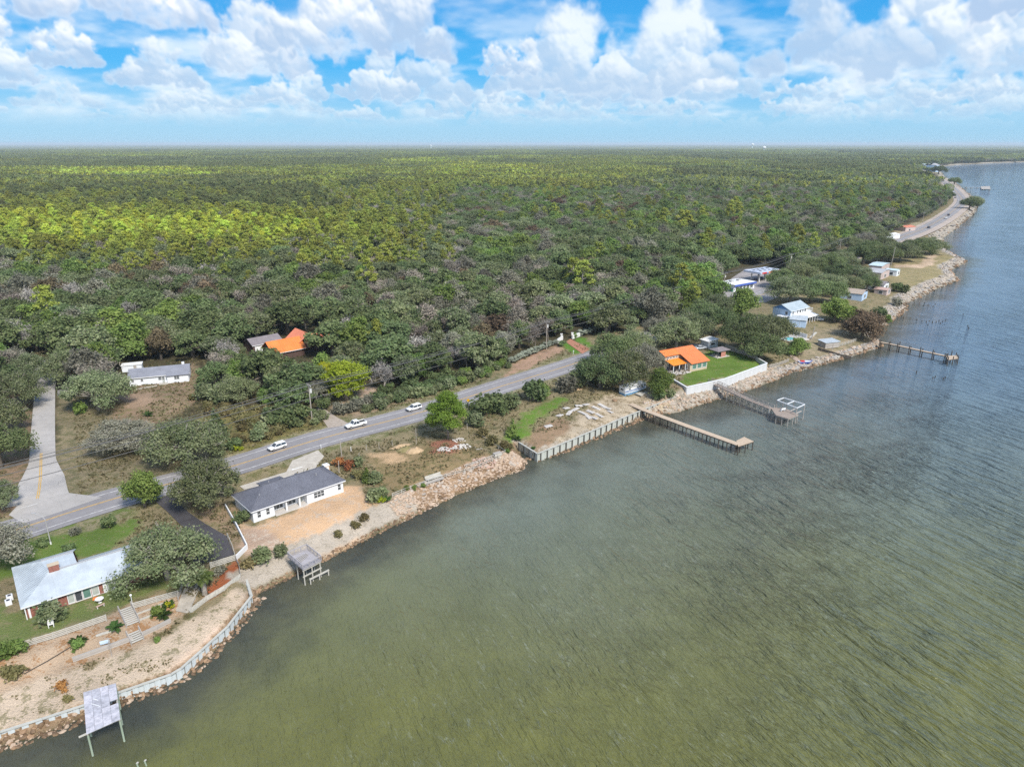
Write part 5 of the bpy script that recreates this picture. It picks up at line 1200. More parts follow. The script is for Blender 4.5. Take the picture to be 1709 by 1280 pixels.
seawall('vinyl_seawall', 'greenish seawall with dark piles in front of the sandy lot', [G(x, y, -1.45) for x, y in ((866, 738), (897, 757), (960, 731), (1030, 701), (1085, 679), (1130, 661))], 2.6, 1.2, V_GREEN, V_CAP, 2)
seawall('concrete_seawall', 'tall smooth white seawall round the green lawn of the tan house', [G(x, y, 0.75) for x, y in ((1116, 628), (1146, 646), (1210, 632), (1280, 606), (1262, 596))], 4.6, 3.0, C_WALL, WHITE, None, 0.3, 0.5, 0.0)
def low_wall(name, label, pts, h, w, m, step=4.0, cat='wall'):
    o = Vector(pts[0]); root = thing(name, label, cat, o); Q = linear_pts([Vector(p) - o for p in pts], step)
    for a, b in zip(Q[:-1], Q[1:]): bar(root, 'wall_panel', a + Vector((0, 0, h / 2)), b + Vector((0, 0, h / 2)), w, h, m)
    return root
low_wall('boundary_wall', 'low white wall between the black driveway and the sandy yard', [GT(377, 848), GT(395, 880), GT(413, 916), GT(394, 935)], 1.0, 0.2, WHITE)
# ---- fences
def fence(name, label, pts, h, rails, sp, m, rw=0.14, pw=0.14, boards=False, cat='fence', gap=None):
    P = [Vector(p) for p in pts]; o = P[0].copy(); root = thing(name, label, cat, o); Q = []
    for i in range(len(P) - 1):
        seg = linear_pts([P[i], P[i + 1]], sp); Q += seg[:-1]
    Q.append(P[-1])
    for p in Q: bx(root, 'post', p - o + Vector((0, 0, h / 2)), (pw, pw, h + 0.12), m)
    for a, b in zip(Q[:-1], Q[1:]):
        for r in rails: bar(root, 'rail', a - o + Vector((0, 0, h * r)), b - o + Vector((0, 0, h * r)), 0.05, rw, m)
        if boards:
            n = max(1, int((b - a).length / 0.9))
            for q in range(n): bar(root, 'board', a.lerp(b, q / n) - o + Vector((0, 0, h * 0.52)), a.lerp(b, (q + 0.97) / n) - o + Vector((0, 0, h * 0.52)), 0.04, h * 0.96, m)
    return root
def GTL(*px): return [GT(*p) for p in px]
fence('rail_fence', 'pale wooden fence along the top of the bank at left', GTL((-60, 1112), (0, 1093), (90, 1066), (178, 1036)), 1.15, (0.95, 0.7, 0.45, 0.22), 2.0, PALEW, 0.17)
fence('rail_fence', 'pale wooden fence right of the beach stairs up to the ramp', GTL((224, 1016), (262, 1005), (298, 995)), 1.15, (0.95, 0.7, 0.45, 0.22), 2.0, PALEW, 0.17)
fence('rail_fence', 'wooden fence running up the left edge of the concrete ramp', GTL((298, 1003), (306, 978), (312, 962)), 1.1, (0.95, 0.62, 0.3), 1.8, GREYW)
fence('rail_fence', 'pale picket fence at the lower end of the black driveway', GTL((352, 949), (375, 942), (394, 936)), 1.3, (0.95, 0.72, 0.5, 0.25), 2.0, PALEW, 0.2)
fence('rail_fence', 'weathered fence along the red mulch beside the driveway wall', GTL((394, 936), (400, 950), (402, 966)), 1.1, (0.95, 0.6, 0.3), 1.8, GREYW)
fence('rail_fence', 'long boarded fence above the beach right of the ramp', GTL((318, 1024), (345, 1003), (375, 985), (401, 966)), 1.0, (0.95,), 1.6, PALEW, 0.12, 0.14, True)
fence('rail_fence', 'thin rail beside the black driveway edge', GTL((380, 897), (388, 915), (394, 935)), 1.0, (0.95, 0.5), 2.2, PALEW, 0.09, 0.1)
fence('garden_edging', 'thin rail along the right side of the concrete ramp', GTL((333, 985), (326, 1000), (320, 1014)), 0.5, (0.9,), 2.0, PALEW, 0.1, 0.1)
low_wall('timber_wall', 'low timber retaining wall below the bank at the beach', [GT(122, 1104), GT(180, 1083), GT(222, 1068)], 0.75, 0.3, GREYW, 2.2)
low_wall('timber_wall', 'low timber retaining wall right of the lower beach steps', [GT(236, 1062), GT(262, 1050), GT(285, 1038)], 0.7, 0.3, GREYW, 2.2)
low_wall('timber_edging', 'thin plank edging across the bank slope below the fence', [GT(228, 1026), GT(250, 1018), GT(272, 1008)], 0.3, 0.12, PALEW, 3.0)
low_wall('timber_edging', 'second plank edging lower on the bank slope', [GT(230, 1037), GT(258, 1026), GT(262, 1024)], 0.3, 0.12, PALEW, 3.0)
low_wall('plank', 'loose pale plank lying on the bank', [GT(160, 1062), GT(192, 1052)], 0.25, 0.3, PALEW, 9.0, 'plank')
low_wall('pipe', 'dark drain pipe lying down the sandy bank', [GT(40, 1125), GT(80, 1103), GT(121, 1078)], 0.12, 0.12, DARKW, 9.0, 'pipe')
def stairs(label, top, bot, w, n, rail=1.0):
    t, b = Vector(top), Vector(bot); root = thing('wooden_stairs', label, 'stairs', b); u = (t - b); f = Vector((u.x, u.y, 0)).normalized(); sd = Vector((-f.y, f.x, 0)) * w / 2
    for s in (-1, 1):
        bar(root, 'stringer', sd * s + Vector((0, 0, 0.1)), u + sd * s + Vector((0, 0, 0.1)), 0.08, 0.3, GREYW)
        for q in (0, 0.5, 1): bx(root, 'post', u * q + sd * s + Vector((0, 0, rail / 2)), (0.12, 0.12, rail), GREYW)
        bar(root, 'handrail', sd * s + Vector((0, 0, rail)), u + sd * s + Vector((0, 0, rail)), 0.1, 0.14, GREYW)
    for i in range(n): bar(root, 'tread', u * ((i + 0.5) / n) - sd + Vector((0, 0, 0.22)), u * ((i + 0.5) / n) + sd + Vector((0, 0, 0.22)), 0.36, 0.06, PALEW)
    return root
a = GT(209, 1016); b = GT(222, 1043); stairs('upper flight of grey wooden stairs down the bank', a, b, 1.9, 9)
a = GT(222, 1056); b = GT(230, 1072); stairs('lower flight of grey wooden steps onto the beach', a, b, 1.8, 5, 0.9)
fence('rail_fence', 'rail of the weathered boardwalk along the tan boulders', GTL((655, 830), (700, 812), (745, 797), (790, 785), (832, 766), (843, 757)), 1.0, (0.95, 0.5), 2.2, PALEW, 0.1, 0.12)
fence('rail_fence', 'second boardwalk rail by the pink rubble', GTL((778, 781), (800, 773), (830, 762)), 0.9, (0.95, 0.5), 2.0, PALEW, 0.1, 0.12)
fence('wire_fence', 'leaning rail beside the reeds at the inlet', GTL((800, 728), (820, 742), (845, 757)), 0.8, (0.9,), 3.0, PALEW, 0.1, 0.12)
fence('board_fence', 'grey board fence behind the lawn of the tan house', GTL((1210, 583), (1240, 592), (1262, 600)), 1.9, (0.9, 0.2), 2.4, GREYW, 0.1, 0.12, True)
fence('rail_fence', 'grey rail fence beside the concrete steps right of the white seawall', GTL((1284, 614), (1300, 610), (1316, 604)), 1.2, (0.95, 0.7, 0.45, 0.2), 2.0, GREYW)
fence('board_fence', 'long dark fence below the blue house', GTL((1365, 585), (1400, 596), (1420, 600)), 1.3, (0.9, 0.2), 2.6, DARKW, 0.1, 0.12, True)
fence('rail_fence', 'white rail fence right of the little tin-roofed shelter', GTL((1396, 580), (1420, 573), (1428, 570)), 1.3, (0.95, 0.6, 0.3), 2.0, PALEW)
GATE_W = mat('gate_white', (0.72, 0.72, 0.71), (0.6, 0.6, 0.6), scale=0.8, rough=0.7)
low_wall('gate_wall', 'white gate wall left of the terracotta driveway', [GT(930, 573), GT(939, 567)], 1.6, 0.4, GATE_W)
low_wall('gate_wall', 'white gate wall right of the terracotta driveway', [GT(955, 566), GT(971, 560)], 1.6, 0.4, GATE_W)
low_wall('white_fence', 'white fence behind the palms left of the gate', [GT(855, 603), GT(890, 588), GT(928, 573)], 1.1, 0.15, GATE_W, 5.0, 'fence')
low_wall('white_fence', 'long white fence along the wood edge right of the gate', [GT(1000, 549), GT(1030, 541), GT(1062, 535)], 1.5, 0.15, GATE_W, 6.0, 'fence')
for i, (x, y) in enumerate(((937, 567), (955, 565))):
    t = thing('gate_pillar', ('left' if i == 0 else 'right') + ' white gate pillar with ball cap at the terracotta driveway', 'pillar', GT(x, y)); bx(t, 'shaft', (0, 0, 1.1), (0.7, 0.7, 2.2), GATE_W); bx(t, 'cap', (0, 0, 2.28), (0.95, 0.95, 0.16), GATE_W)
# ---- palms
L_PALM = leaf_mat('palm_fronds', (0.05, 0.085, 0.02), (0.10, 0.145, 0.04), (0.2, 0.24, 0.1)); L_SAGO = leaf_mat('sago_fronds', (0.022, 0.05, 0.01), (0.045, 0.085, 0.018), (0.09, 0.14, 0.035)); L_PGREY = leaf_mat('grey_palm_fronds', (0.13, 0.155, 0.11), (0.235, 0.26, 0.2), (0.38, 0.4, 0.32))
def frond_mesh(name, n, L, droop, lm, seed, wid=0.22, up0=0.9, leaf=14):
    rng = np.random.default_rng(seed); C = []; V = []; T = []
    for i in range(n):
        a = 2.4 * i + rng.uniform(-.2, .2); e = up0 * rng.uniform(0.15, 1.0); LL = L * rng.uniform(0.8, 1.1); p = np.zeros(3); tint = rng.uniform(0.2, 0.9)
        for q in range(leaf):
            t = q / leaf; el = e - droop * t * t * 1.6; d = np.array([math.cos(a) * math.cos(el), math.sin(a) * math.cos(el), math.sin(el)]); sd = np.array([-math.sin(a), math.cos(a), 0])
            p2 = p + d * LL / leaf; w = wid * LL * (math.sin(math.pi * min(1, t * 0.9 + 0.12)))
            for s in (-1, 1):
                tip = p2 + sd * s * w + np.array([0, 0, -0.35 * w]) + d * w * 0.3
                V += [p, p2, tip + d * 0.04, tip - d * 0.05]; T += [min(1, max(0, tint + rng.normal() * .1))] * 4
            p = p2
    return mesh_from_quads(name, np.array(V), np.array(T), lm)
PALM_C = frond_mesh('fronds', 30, 2.3, 1.0, L_PALM, 3, 0.2); SAGO_C = frond_mesh('fronds', 30, 1.25, 0.7, L_SAGO, 4, 0.16); PGREY_C = frond_mesh('fronds', 20, 1.5, 0.8, L_PGREY, 6, 0.3)
PALM_T = MB().tube([(0, 0, -0.3), (0.1, 0, 1.5), (0.05, 0, 3.0)], [0.42, 0.38, 0.33], 9).mesh('trunk', BARK_P)
SAGO_T = MB().tube([(0, 0, -0.2), (0, 0, 0.35)], [0.25, 0.2], 7).mesh('trunk', BARK)
def palm(label, p, cm, tm, h, s, name='palm_tree', group=None):
    t = thing(name, label, 'palm', p, random.uniform(0, 6), group); t.scale = (s,) * 3; inst(tm, 'trunk', t); inst(cm, 'fronds', t, (0, 0, h)); return t
palm('cabbage palm with a rough pale trunk beside the concrete ramp', GT(342, 992), PALM_C, PALM_T, 3.0, 1.1)
for x, y, s, l in ((193, 1050, 1.15, 'sago palm left of the upper beach stairs'), (131, 1074, 1.15, 'sago palm at the left end of the timber retaining wall'), (273, 1030, 1.3, 'sago palm left of the concrete ramp'), (281, 1012, 1.0, 'smaller sago palm just above the larger one by the ramp'),
                   (645, 836, 1.1, 'little fan palm at the start of the boardwalk rail'), (862, 736, 1.2, 'little palm on the corner of the greenish seawall'), (890, 749, 0.6, 'tiny palm seedling on the sand behind the greenish seawall'), (248, 694, 1.3, 'young palm in front of the white house')):
    palm(l, GT(x, y), SAGO_C, SAGO_T, 0.3, s, 'sago_palm')
for i in range(17):
    t_ = i / 16; palm(nth(i + 1) + ' grey-green palm from the left in the row along the white fence', GT(852 + 74 * t_ + random.uniform(-1.5, 1.5), 606 - 31 * t_ + random.uniform(-1.5, 1)), PGREY_C, SAGO_T, 0.9, random.uniform(0.95, 1.35), 'fan_palm', 'palms along the white fence')
for i in range(10):
    t_ = i / 9; palm(nth(i + 1) + ' grey-green palm from the left in the row right of the gate', GT(968 + 32 * t_ + random.uniform(-1, 1), 561 - 10 * t_ + random.uniform(-1.5, 1)), PGREY_C, SAGO_T, 0.9, random.uniform(1.0, 1.5), 'fan_palm', 'palms right of the gate')
# ---- rubble, slabs, mounds
R_CONC = mat('broken_concrete', (0.56, 0.53, 0.50), (0.42, 0.39, 0.36), scale=0.8, rough=0.9, bump=0.3); ROCKS[R_CONC.name] = [rock_mesh(340 + i, R_CONC) for i in range(4)]
R_PINK = mat('pink_rubble', (0.50, 0.36, 0.30), (0.38, 0.26, 0.2), scale=0.8, rough=0.9, bump=0.3); ROCKS[R_PINK.name] = [rock_mesh(350 + i, R_PINK) for i in range(4)]
def pile(name, label, c, rx, ry, n, s0, s1, m, ang=0.0, rise=0.5):
    c = Vector(c); root = thing(name, label, 'rubble', c)
    for i in range(n):
        a = random.uniform(0, 6.28); r = math.sqrt(random.random()); x = math.cos(a) * r * rx; y = math.sin(a) * r * ry; X_ = x * math.cos(ang) - y * math.sin(ang); Y_ = x * math.sin(ang) + y * math.cos(ang); sz = random.uniform(s0, s1)
        inst(random.choice(ROCKS[m.name]), 'rubble_piece', root, (X_, Y_, zat(c.x + X_, c.y + Y_) - c.z + (1 - r) * rise + 0.05), (random.uniform(-.5, .5), random.uniform(-.5, .5), random.uniform(0, 6)), (sz * random.uniform(0.9, 1.6), sz, sz * 0.55))
pile('rubble_pile', 'white broken concrete pile under the lone pine, left heap', GT(741, 750), 1.7, 1.3, 40, 0.3, 0.8, R_CONC); pile('rubble_pile', 'long white rubble heap right of the lone pine', GT(770, 746), 3.0, 1.3, 60, 0.3, 0.85, R_CONC, 0.5)
pile('rubble_pile', 'small white rubble heap nearest the lone pine', GT(766, 735), 2.2, 1.0, 34, 0.3, 0.75, R_CONC, 0.6); pile('rubble_pile', 'low grey debris heap at the right of the vacant lot', GT(793, 748), 2.4, 0.9, 24, 0.3, 0.6, R_GREY, -0.3, 0.1)
pile('rubble_pile', 'pink concrete rubble behind the boardwalk rail', GT(808, 772), 3.0, 1.8, 60, 0.4, 1.0, R_PINK, 0.4, 0.3); pile('rubble_pile', 'tan stones on the bank right of the boardwalk seat', GT(786, 778), 1.3, 0.9, 12, 0.4, 1.0, R_TAN, 0.4, 0.2)
def mound(label, p, rx, ry, h, m, ang):
    bm = bmesh.new(); bmesh.ops.create_grid(bm, x_segments=22, y_segments=22, size=1.0)
    rng = np.random.default_rng(int(rx * 10))
    for v in bm.verts:
        r = math.hypot(v.co.x, v.co.y); q = max(0, 1 - r * r); n = float(vnoise([v.co.x * 3 + rx], [v.co.y * 3], 0.8, 7)[0]); x, y = v.co.x * rx, v.co.y * ry
        v.co = (x * math.cos(ang) - y * math.sin(ang), x * math.sin(ang) + y * math.cos(ang), h * q ** 1.4 * (0.6 + 0.8 * n) - 0.12)
    me = bpy.data.meshes.new('dirt_mound'); bm.to_mesh(me); bm.free(); me.materials.append(m); me.polygons.foreach_set('use_smooth', [True] * len(me.polygons))
    o = link(bpy.data.objects.new('dirt_mound', me)); o.location = p; tag(o, label, 'mound')
DIRT = mat('orange_dirt', (0.47, 0.34, 0.21), (0.34, 0.24, 0.14), scale=1.2, rough=0.95, bump=0.6); GRASSD = mat('grassy_dirt', (0.24, 0.2, 0.1), (0.16, 0.14, 0.06), scale=1.5, rough=0.95, bump=0.6)
mound('orange dirt mound on the vacant lot', GT(692, 753), 2.6, 1.8, 1.1, DIRT, 0.4); mound('grassy brown mound left of the orange dirt mound', GT(676, 751), 2.6, 1.7, 1.0, GRASSD, 0.4); mound('low pale dirt heap at the road side of the mounds', GT(668, 745), 3.6, 1.2, 0.6, DIRT, 0.6); mound('small sand heap by the oaks on the sandy lot', GT(966, 650), 1.6, 1.0, 0.5, DIRT, 0.4)
SLABS = [(915, 712, 2.2, 1.6, .4), (950, 690, 3.2, 1.2, 1.2), (960, 684, 3.0, 1.1, .9), (972, 690, 3.4, 1.1, 2.2), (985, 688, 3.2, 1.2, 2.1), (995, 682, 2.8, 1.0, 2.4), (1005, 678, 3.0, 1.1, 2.2), (1012, 682, 3.2, 1.0, 2.3), (978, 676, 2.2, 1.1, .7), (966, 678, 2.2, 1.0, .3), (1018, 688, 2.4, .9, 2.1), (990, 698, 3.0, 1.0, 2.2), (1000, 694, 3.2, .9, 2.1), (945, 682, 2.0, 1.2, .6), (934, 694, 2.2, 1.4, 1.0), (982, 697, 2.6, 1.0, 1.9)]
for i, (x, y, L_, w_, a_) in enumerate(SLABS):
    p = GT(x, y, 0.18); me = MB().box((0, 0, 0), (L_, w_, 0.22)).mesh('slab', R_CONC); o = inst(me, 'concrete_slab', None, p, (random.uniform(-.12, .12), random.uniform(-.12, .12), a_))
    tag(o, 'lone leaning concrete slab on the brown sand near the greenish seawall' if i == 0 else nth(1 + sorted(q[0] for q in SLABS[1:]).index(x)) + ' broken concrete slab from the left strewn on the sandy lot', 'slab', None if i == 0 else 'slabs on the sandy lot')
# ================================================================ PIERS, DECKS, BOATHOUSE
def pier(label, path, w, sp, deck_m, post_m, rail=False, brace=False, proud=0.0, head=None, head_m=None, post_w=0.28, name='pier', short=0.0):
    o = Vector(path[0]); o = Vector((o.x, o.y, WATER)); root = thing(name, label, 'pier', o)
    P = [Vector(p) - o for p in path]; Q = linear_pts(P, sp)
    for i, (a, b) in enumerate(zip(Q[:-1], Q[1:])):
        t = (b - a).normalized(); n = Vector((-t.y, t.x, 0)).normalized() * w / 2
        bar(root, 'deck_board', a, b - t * 0.02, w, 0.12, deck_m)
        for s in (-1, 1): bar(root, 'stringer', a + n * s * 0.9 - Vector((0, 0, 0.17)), b + n * s * 0.9 - Vector((0, 0, 0.17)), 0.1, 0.22, post_m)
    for i, a in enumerate(Q):
        t = (Q[min(i + 1, len(Q) - 1)] - Q[max(i - 1, 0)]).normalized(); n = Vector((-t.y, t.x, 0)).normalized() * w / 2
        for s in (-1, 1): post(root, 'post', a + n * s * 1.06 - Vector((0, 0, a.z + 2.4)), a.z + 2.4 + (1.05 if rail else proud * random.uniform(0.4, 1.2)) - 0.02, post_w * random.uniform(0.85, 1.15), post_m, (random.uniform(-.02, .02), random.uniform(-.02, .02)))
        bar(root, 'crossbeam', a - n * 1.2 - Vector((0, 0, 0.38)), a + n * 1.2 - Vector((0, 0, 0.38)), 0.12, 0.2, post_m)
        if brace: bar(root, 'brace', a - n - Vector((0, 0, 0.5)), a + n - Vector((0, 0, a.z - 0.5)), 0.07, 0.16, post_m); bar(root, 'brace', a + n - Vector((0, 0, 0.5)), a - n - Vector((0, 0, a.z - 0.5)), 0.07, 0.16, post_m)
    if rail:
        for a, b in zip(Q[:-1], Q[1:]):
            t = (b - a).normalized(); n = Vector((-t.y, t.x, 0)).normalized() * w / 2
            for s in (-1, 1):
                for h in (1.0, 0.55): bar(root, 'rail', a + n * s + Vector((0, 0, h)), b + n * s + Vector((0, 0, h)), 0.06, 0.12, post_m)
    if head:
        H = [Vector(p) - o for p in head]; c = sum(H, Vector()) / len(H)
        n_ = 8
        if len(H) == 4:
            for q in range(n_):
                a0 = H[0].lerp(H[3], q / n_); a1 = H[0].lerp(H[3], (q + 0.96) / n_); b0 = H[1].lerp(H[2], q / n_); b1 = H[1].lerp(H[2], (q + 0.96) / n_)
                MB().slab([a0 + Vector((0, 0, .03)), b0 + Vector((0, 0, .03)), b1 + Vector((0, 0, .03)), a1 + Vector((0, 0, .03))], 0.14).build('platform_board', head_m or deck_m, root)
        else: MB().slab([h + Vector((0, 0, .03)) for h in H], 0.14).build('platform', head_m or deck_m, root)
        for i, h in enumerate(H):
            for f in (0.0, 0.5):
                q = h.lerp(H[(i + 1) % len(H)], f).lerp(c, 0.06)
                post(root, 'post', q - Vector((0, 0, q.z + 2.4)), q.z + 2.3 + (proud * random.uniform(.5, 1.5) if proud else 0.0), post_w, post_m)
            bar(root, 'rim_joist', h.lerp(c, .03) - Vector((0, 0, 0.22)), H[(i + 1) % len(H)].lerp(c, .03) - Vector((0, 0, 0.22)), 0.1, 0.24, post_m)
    return root
pier('long plain tan pier ending in an L-shaped platform', [G(1052, 674, -1.2), G(1075, 684, -1.2), G(1150, 712, -1.2), G(1232, 741.5, -1.2)], 1.9, 2.6, TANW, DARKW, head=[G(1229, 735.5, -1.2), G(1242, 729, -1.2), G(1258, 736.5, -1.2), G(1232, 745, -1.2)])
p3 = pier('railed brown pier with braces leading to the boat lift', [G(1185, 637, -0.3), G(1218, 652, -0.5), G(1250, 667, -1.1), G(1288, 682, -1.2)], 1.7, 2.4, BROWNW, GREYW, True, True, head=[G(1286, 680, -1.2), G(1310, 681, -1.2), G(1333, 692, -1.2), G(1316, 699, -1.2), G(1295, 693, -1.2)], post_w=0.22)
ow = Vector((G(1310, 690, -1.2).x, G(1310, 690, -1.2).y, WATER))
sw = thing('deck_swing', 'white bench swing on the platform of the railed pier', 'bench', G(1306, 686, -1.14)); bx(sw, 'seat', (0, 0, 0.45), (1.5, 0.5, 0.08), WHITE, .4); bx(sw, 'backrest', (0.12, -0.25, 0.75), (1.5, 0.08, 0.55), WHITE, .4); bx(sw, 'leg', (-.55, -.2, 0.22), (0.1, 0.5, 0.44), WHITE, .4); bx(sw, 'leg', (.55, .2, 0.22), (0.1, 0.5, 0.44), WHITE, .4)
def boat_lift():
    c = [G(x, y, 0.9) for x, y in ((1297, 668), (1308, 664), (1343, 675), (1330, 681))]; o = Vector((c[0].x, c[0].y, WATER)); root = thing('boat_lift', 'white metal boat lift frame beside the railed pier platform', 'boat lift', o); C_ = [q - o for q in c]
    for q in C_ + [C_[1].lerp(C_[2], .5), C_[0].lerp(C_[3], .5)]: post(root, 'post', q - Vector((0, 0, q.z + 2)), q.z + 2, 0.26, GREYW)
    bar(root, 'beam', C_[0], C_[3], 0.22, 0.26, WHITE); bar(root, 'beam', C_[1], C_[2], 0.22, 0.26, WHITE); bar(root, 'crossbeam', C_[2], C_[3], 0.2, 0.2, WHITE); bar(root, 'crossbeam', C_[0], C_[1], 0.2, 0.2, WHITE); bar(root, 'crossbeam', C_[0].lerp(C_[3], .5), C_[1].lerp(C_[2], .5), 0.2, 0.2, WHITE)
    bar(root, 'cradle', C_[3].lerp(C_[0], .1) - Vector((0, 0, 2.2)), C_[2].lerp(C_[1], .1) - Vector((0, 0, 2.2)), 0.3, 0.2, GREYW); bar(root, 'cradle', C_[3].lerp(C_[0], .4) - Vector((0, 0, 2.2)), C_[2].lerp(C_[1], .4) - Vector((0, 0, 2.2)), 0.3, 0.2, GREYW)
boat_lift()
pier('old narrow pier with tall dark pilings and a plank platform', [G(1470, 571, -1.3), G(1500, 577, -1.3), G(1578, 594, -1.3)], 1.3, 4.4, TANW, DARKW, proud=1.3, head=[G(1579, 594, -1.3), G(1596, 593, -1.3), G(1600, 598, -1.3), G(1582, 600.5, -1.3)], post_w=0.34)
pier('distant grey pier beyond the far bend', [G(1612, 313, -1.5), G(1640, 313, -1.5)], 3.5, 9.0, GREYW, GREYW, head=[G(1637, 311.5, -1.5), G(1652, 311, -1.5), G(1653, 316, -1.5), G(1638, 316, -1.5)], post_w=0.8)
for i, (x, y) in enumerate([(1526, 508), (1534, 508), (1541, 511), (1543, 507), (1549, 512), (1557, 513), (1561, 509)]):
    p = G(x, y, WATER); t = thing('piling', nth(i + 1) + ' dark piling from the left of the farther ruined dock', 'piling', p, 0, 'farther ruined dock pilings'); post(t, 'shaft', (0, 0, -1.5), 1.5 + random.uniform(0.4, 1.2), random.uniform(.3, .42), DARKW, (random.uniform(-.08, .08), random.uniform(-.08, .08))); inst(ucyl(GREYW), 'top', t, (0, 0, -0.2), (0, 0, 0), (.2, .2, 0.4))
for i, (x, y) in enumerate([(1508, 531), (1519, 533), (1530, 535), (1539, 537), (1546, 539), (1548, 543), (1551, 537), (1556, 540), (1562, 539), (1567, 537), (1569, 541), (1573, 538), (1578, 536), (1607, 526), (1615, 545), (1616, 549)]):
    p = G(x, y, WATER); t = thing('piling', nth(i + 1) + ' dark broken piling from the left of the nearer ruined dock', 'piling', p, 0, 'ruined dock pilings'); post(t, 'shaft', (0, 0, -1.5), 1.5 + random.uniform(0.4, 1.2), random.uniform(.3, .42), DARKW, (random.uniform(-.08, .08), random.uniform(-.08, .08))); inst(ucyl(GREYW), 'top', t, (0, 0, -0.2), (0, 0, 0), (.2, .2, 0.4))
for i, (x, y) in enumerate([(1529, 624), (1557, 633), (1560, 631), (1574, 634), (1577, 631)]):
    p = G(x, y, WATER); t = thing('piling', nth(i + 1) + ' dark piling stub from the left in the water below the old pier', 'piling', p, 0, 'piling stubs below the old pier'); post(t, 'shaft', (0, 0, -1.5), 1.5 + random.uniform(0.5, 1.3), .3, DARKW, (random.uniform(-.1, .1), 0)); inst(ucyl(GREYW), 'top', t, (0, 0, -0.2), (0, 0, 0), (.2, .2, 0.3))
GREENW = mat('algae_green_post', (0.36, 0.42, 0.34), (0.24, 0.30, 0.22), scale=2, rough=0.8)
for x, y, l in ((233, 1281, 'left of the two pale green posts in the shallow water'), (246, 1277, 'right of the two pale green posts in the shallow water')):
    t = thing('piling', l, 'piling', G(x, y, WATER)); post(t, 'shaft', (0, 0, -1), 1.9, 0.2, GREENW, (.05, -.1)); bx(t, 'cap', (-0.09, -0.05, 0.92), (.24, .24, .06), PALEW)
def boathouse():
    c = [G(x, y, z) for x, y, z in ((138.7, 1155, 0.45), (193.5, 1139.5, 0.45), (201, 1199.5, 0.1), (144, 1225, 0.1))]; o = Vector((c[3].x, c[3].y, WATER)); root = thing('boathouse', 'weathered lavender-grey boathouse roof on posts over the water', 'boathouse', o); C_ = [q - o for q in c]
    RM = mat('weathered_roof_boards', (0.42, 0.42, 0.47), (0.25, 0.25, 0.28), scale=1.6, rough=0.9, bump=0.5, lo=0.3, hi=0.6); RM2 = mat('bleached_roof_boards', (0.50, 0.49, 0.54), (0.31, 0.31, 0.35), scale=2.2, rough=0.9, bump=0.5, lo=0.3, hi=0.6)
    n = 9; m_ = 4
    for i in range(n):
        for j in range(m_):
            if (i, j) in ((4, 3),): continue
            q = lambda u, v: C_[0].lerp(C_[1], u).lerp(C_[3].lerp(C_[2], u), v)
            dz = Vector((0, 0, random.uniform(0, 0.03))); e = 0.012
            MB().slab([q((j + e) / m_, (i + 1 - e) / n) + dz, q((j + 1 - e) / m_, (i + 1 - e) / n) + dz, q((j + 1 - e) / m_, (i + e) / n) + dz, q((j + e) / m_, (i + e) / n) + dz], 0.06).build('roof_panel', random.choice((RM, RM2)), root)
    for u in (0.03, 0.97):
        for v in (0.04, 0.5, 0.96):
            p = C_[0].lerp(C_[1], u).lerp(C_[3].lerp(C_[2], u), v); post(root, 'post', Vector((p.x, p.y, -2)), p.z + 1.9, 0.26, GREENW)
    for v in (0.04, 0.96):
        a = C_[0].lerp(C_[3], v); b = C_[1].lerp(C_[2], v); bar(root, 'beam', a + (a - b) * (0.22 if v > .5 else 0) - Vector((0, 0, 0.2)), b - Vector((0, 0, 0.2)), 0.16, 0.2, PALEW)
    for u in (0.03, 0.97): bar(root, 'beam', C_[0].lerp(C_[1], u) - Vector((0, 0, 0.18)), C_[3].lerp(C_[2], u) - Vector((0, 0, 0.18)), 0.14, 0.18, GREYW)
    bar(root, 'loose_board', C_[0].lerp(C_[2], .30) + Vector((-.2, .2, 0.06)), C_[0].lerp(C_[2], .42) + Vector((-.3, .5, 0.06)), 0.08, 0.04, WHITE); bar(root, 'loose_board', C_[0].lerp(C_[2], .42) + Vector((-.9, -.1, 0.06)), C_[0].lerp(C_[2], .48) + Vector((.1, -.3, 0.06)), 0.07, 0.04, WHITE)
boathouse()
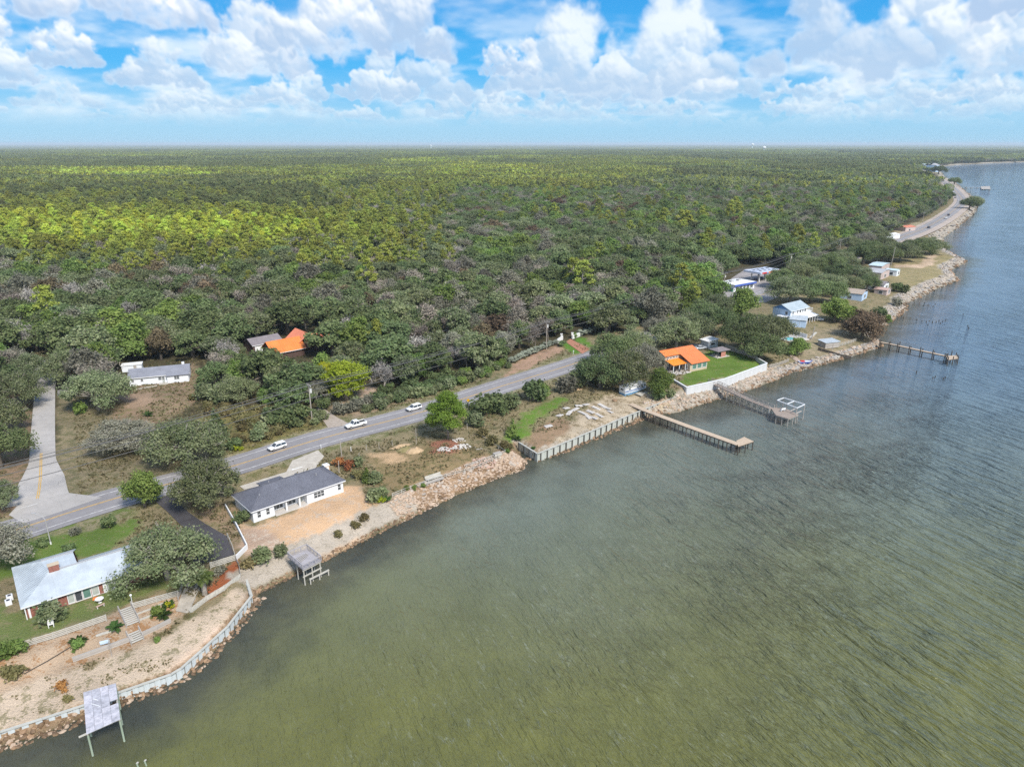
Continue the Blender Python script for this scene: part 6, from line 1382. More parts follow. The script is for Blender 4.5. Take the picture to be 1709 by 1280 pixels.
def viewing_deck():
    LAV = mat('lavender_grey_deck', (0.40, 0.38, 0.40), (0.29, 0.275, 0.29), scale=1.6, rough=0.9, stretch=(0.4, 3, 1))
    c = [G(x, y, 0.75) for x, y in ((480, 921), (511.5, 907.5), (535.5, 926.5), (504.7, 942))]; f = Vector((0, 0, -1.15)); o = Vector((c[3].x, c[3].y, WATER)); root = thing('viewing_deck', 'square grey wooden deck with railings on posts above the rocks', 'deck', o); C_ = [q - o + f for q in c]
    n = 9
    for i in range(n):
        q = lambda u, v: C_[0].lerp(C_[1], u).lerp(C_[3].lerp(C_[2], u), v)
        MB().slab([q(0, (i + .97) / n), q(1, (i + .97) / n), q(1, (i + .02) / n), q(0, (i + .02) / n)], 0.08).build('deck_board', LAV, root)
    for i in range(4):
        a, b = C_[i], C_[(i + 1) % 4]
        bar(root, 'handrail', a + Vector((0, 0, 1.1)), b + Vector((0, 0, 1.1)), 0.14, 0.08, LAV); bar(root, 'rail', a + Vector((0, 0, .15)), b + Vector((0, 0, .15)), 0.06, 0.1, LAV)
        for q in linear_pts([a, b], 1.4)[:-1]: bx(root, 'post', q + Vector((0, 0, .55)), (.11, .11, 1.1), LAV)
        for q in linear_pts([a, b], 0.28)[1:-1]: bx(root, 'baluster', q + Vector((0, 0, .6)), (.05, .05, .9), LAV)
    for u in (0.06, 0.5, 0.94):
        for v in (0.5, 0.95):
            p = C_[0].lerp(C_[1], u).lerp(C_[3].lerp(C_[2], u), v); post(root, 'support', Vector((p.x, p.y, -1.5)), p.z + 1.4, 0.22, PALEW)
    for z in (0.35, 1.6): bar(root, 'beam', C_[3].lerp(C_[0], .05) - Vector((0, 0, z)), C_[2].lerp(C_[1], .05) - Vector((0, 0, z)), 0.14, 0.22, PALEW)
    ax = (C_[2] - C_[3]).normalized()
    for i in range(7):
        p = C_[0].lerp(C_[2], 0.25) + ax * (0.33 * i) + Vector((0, 0, 0.10)); d = (C_[3] - C_[0]).normalized(); bar(root, 'loose_board', p, p + d * (1.9 - 0.15 * i), 0.14, 0.05, GREYW)
viewing_deck()
def mooring():
    a, b = G(516.5, 967, -2.75), G(549, 951, -2.75); o = Vector((a.x, a.y, WATER)); root = thing('mooring_beam', 'pale beam on short posts in the water below the deck', 'beam', o); A, B = a - o, b - o
    bar(root, 'beam', A, B, 0.22, 0.25, PALEW)
    for t in (0.04, .5, .96): post(root, 'post', A.lerp(B, t) - Vector((0, 0, 2.4)), 2.6, .24, PALEW)
mooring()
def boardwalk_seat():
    a = GT(712, 810, 0.4); root = thing('boardwalk_seat', 'grey plank platform with a long pale bench by the tan boulders', 'bench', a, R(38)); bx(root, 'platform', (1.2, 0.6, 0), (7.0, 1.6, 0.12), GREYW); bx(root, 'seat', (2.6, 1.0, 0.45), (4.2, 1.0, 0.12), PALEW); bx(root, 'backrest', (2.6, 1.55, 0.75), (4.2, 0.1, 0.6), PALEW)
    for x in (0.8, 2.6, 4.4): bx(root, 'leg', (x, 1.0, 0.22), (.14, .8, .38), GREYW)
    b = GT(830, 762, 0.3); root = thing('storage_box', 'pale grey box at the end of the boardwalk rail', 'box', b, R(35)); bx(root, 'body', (0, 0, .35), (2.0, 1.0, .7), PALEW); bx(root, 'lid', (0, 0, .74), (2.1, 1.1, .08), GREYW)
boardwalk_seat()
# ================================================================ BUILDINGS
GLASS = mat('window_glass', (0.07, 0.085, 0.095), (0.04, 0.05, 0.06), scale=0.5, rough=0.08, spec=0.6)
GLASSG = mat('green_glass', (0.13, 0.24, 0.20), (0.08, 0.16, 0.14), scale=0.5, rough=0.1, spec=0.6)
GLASSP = mat('pale_blinds_glass', (0.42, 0.45, 0.42), (0.32, 0.35, 0.33), scale=0.7, rough=0.2, spec=0.5)
DDOOR = mat('dark_door', (0.07, 0.075, 0.09), (0.05, 0.052, 0.06), rough=0.4)
SIDING = mat('white_siding', (0.73, 0.76, 0.80), (0.66, 0.69, 0.74), scale=0.4, rough=0.7, stretch=(.2, .2, 6), detail=2)
BRICK = mat('red_brick', (0.30, 0.125, 0.095), (0.21, 0.09, 0.07), scale=4, rough=0.9)
TANWALL = mat('tan_stucco', (0.52, 0.43, 0.32), (0.44, 0.36, 0.27), scale=1.0, rough=0.9)
def shingle_mat(name, c1, c2, ss=7.0):
    m, k, b = new_mat(name); tc = k.new('ShaderNodeTexCoord').outputs['Object']
    n = k.noise(tc, ss, 3, 0.8); br = k.noise(tc, 0.5, 3, 0.5)
    c = k.ramp(n, [(0.36, c2), (0.64, c1)]); c = k.mix(1.0, c, k.ramp(br, [(0.3, (0.88,) * 3), (0.7, (1.1,) * 3)]), 'MULTIPLY')
    k.set(b.inputs['Base Color'], c); b.inputs['Roughness'].default_value = 0.95; b.inputs['Specular IOR Level'].default_value = 0.15; k.set(b.inputs['Normal'], k.new('ShaderNodeBump', Strength=0.5, Distance=0.04, Height=n)); return m
SHINGLE = shingle_mat('dark_shingles', (0.165, 0.17, 0.20), (0.075, 0.078, 0.098)); SHINGLE2 = shingle_mat('grey_shingles', (0.27, 0.28, 0.32), (0.17, 0.175, 0.205)); SHINGLE3 = shingle_mat('purple_grey_shingles', (0.24, 0.215, 0.225), (0.17, 0.15, 0.16)); SHINGLE4 = shingle_mat('tan_shingles', (0.40, 0.33, 0.27), (0.30, 0.245, 0.2))
METAL = mat('pale_blue_metal', (0.52, 0.57, 0.61), (0.41, 0.45, 0.485), scale=0.45, rough=0.38, spec=0.5, metal=0.15); METALG = mat('dull_metal_roof', (0.48, 0.48, 0.49), (0.38, 0.37, 0.38), scale=0.3, rough=0.5, metal=0.15)
ORANGE = mat('orange_metal', (0.72, 0.22, 0.055), (0.63, 0.18, 0.045), scale=0.3, rough=0.5); SALMON = mat('salmon_metal', (0.66, 0.22, 0.12), (0.57, 0.18, 0.10), scale=0.3, rough=0.5); TEALM = mat('teal_metal', (0.50, 0.62, 0.66), (0.42, 0.54, 0.58), scale=0.3, rough=0.45); GREYMET = mat('grey_blue_metal', (0.40, 0.46, 0.50), (0.33, 0.39, 0.43), scale=0.3, rough=0.5)
def eframe(a, b, z): A = G(*a, z); B = G(*b, z); return Vector((A.x, A.y, 0)), math.atan2(B.y - A.y, B.x - A.x), (B - A).length
def window(parent, face, u, z, w, h, pos, fm=None, gm=None, mull=1, name='window', rows=1):
    """face: 'f' front (-y), 'b' back, 'l' left (-x), 'r' right; pos = wall plane coordinate; u,z = lower left corner"""
    fm = fm or WHITE; gm = gm or GLASS; mb = MB(); t = 0.09; d = 0.10
    for a, b, c, e in ((0, 0, w, t), (0, h - t, w, h), (0, t, t, h - t), (w - t, t, w, h - t)): mb.lo((a, -d, b), (c, 0.02, e))
    for q in range(1, mull): mb.lo((w * q / mull - 0.04, -d + .01, t), (w * q / mull + 0.04, 0.02, h - t))
    for q in range(1, rows): mb.lo((t, -d + .012, h * q / rows - .035), (w - t, 0.02, h * q / rows + .035))
    rz = {'f': 0, 'r': math.pi / 2, 'b': math.pi, 'l': -math.pi / 2}[face]
    loc = {'f': (u, pos, z), 'b': (u + w, pos, z), 'r': (pos, u, z), 'l': (pos, u + w, z)}[face]
    o = mb.build(name, fm, parent); o.location = loc; o.rotation_euler = (0, 0, rz)
    g = MB().lo((t, -0.045, t), (w - t, -0.005, h - t)).build('pane', gm, o); return o
def door(parent, face, u, w, h, pos, m, fm=None):
    o = window(parent, face, u, 0.08, w, h, pos, fm, m, 1, 'door'); bx(o, 'handle', (w * 0.82, -0.09, h * .48), (.05, .06, .16), METALG); return o
def ribs(poly, m, parent, step=0.9, h=0.035, along=None):
    """standing seams running up a roof plane given as (eave a, eave b, top b, top a)"""
    mb = MB(); a, b, c, d = [Vector(p) for p in poly]; n = (b - a).cross(d - a).normalized(); L = (b - a).length
    if n.z < 0: n = -n
    k = int(L / step)
    for i in range(k + 1):
        t = i / max(k, 1); x = (b - a).normalized() * (L * t); p0 = a + x
        up = (d - a) - (b - a).normalized() * ((d - a).dot((b - a).normalized())); up.normalize()
        # clip against the polygon edges a-d and b-c and top d-c
        tmax = 1e9
        for q0, q1 in ((a, d), (b, c), (d, c)):
            e = q1 - q0; den = up.cross(e).dot(n)
            if abs(den) < 1e-6: continue
            s = (q0 - p0).cross(e).dot(n) / den; v = (q0 - p0).cross(up).dot(n) / den
            if s > 0.05 and -0.001 <= v <= 1.001: tmax = min(tmax, s)
        if tmax > 1e8 or tmax < 0.3: continue
        p1 = p0 + up * tmax; sd = (b - a).normalized() * 0.035
        mb.add([p0 - sd, p0 + sd, p0 + sd + n * h, p0 - sd + n * h, p1 - sd, p1 + sd, p1 + sd + n * h, p1 - sd + n * h], [(0, 1, 2, 3), (4, 7, 6, 5), (0, 4, 5, 1), (1, 5, 6, 2), (2, 6, 7, 3), (3, 7, 4, 0)])
    o = mb.build('seam', m, parent); o['kind'] = 'stuff'; return o
def roof_plane(root, poly, m, t=0.14, seams=None, step=0.9):
    P = [Vector(p) for p in poly]
    if (P[1] - P[0]).cross(P[2] - P[0]).z < 0: P = P[::-1]
    o = MB().slab(P, t).build('roof', m, root)
    if seams: ribs(poly if len(poly) == 4 else list(poly) + [poly[-1]], seams, o, step)
    return o
def gable(root, x0, x1, yf, yb, zf, zb, yr, zr, wm, rm, over=0.45, seams=None, left_m=None):
    """walls + two roof planes; ridge along x at y=yr"""
    MB().prism([(x0, yf), (x1, yf), (x1, yb), (x0, yb)], -0.2, min(zf, zb) - 0.02).build('wall', wm, root)
    for x, s in ((x0, 0.004), (x1 - 0.2, -0.004)):
        mb = MB(); prof = [(yf, min(zf, zb) - .03), (yb, min(zf, zb) - .03), (yb, zb - 0.02), (yr, zr - .1), (yf, zf - 0.02)]; n = 5
        mb.add([(x + s, y, z) for y, z in prof] + [(x + 0.2 + s, y, z) for y, z in prof], [tuple(range(n - 1, -1, -1)), tuple(range(n, 2 * n))] + [(i, (i + 1) % n, n + (i + 1) % n, n + i) for i in range(n)]); mb.build('gable_wall', (left_m or wm) if x == x0 else wm, root)
    sf = (zr - zf) / (yr - yf); sb_ = (zr - zb) / (yb - yr)
    roof_plane(root, [(x0 - over, yf - over, zf - sf * over + .1), (x1 + over, yf - over, zf - sf * over + .1), (x1 + over, yr, zr + .1), (x0 - over, yr, zr + .1)], rm, seams=seams)
    roof_plane(root, [(x1 + over, yb + over, zb - sb_ * over + .1), (x0 - over, yb + over, zb - sb_ * over + .1), (x0 - over, yr, zr + .1), (x1 + over, yr, zr + .1)], rm, seams=seams)
    bar(root, 'fascia', (x0 - over, yf - over - .03, zf - sf * over), (x1 + over, yf - over - .03, zf - sf * over), .06, .2, WHITE)
# ---- brick ranch house with the pale blue metal roof (bottom left)
o, rz, L = eframe((34, 1015), (192, 964), 2.5)
H1 = thing('ranch_house', 'brick ranch house with a broad pale blue metal roof and brick chimney', 'house', o, rz)
MB().prism([(0.6, 0.6), (21.4, 0.6), (21.4, 9.4), (9.4, 9.4), (9.4, 14.0), (0.6, 14.0)], -0.2, 2.4).build('wall', BRICK, H1)
E_ = 2.5; Rg = 4.6
roof_plane(H1, [(0, 0, E_), (22, 0, E_), (22, 5, Rg), (4.8, 5, Rg)], METAL, seams=METAL, step=0.62)
roof_plane(H1, [(0, 14.6, E_), (0, 0, E_), (4.8, 5, Rg), (4.2, 9.6, Rg)], METAL, seams=METAL, step=0.62)
roof_plane(H1, [(4.8, 5, Rg), (8.9, 5, Rg - .02), (8.9, 9.6, Rg - .02), (4.2, 9.6, Rg)], METAL, seams=METAL, step=.62)
roof_plane(H1, [(9.8, 14.6, E_), (0, 14.6, E_), (4.2, 9.6, Rg), (8.9, 9.6, Rg)], METAL, seams=METAL, step=.62)
roof_plane(H1, [(22, 10, E_), (8.9, 10, E_), (8.9, 5, Rg - .03), (22, 5, Rg - .03)], METAL, seams=METAL, step=.62)
MB().add([(9.2, 5.05, 4.4), (9.2, 9.6, 4.4), (9.2, 14.4, 2.3), (9.2, 9.9, 2.3)], [(0, 1, 2, 3)]).build('gable_wall', BRICK, H1)
bar(H1, 'ridge_cap', (4.8, 5, Rg + .06), (22, 5, Rg + .06), .3, .06, METALG); bar(H1, 'ridge_cap', (4.2, 9.6, Rg + .06), (8.9, 9.6, Rg + .06), .3, .06, METALG)
bar(H1, 'gutter', (0, -0.06, E_ - .12), (22, -0.06, E_ - .12), .14, .14, WHITE); bx(H1, 'downpipe', (0.5, 0.2, 1.2), (.14, .14, 2.3), WHITE); bx(H1, 'corner_post', (1.0, 0.5, 1.15), (.3, .2, 2.4), WHITE)
ch = bx(H1, 'chimney', (5.6, 5.2, 4.9), (1.5, 0.9, 1.5), BRICK); bx(H1, 'chimney_cap', (5.6, 5.2, 5.69), (1.7, 1.1, .08), TANWALL)
window(H1, 'f', 2.2, 1.0, 2.8, 1.0, 0.6, WHITE, GLASSP, 3)
for i, (u, w, gm) in enumerate(((6.3, 1.0, GLASSP), (8.5, 1.2, GLASSG), (9.8, 1.1, GLASSP))): window(H1, 'f', u, 0.15, w, 2.1, 0.6, WHITE, gm)
door(H1, 'f', 7.35, 1.1, 2.15, 0.6, DDOOR); MB().lo((11.5, 0.5, 0), (14.6, 0.66, 2.4)).build('white_panel', WHITE, H1); window(H1, 'f', 12.0, 0.2, 1.1, 2.0, 0.5, WHITE, GLASSP); door(H1, 'f', 13.25, 1.0, 2.1, 0.5, DDOOR)
window(H1, 'f', 14.9, 0.95, 1.7, 1.3, 0.6, WHITE, GLASS, 2); window(H1, 'f', 16.8, 0.95, 1.7, 1.3, 0.6, WHITE, GLASS, 2); window(H1, 'l', 3, 0.9, 1.6, 1.2, 0.6); window(H1, 'l', 8, 0.9, 1.6, 1.2, 0.6)
def loc1(px, py, dz=0.0): return GT(px, py, dz)
for i, (x, y) in enumerate(((17, 1000), (15, 1008))):
    t = thing('air_conditioner', ('rear' if i == 0 else 'front') + ' white air conditioner unit beside the left end of the metal-roofed house', 'air conditioner', GT(x, y), rz); bx(t, 'case', (0, 0, .4), (.9, .9, .8), WHITE); inst(ucyl(DDOOR), 'fan', t, (0, 0, .79), (0, 0, 0), (.6, .6, .03))
PLASTIC = mat('white_plastic', (0.78, 0.78, 0.77), (0.7, 0.7, 0.7), rough=0.5); ORP = mat('orange_plastic', (0.75, 0.22, 0.05), (0.6, 0.18, 0.05), rough=0.6); YELP = mat('yellow_flowers', (0.75, 0.5, 0.06), (0.6, 0.35, .05), scale=8, rough=0.8)
def lawn_chair(label, p, a, s=1.0):
    t = thing('garden_chair', label, 'chair', p, a); t.scale = (s,) * 3
    bx(t, 'seat', (0, 0, .42), (.55, .55, .06), PLASTIC); o_ = bx(t, 'backrest', (0, .28, .78), (.55, .06, .7), PLASTIC); o_.rotation_euler = (-.18, 0, 0)
    for sx in (-.25, .25):
        for sy in (-.24, .24): bx(t, 'leg', (sx, sy, .2), (.07, .07, .4), PLASTIC)
        bx(t, 'armrest', (sx * 1.1, 0, .64), (.08, .55, .05), PLASTIC); bx(t, 'arm_support', (sx * 1.1, -.24, .53), (.06, .06, .2), PLASTIC)
lawn_chair('white plastic chair on the patio left of the flower pot', GT(152, 994, .14), R(-10), 1.25); lawn_chair('white plastic chair on the patio right of the flower pot', GT(167, 989, .14), R(20), 1.25); lawn_chair('white wooden chair standing alone on the lawn behind the bank fence', GT(86, 1045), R(30), 1.35)
t = thing('garden_table', 'round white garden table on the lawn with an orange thing on it', 'table', GT(167, 1005)); inst(ucyl(PLASTIC), 'tabletop', t, (0, 0, .7), (0, 0, 0), (1.35, 1.35, .06)); post(t, 'leg', (0, 0, 0), .7, .12, PLASTIC); inst(ucyl(PLASTIC), 'base', t, (0, 0, 0), (0, 0, 0), (.6, .6, .05))
t = thing('orange_cushion', 'orange cushion beside the round white garden table', 'cushion', GT(160, 1001)); bx(t, 'pad', (0, 0, .3), (.8, .6, .25), ORP, .4); bx(t, 'stool', (0, 0, .1), (.5, .4, .2), PLASTIC, .4)
t = thing('garden_bench', 'narrow pale bench leaning by the round white garden table', 'bench', GT(168, 1013), .9); bx(t, 'seat', (0, 0, .4), (1.3, .35, .07), R_PINK); bx(t, 'leg', (-.5, 0, .18), (.08, .3, .36), PLASTIC); bx(t, 'leg', (.5, 0, .18), (.08, .3, .36), PLASTIC)
def pot(label, p, fm, s=1.0):
    t = thing('flower_pot', label, 'pot', p); t.scale = (s,) * 3; MB().tube([(0, 0, 0), (0, 0, .4)], [.2, .3], 9).build('pot', ORP, t)
    rng = np.random.default_rng(7); n = 60; C = rng.normal(size=(n, 3)) * np.array([.26, .26, .22]) + np.array([0, 0, .72]); V, T = quads_mesh('f', C, rng.normal(size=(n, 3)), np.full(n, .22), rng.uniform(0, 1, n), fm, rng=rng); inst(mesh_from_quads('flowers', V, T, fm), 'flowers', t)
pot('terracotta pot of yellow flowers by the glass doors', GT(113, 1003, .13), YELP, 1.5); pot('orange pot with plant between the two white patio chairs', GT(160, 990, .13), L_RUST, 1.4)
# ---- new white house with dark hip roof
o, rz, L = eframe((419, 855), (576, 802), 2.7)
H2 = thing('hip_roof_house', 'long white house with a dark grey hip roof on the bare orange sand', 'house', o, rz)
D2 = 10.0; ov = 0.45; i0, i1 = ov, 20.6
n0, n1 = 4.9, 12.1
MB().prism([(i0, ov), (n0, ov), (n0, ov + 1.7), (n1, ov + 1.7), (n1, ov), (i1, ov), (i1, D2 - ov), (i0, D2 - ov)], -0.2, 2.62).build('wall', SIDING, H2)
a, b, c, d = (0, 0, 2.7), (21.05, 0, 2.7), (21.05, D2, 2.7), (0, D2, 2.7); r0, r1 = (5.0, 5.0, 5.2), (17.6, 5.0, 5.2)
for poly in ([a, b, r1, r0], [b, c, r1], [c, d, r0, r1], [d, a, r0]): roof_plane(H2, poly, SHINGLE)
MB().prism([(0.05, .05), (21.0, .05), (21.0, D2 - .05), (.05, D2 - .05)], 2.60, 2.66).build('soffit', WHITE, H2)
bar(H2, 'fascia', (0, -.04, 2.62), (21.05, -.04, 2.62), .05, .2, WHITE); bar(H2, 'fascia', (-.04, 0, 2.62), (-.04, D2, 2.62), .05, .2, WHITE)
bar(H2, 'ridge_cap', (5.0, 5.0, 5.22), (17.6, 5.0, 5.22), .3, .06, SHINGLE)
for q in (a, d): bar(H2, 'hip_cap', (q[0], q[1], q[2] + .02), (5.0, 5.0, 5.22), .3, .05, SHINGLE)
for q in (b, c): bar(H2, 'hip_cap', (q[0], q[1], q[2] + .02), (17.6, 5.0, 5.22), .3, .05, SHINGLE)
roof_plane(H2, [(6.2, 10.0, 2.9), (6.2, 12.0, 2.6), (11.5, 12.0, 2.6), (11.5, 10.0, 2.9)], SHINGLE)
for x in (6.7, 11.0): bx(H2, 'porch_post', (x, 11.6, 1.25), (.25, .25, 2.6), WHITE)
for u, w, pos, mu, z, h in ((1.25, .85, ov, 1, .75, 1.45), (3.1, .85, ov, 1, .75, 1.45), (5.2, 2.3, ov + 1.7, 3, .35, 1.9), (7.8, 2.5, ov + 1.7, 3, .35, 1.9), (13.6, 2.5, ov, 3, .7, 1.4), (19.2, .85, ov, 1, .75, 1.45)): window(H2, 'f', u, z, w, h, pos, WHITE, GLASS, mu, rows=2)
door(H2, 'f', 11.0, .9, 2.1, ov + 1.7, GLASSP)
for x in (7.55, 10.45): bx(H2, 'porch_column', (x, ov + .15, 1.25), (.32, .32, 2.7), WHITE)
sl = bx(H2, 'porch_slab', (8.5, ov + .6, .06), (7.1, 2.2, .2), R_CONC); window(H2, 'l', 3.0, .9, 1.0, 1.3, i0)
for x, y, z in ((7.0, 7.0, 4.3), (13.5, 6.6, 4.5), (3.2, 3.0, 4.0), (16.0, 3.4, 4.5)): post(H2, 'vent_pipe', (x, y, z - .2), .65, .14, METALG)
for x in (9.0, 12.5): bx(H2, 'ridge_vent', (x, 5.6, 5.0), (.5, .4, .3), DDOOR)
t = thing('portable_toilet', 'tan portable toilet with a white roof behind the dark-roofed house', 'toilet', GT(545, 791), rz); bx(t, 'cabin', (0, 0, 1.1), (1.2, 1.2, 2.2), mat('tan_plastic', (.56, .37, .22), (.5, .33, .2), rough=.5)); bx(t, 'roof', (0, 0, 2.3), (1.3, 1.3, .25), PLASTIC); bx(t, 'door', (0, -.62, 1.05), (.8, .04, 1.9), PLASTIC)
t = thing('lumber', 'long pale board lying on the grass between road and dark-roofed house', 'board', GT(496, 782, .08), rz); bx(t, 'board', (0, 0, 0), (2.6, .5, .12), PLASTIC); bx(t, 'board', (.3, .1, .12), (2.0, .3, .08), PALEW)
# ---- white house in the clearing
o, rz, L = eframe((212, 632), (316, 622), 2.7)
H3 = thing('white_house', 'long white house with a blue-grey roof in the clearing behind the side street', 'house', o, rz)
gable(H3, 0.4, L - .3, 0.4, 9.0, 2.7, 2.7, 4.8, 4.3, SIDING, SHINGLE2, .4); bxw = L - 6.6
MB().lo((bxw, -0.5, -.1), (L - .4, .45, 2.55)).build('front_bay', SIDING, H3)
roof_plane(H3, [(bxw - .2, -.9, 2.55), (L - .1, -.9, 2.55), (L - .1, .5, 2.95), (bxw - .2, .5, 2.95)], SHINGLE2)
for u, z, w, h, pos, mu in ((1.0, 1.2, .8, .9, .4, 1), (3.6, 1.2, .8, .9, .4, 1), (8.6, 1.1, 1.9, 1.1, .4, 2), (L - 4.6, 1.1, 1.6, 1.2, -.5, 2)): window(H3, 'f', u, z, w, h, pos, WHITE, GLASS, mu, rows=2)
door(H3, 'f', L - 8.2, .9, 2.05, .4, GLASSP); bx(H3, 'step', (L - 7.8, -.6, .12), (2.6, 1.6, .3), PALEW); bx(H3, 'chimney', (L - 2, 5.6, 4.3), (.8, .7, 1.2), WHITE)
t = thing('shed', 'low white flat-roofed shed behind the left end of the white house', 'shed', GT(222, 618), rz); bx(t, 'wall', (0, 0, 1.1), (6, 3, 2.2), SIDING); bx(t, 'roof', (0, 0, 2.26), (6.4, 3.4, .14), PLASTIC); bx(t, 'door', (1, -1.53, 1), (.9, .05, 2), GREYW)
fence('rail_fence', 'low white board edging before the white house', GTL((228, 651), (262, 645)), .45, (.8, .4), 2.4, PALEW, .16); 
t = thing('shed', 'pink-roofed shed in the wood above the white house', 'shed', GT(186, 575), .3); bx(t, 'wall', (0, 0, 1.2), (5, 4, 2.4), TANWALL); roof_plane(t, [(-3, -2.5, 2.3), (3, -2.5, 2.3), (3, 2.5, 3.2), (-3, 2.5, 3.2)], SALMON)
# ---- orange roofed house and garage in the wood
o, rz, L = eframe((455, 590), (496, 582), 3.0)
H4 = thing('orange_roof_house', 'dark-walled house with an orange metal roof half hidden in the wood', 'house', o, rz)
DBROWN = mat('dark_brown_wall', (0.11, 0.065, 0.055), (0.08, 0.05, 0.04), rough=.8)
gable(H4, .5, 12.0, 0.5, 9.5, 3.0, 3.0, 5.0, 6.0, DBROWN, ORANGE, .6, ORANGE)
H4b = MB().prism([(11, 3), (19, 3), (19, 12), (11, 12)], -.2, 3.6).build('wall', DBROWN, H4)
roof_plane(H4, [(10.2, 2.2, 3.5), (10.2, 12.8, 3.5), (15, 12.8, 7.2), (15, 2.2, 7.2)], SALMON, seams=SALMON); roof_plane(H4, [(19.8, 12.8, 3.5), (19.8, 2.2, 3.5), (15, 2.2, 7.2), (15, 12.8, 7.2)], SALMON, seams=SALMON)
roof_plane(H4, [(17, 3.0, 3.6), (25, 3.0, 3.6), (25, 7, 5.6), (17, 7, 5.6)], SALMON, seams=SALMON); bx(H4, 'wall', (21, 6.0, 1.7), (7.5, 5.5, 3.8), DBROWN); window(H4, 'l', 3.5, 1, 1.6, 1.4, .5)
o, rz, L = eframe((421, 577), (462, 569), 3.2)
H5 = thing('garage', 'grey-roofed double garage with white doors left of the orange-roofed house in the wood', 'garage', o, rz)
gable(H5, .3, 11.5, .3, 7.5, 3.2, 3.2, 3.9, 4.9, DBROWN, SHINGLE3, .4)
for u in (1.0, 4.4, 7.8): window(H5, 'f', u, 0.1, 2.9, 2.5, .3, WHITE, PLASTIC, 3, 'garage_door', 4)
# ---- tan house with orange roof on the lawn (ridge frame)
o, rz, L = eframe((1100, 586), (1154, 576), 6.2)
H6 = thing('tan_house', 'tan house with bright orange metal roof on the walled green lawn', 'house', o, rz)
ZR = 6.2
MB().prism([(.4, -2.6), (6.6, -2.6), (6.6, -8.2), (14.4, -8.2), (14.4, 4.5), (.4, 4.5)], -.3, 2.9).build('wall', TANWALL, H6)
MB().prism([(.4, -2.6), (14.4, -2.6), (14.4, 4.5), (.4, 4.5)], 2.9, 4.6).build('upper_wall', TANWALL, H6)
mb = MB(); mb.add([(.42, -2.6, 4.58), (.42, 4.5, 4.58), (.42, 0, 6.05), (.62, -2.6, 4.58), (.62, 4.5, 4.58), (.62, 0, 6.05)], [(0, 2, 1), (3, 4, 5), (0, 3, 5, 2), (1, 2, 5, 4), (0, 1, 4, 3)]); mb.build('gable_wall', TANWALL, H6)
mb = MB(); mb.add([(14.2, -8.2, 2.88), (14.2, -2.6, 4.5), (14.2, -2.6, 2.88), (14.38, -8.2, 2.88), (14.38, -2.6, 4.5), (14.38, -2.6, 2.88)], [(0, 1, 2), (3, 5, 4), (0, 3, 4, 1)]); mb.build('gable_wall', TANWALL, H6)
roof_plane(H6, [(-.1, -3.1, 5.05), (7.0, -3.1, 5.05), (7.0, 0, ZR), (-.1, 0, ZR)], ORANGE, seams=ORANGE)
roof_plane(H6, [(6.6, -8.8, 2.95), (15, -8.8, 2.95), (15, 0, ZR + .02), (6.6, 0, ZR + .02)], mat('orange_red_metal', (0.66, 0.20, 0.07), (0.58, 0.17, 0.06), scale=0.3, rough=0.5), seams=ORANGE)
roof_plane(H6, [(15, 5.2, 4.4), (-.1, 5.2, 4.4), (-.1, 0, ZR), (15, 0, ZR)], SALMON, seams=SALMON)
roof_plane(H6, [(.6, -6.6, 2.75), (6.8, -6.6, 2.75), (6.8, -2.5, 3.5), (.6, -2.5, 3.5)], mat('bright_orange_porch', (0.80, 0.27, 0.03), (0.72, 0.23, 0.03), scale=.3, rough=.5), seams=ORANGE)
for u in (1.2, 2.5, 3.8, 5.1): window(H6, 'f', u, 3.85, 1.0, .6, -2.6, WHITE, GLASS)
for u in (7.6, 9.9, 12.2): window(H6, 'f', u, .8, 1.9, 1.75, -8.2, WHITE, GLASSG)
window(H6, 'f', 1.4, .2, 1.5, 2.1, -2.6, WHITE, GLASS, 2); window(H6, 'f', 4.0, .7, 1.6, 1.4, -2.6, WHITE, GLASS, 2); window(H6, 'l', -7.0, .7, .8, 1.7, 6.6, WHITE, GLASS); window(H6, 'l', -4.6, .2, 1.0, 2.1, 6.6, WHITE, DDOOR); window(H6, 'l', 1.0, 1.2, 1.0, 1.2, .4)
for x in (1.0, 3.6, 6.3): bx(H6, 'porch_post', (x, -6.3, 1.3), (.22, .22, 2.75), WHITE)
bx(H6, 'patio', (3.6, -5.6, .04), (6.6, 6.2, .14), R_CONC)
def at(root, x, y, z=0): c_, s_ = math.cos(root.rotation_euler.z), math.sin(root.rotation_euler.z); return Vector((root.location.x + x * c_ - y * s_, root.location.y + x * s_ + y * c_, z))
t = thing('patio_set', 'dark patio table with chairs under the orange porch roof', 'table', at(H6, 3.2, -5.2, .12)); inst(ucyl(DDOOR), 'tabletop', t, (0, 0, .7), (0, 0, 0), (1.5, 1.5, .06)); post(t, 'leg', (0, 0, 0), .7, .14, DDOOR)
for i, a_ in enumerate((.3, 1.9, 3.6, 5.1)):
    t = thing('patio_chair', ('right', 'rear', 'left', 'front')[i] + ' dark patio chair at the table under the orange porch roof', 'chair', at(H6, 3.2 + 1.3 * math.cos(a_), -5.2 + 1.3 * math.sin(a_), .12), a_, 'porch chairs'); bx(t, 'seat', (0, 0, .42), (.5, .5, .07), DDOOR); bx(t, 'backrest', (.26, 0, .75), (.07, .5, .7), DDOOR); bx(t, 'leg', (0, 0, .2), (.4, .4, .4), DDOOR)
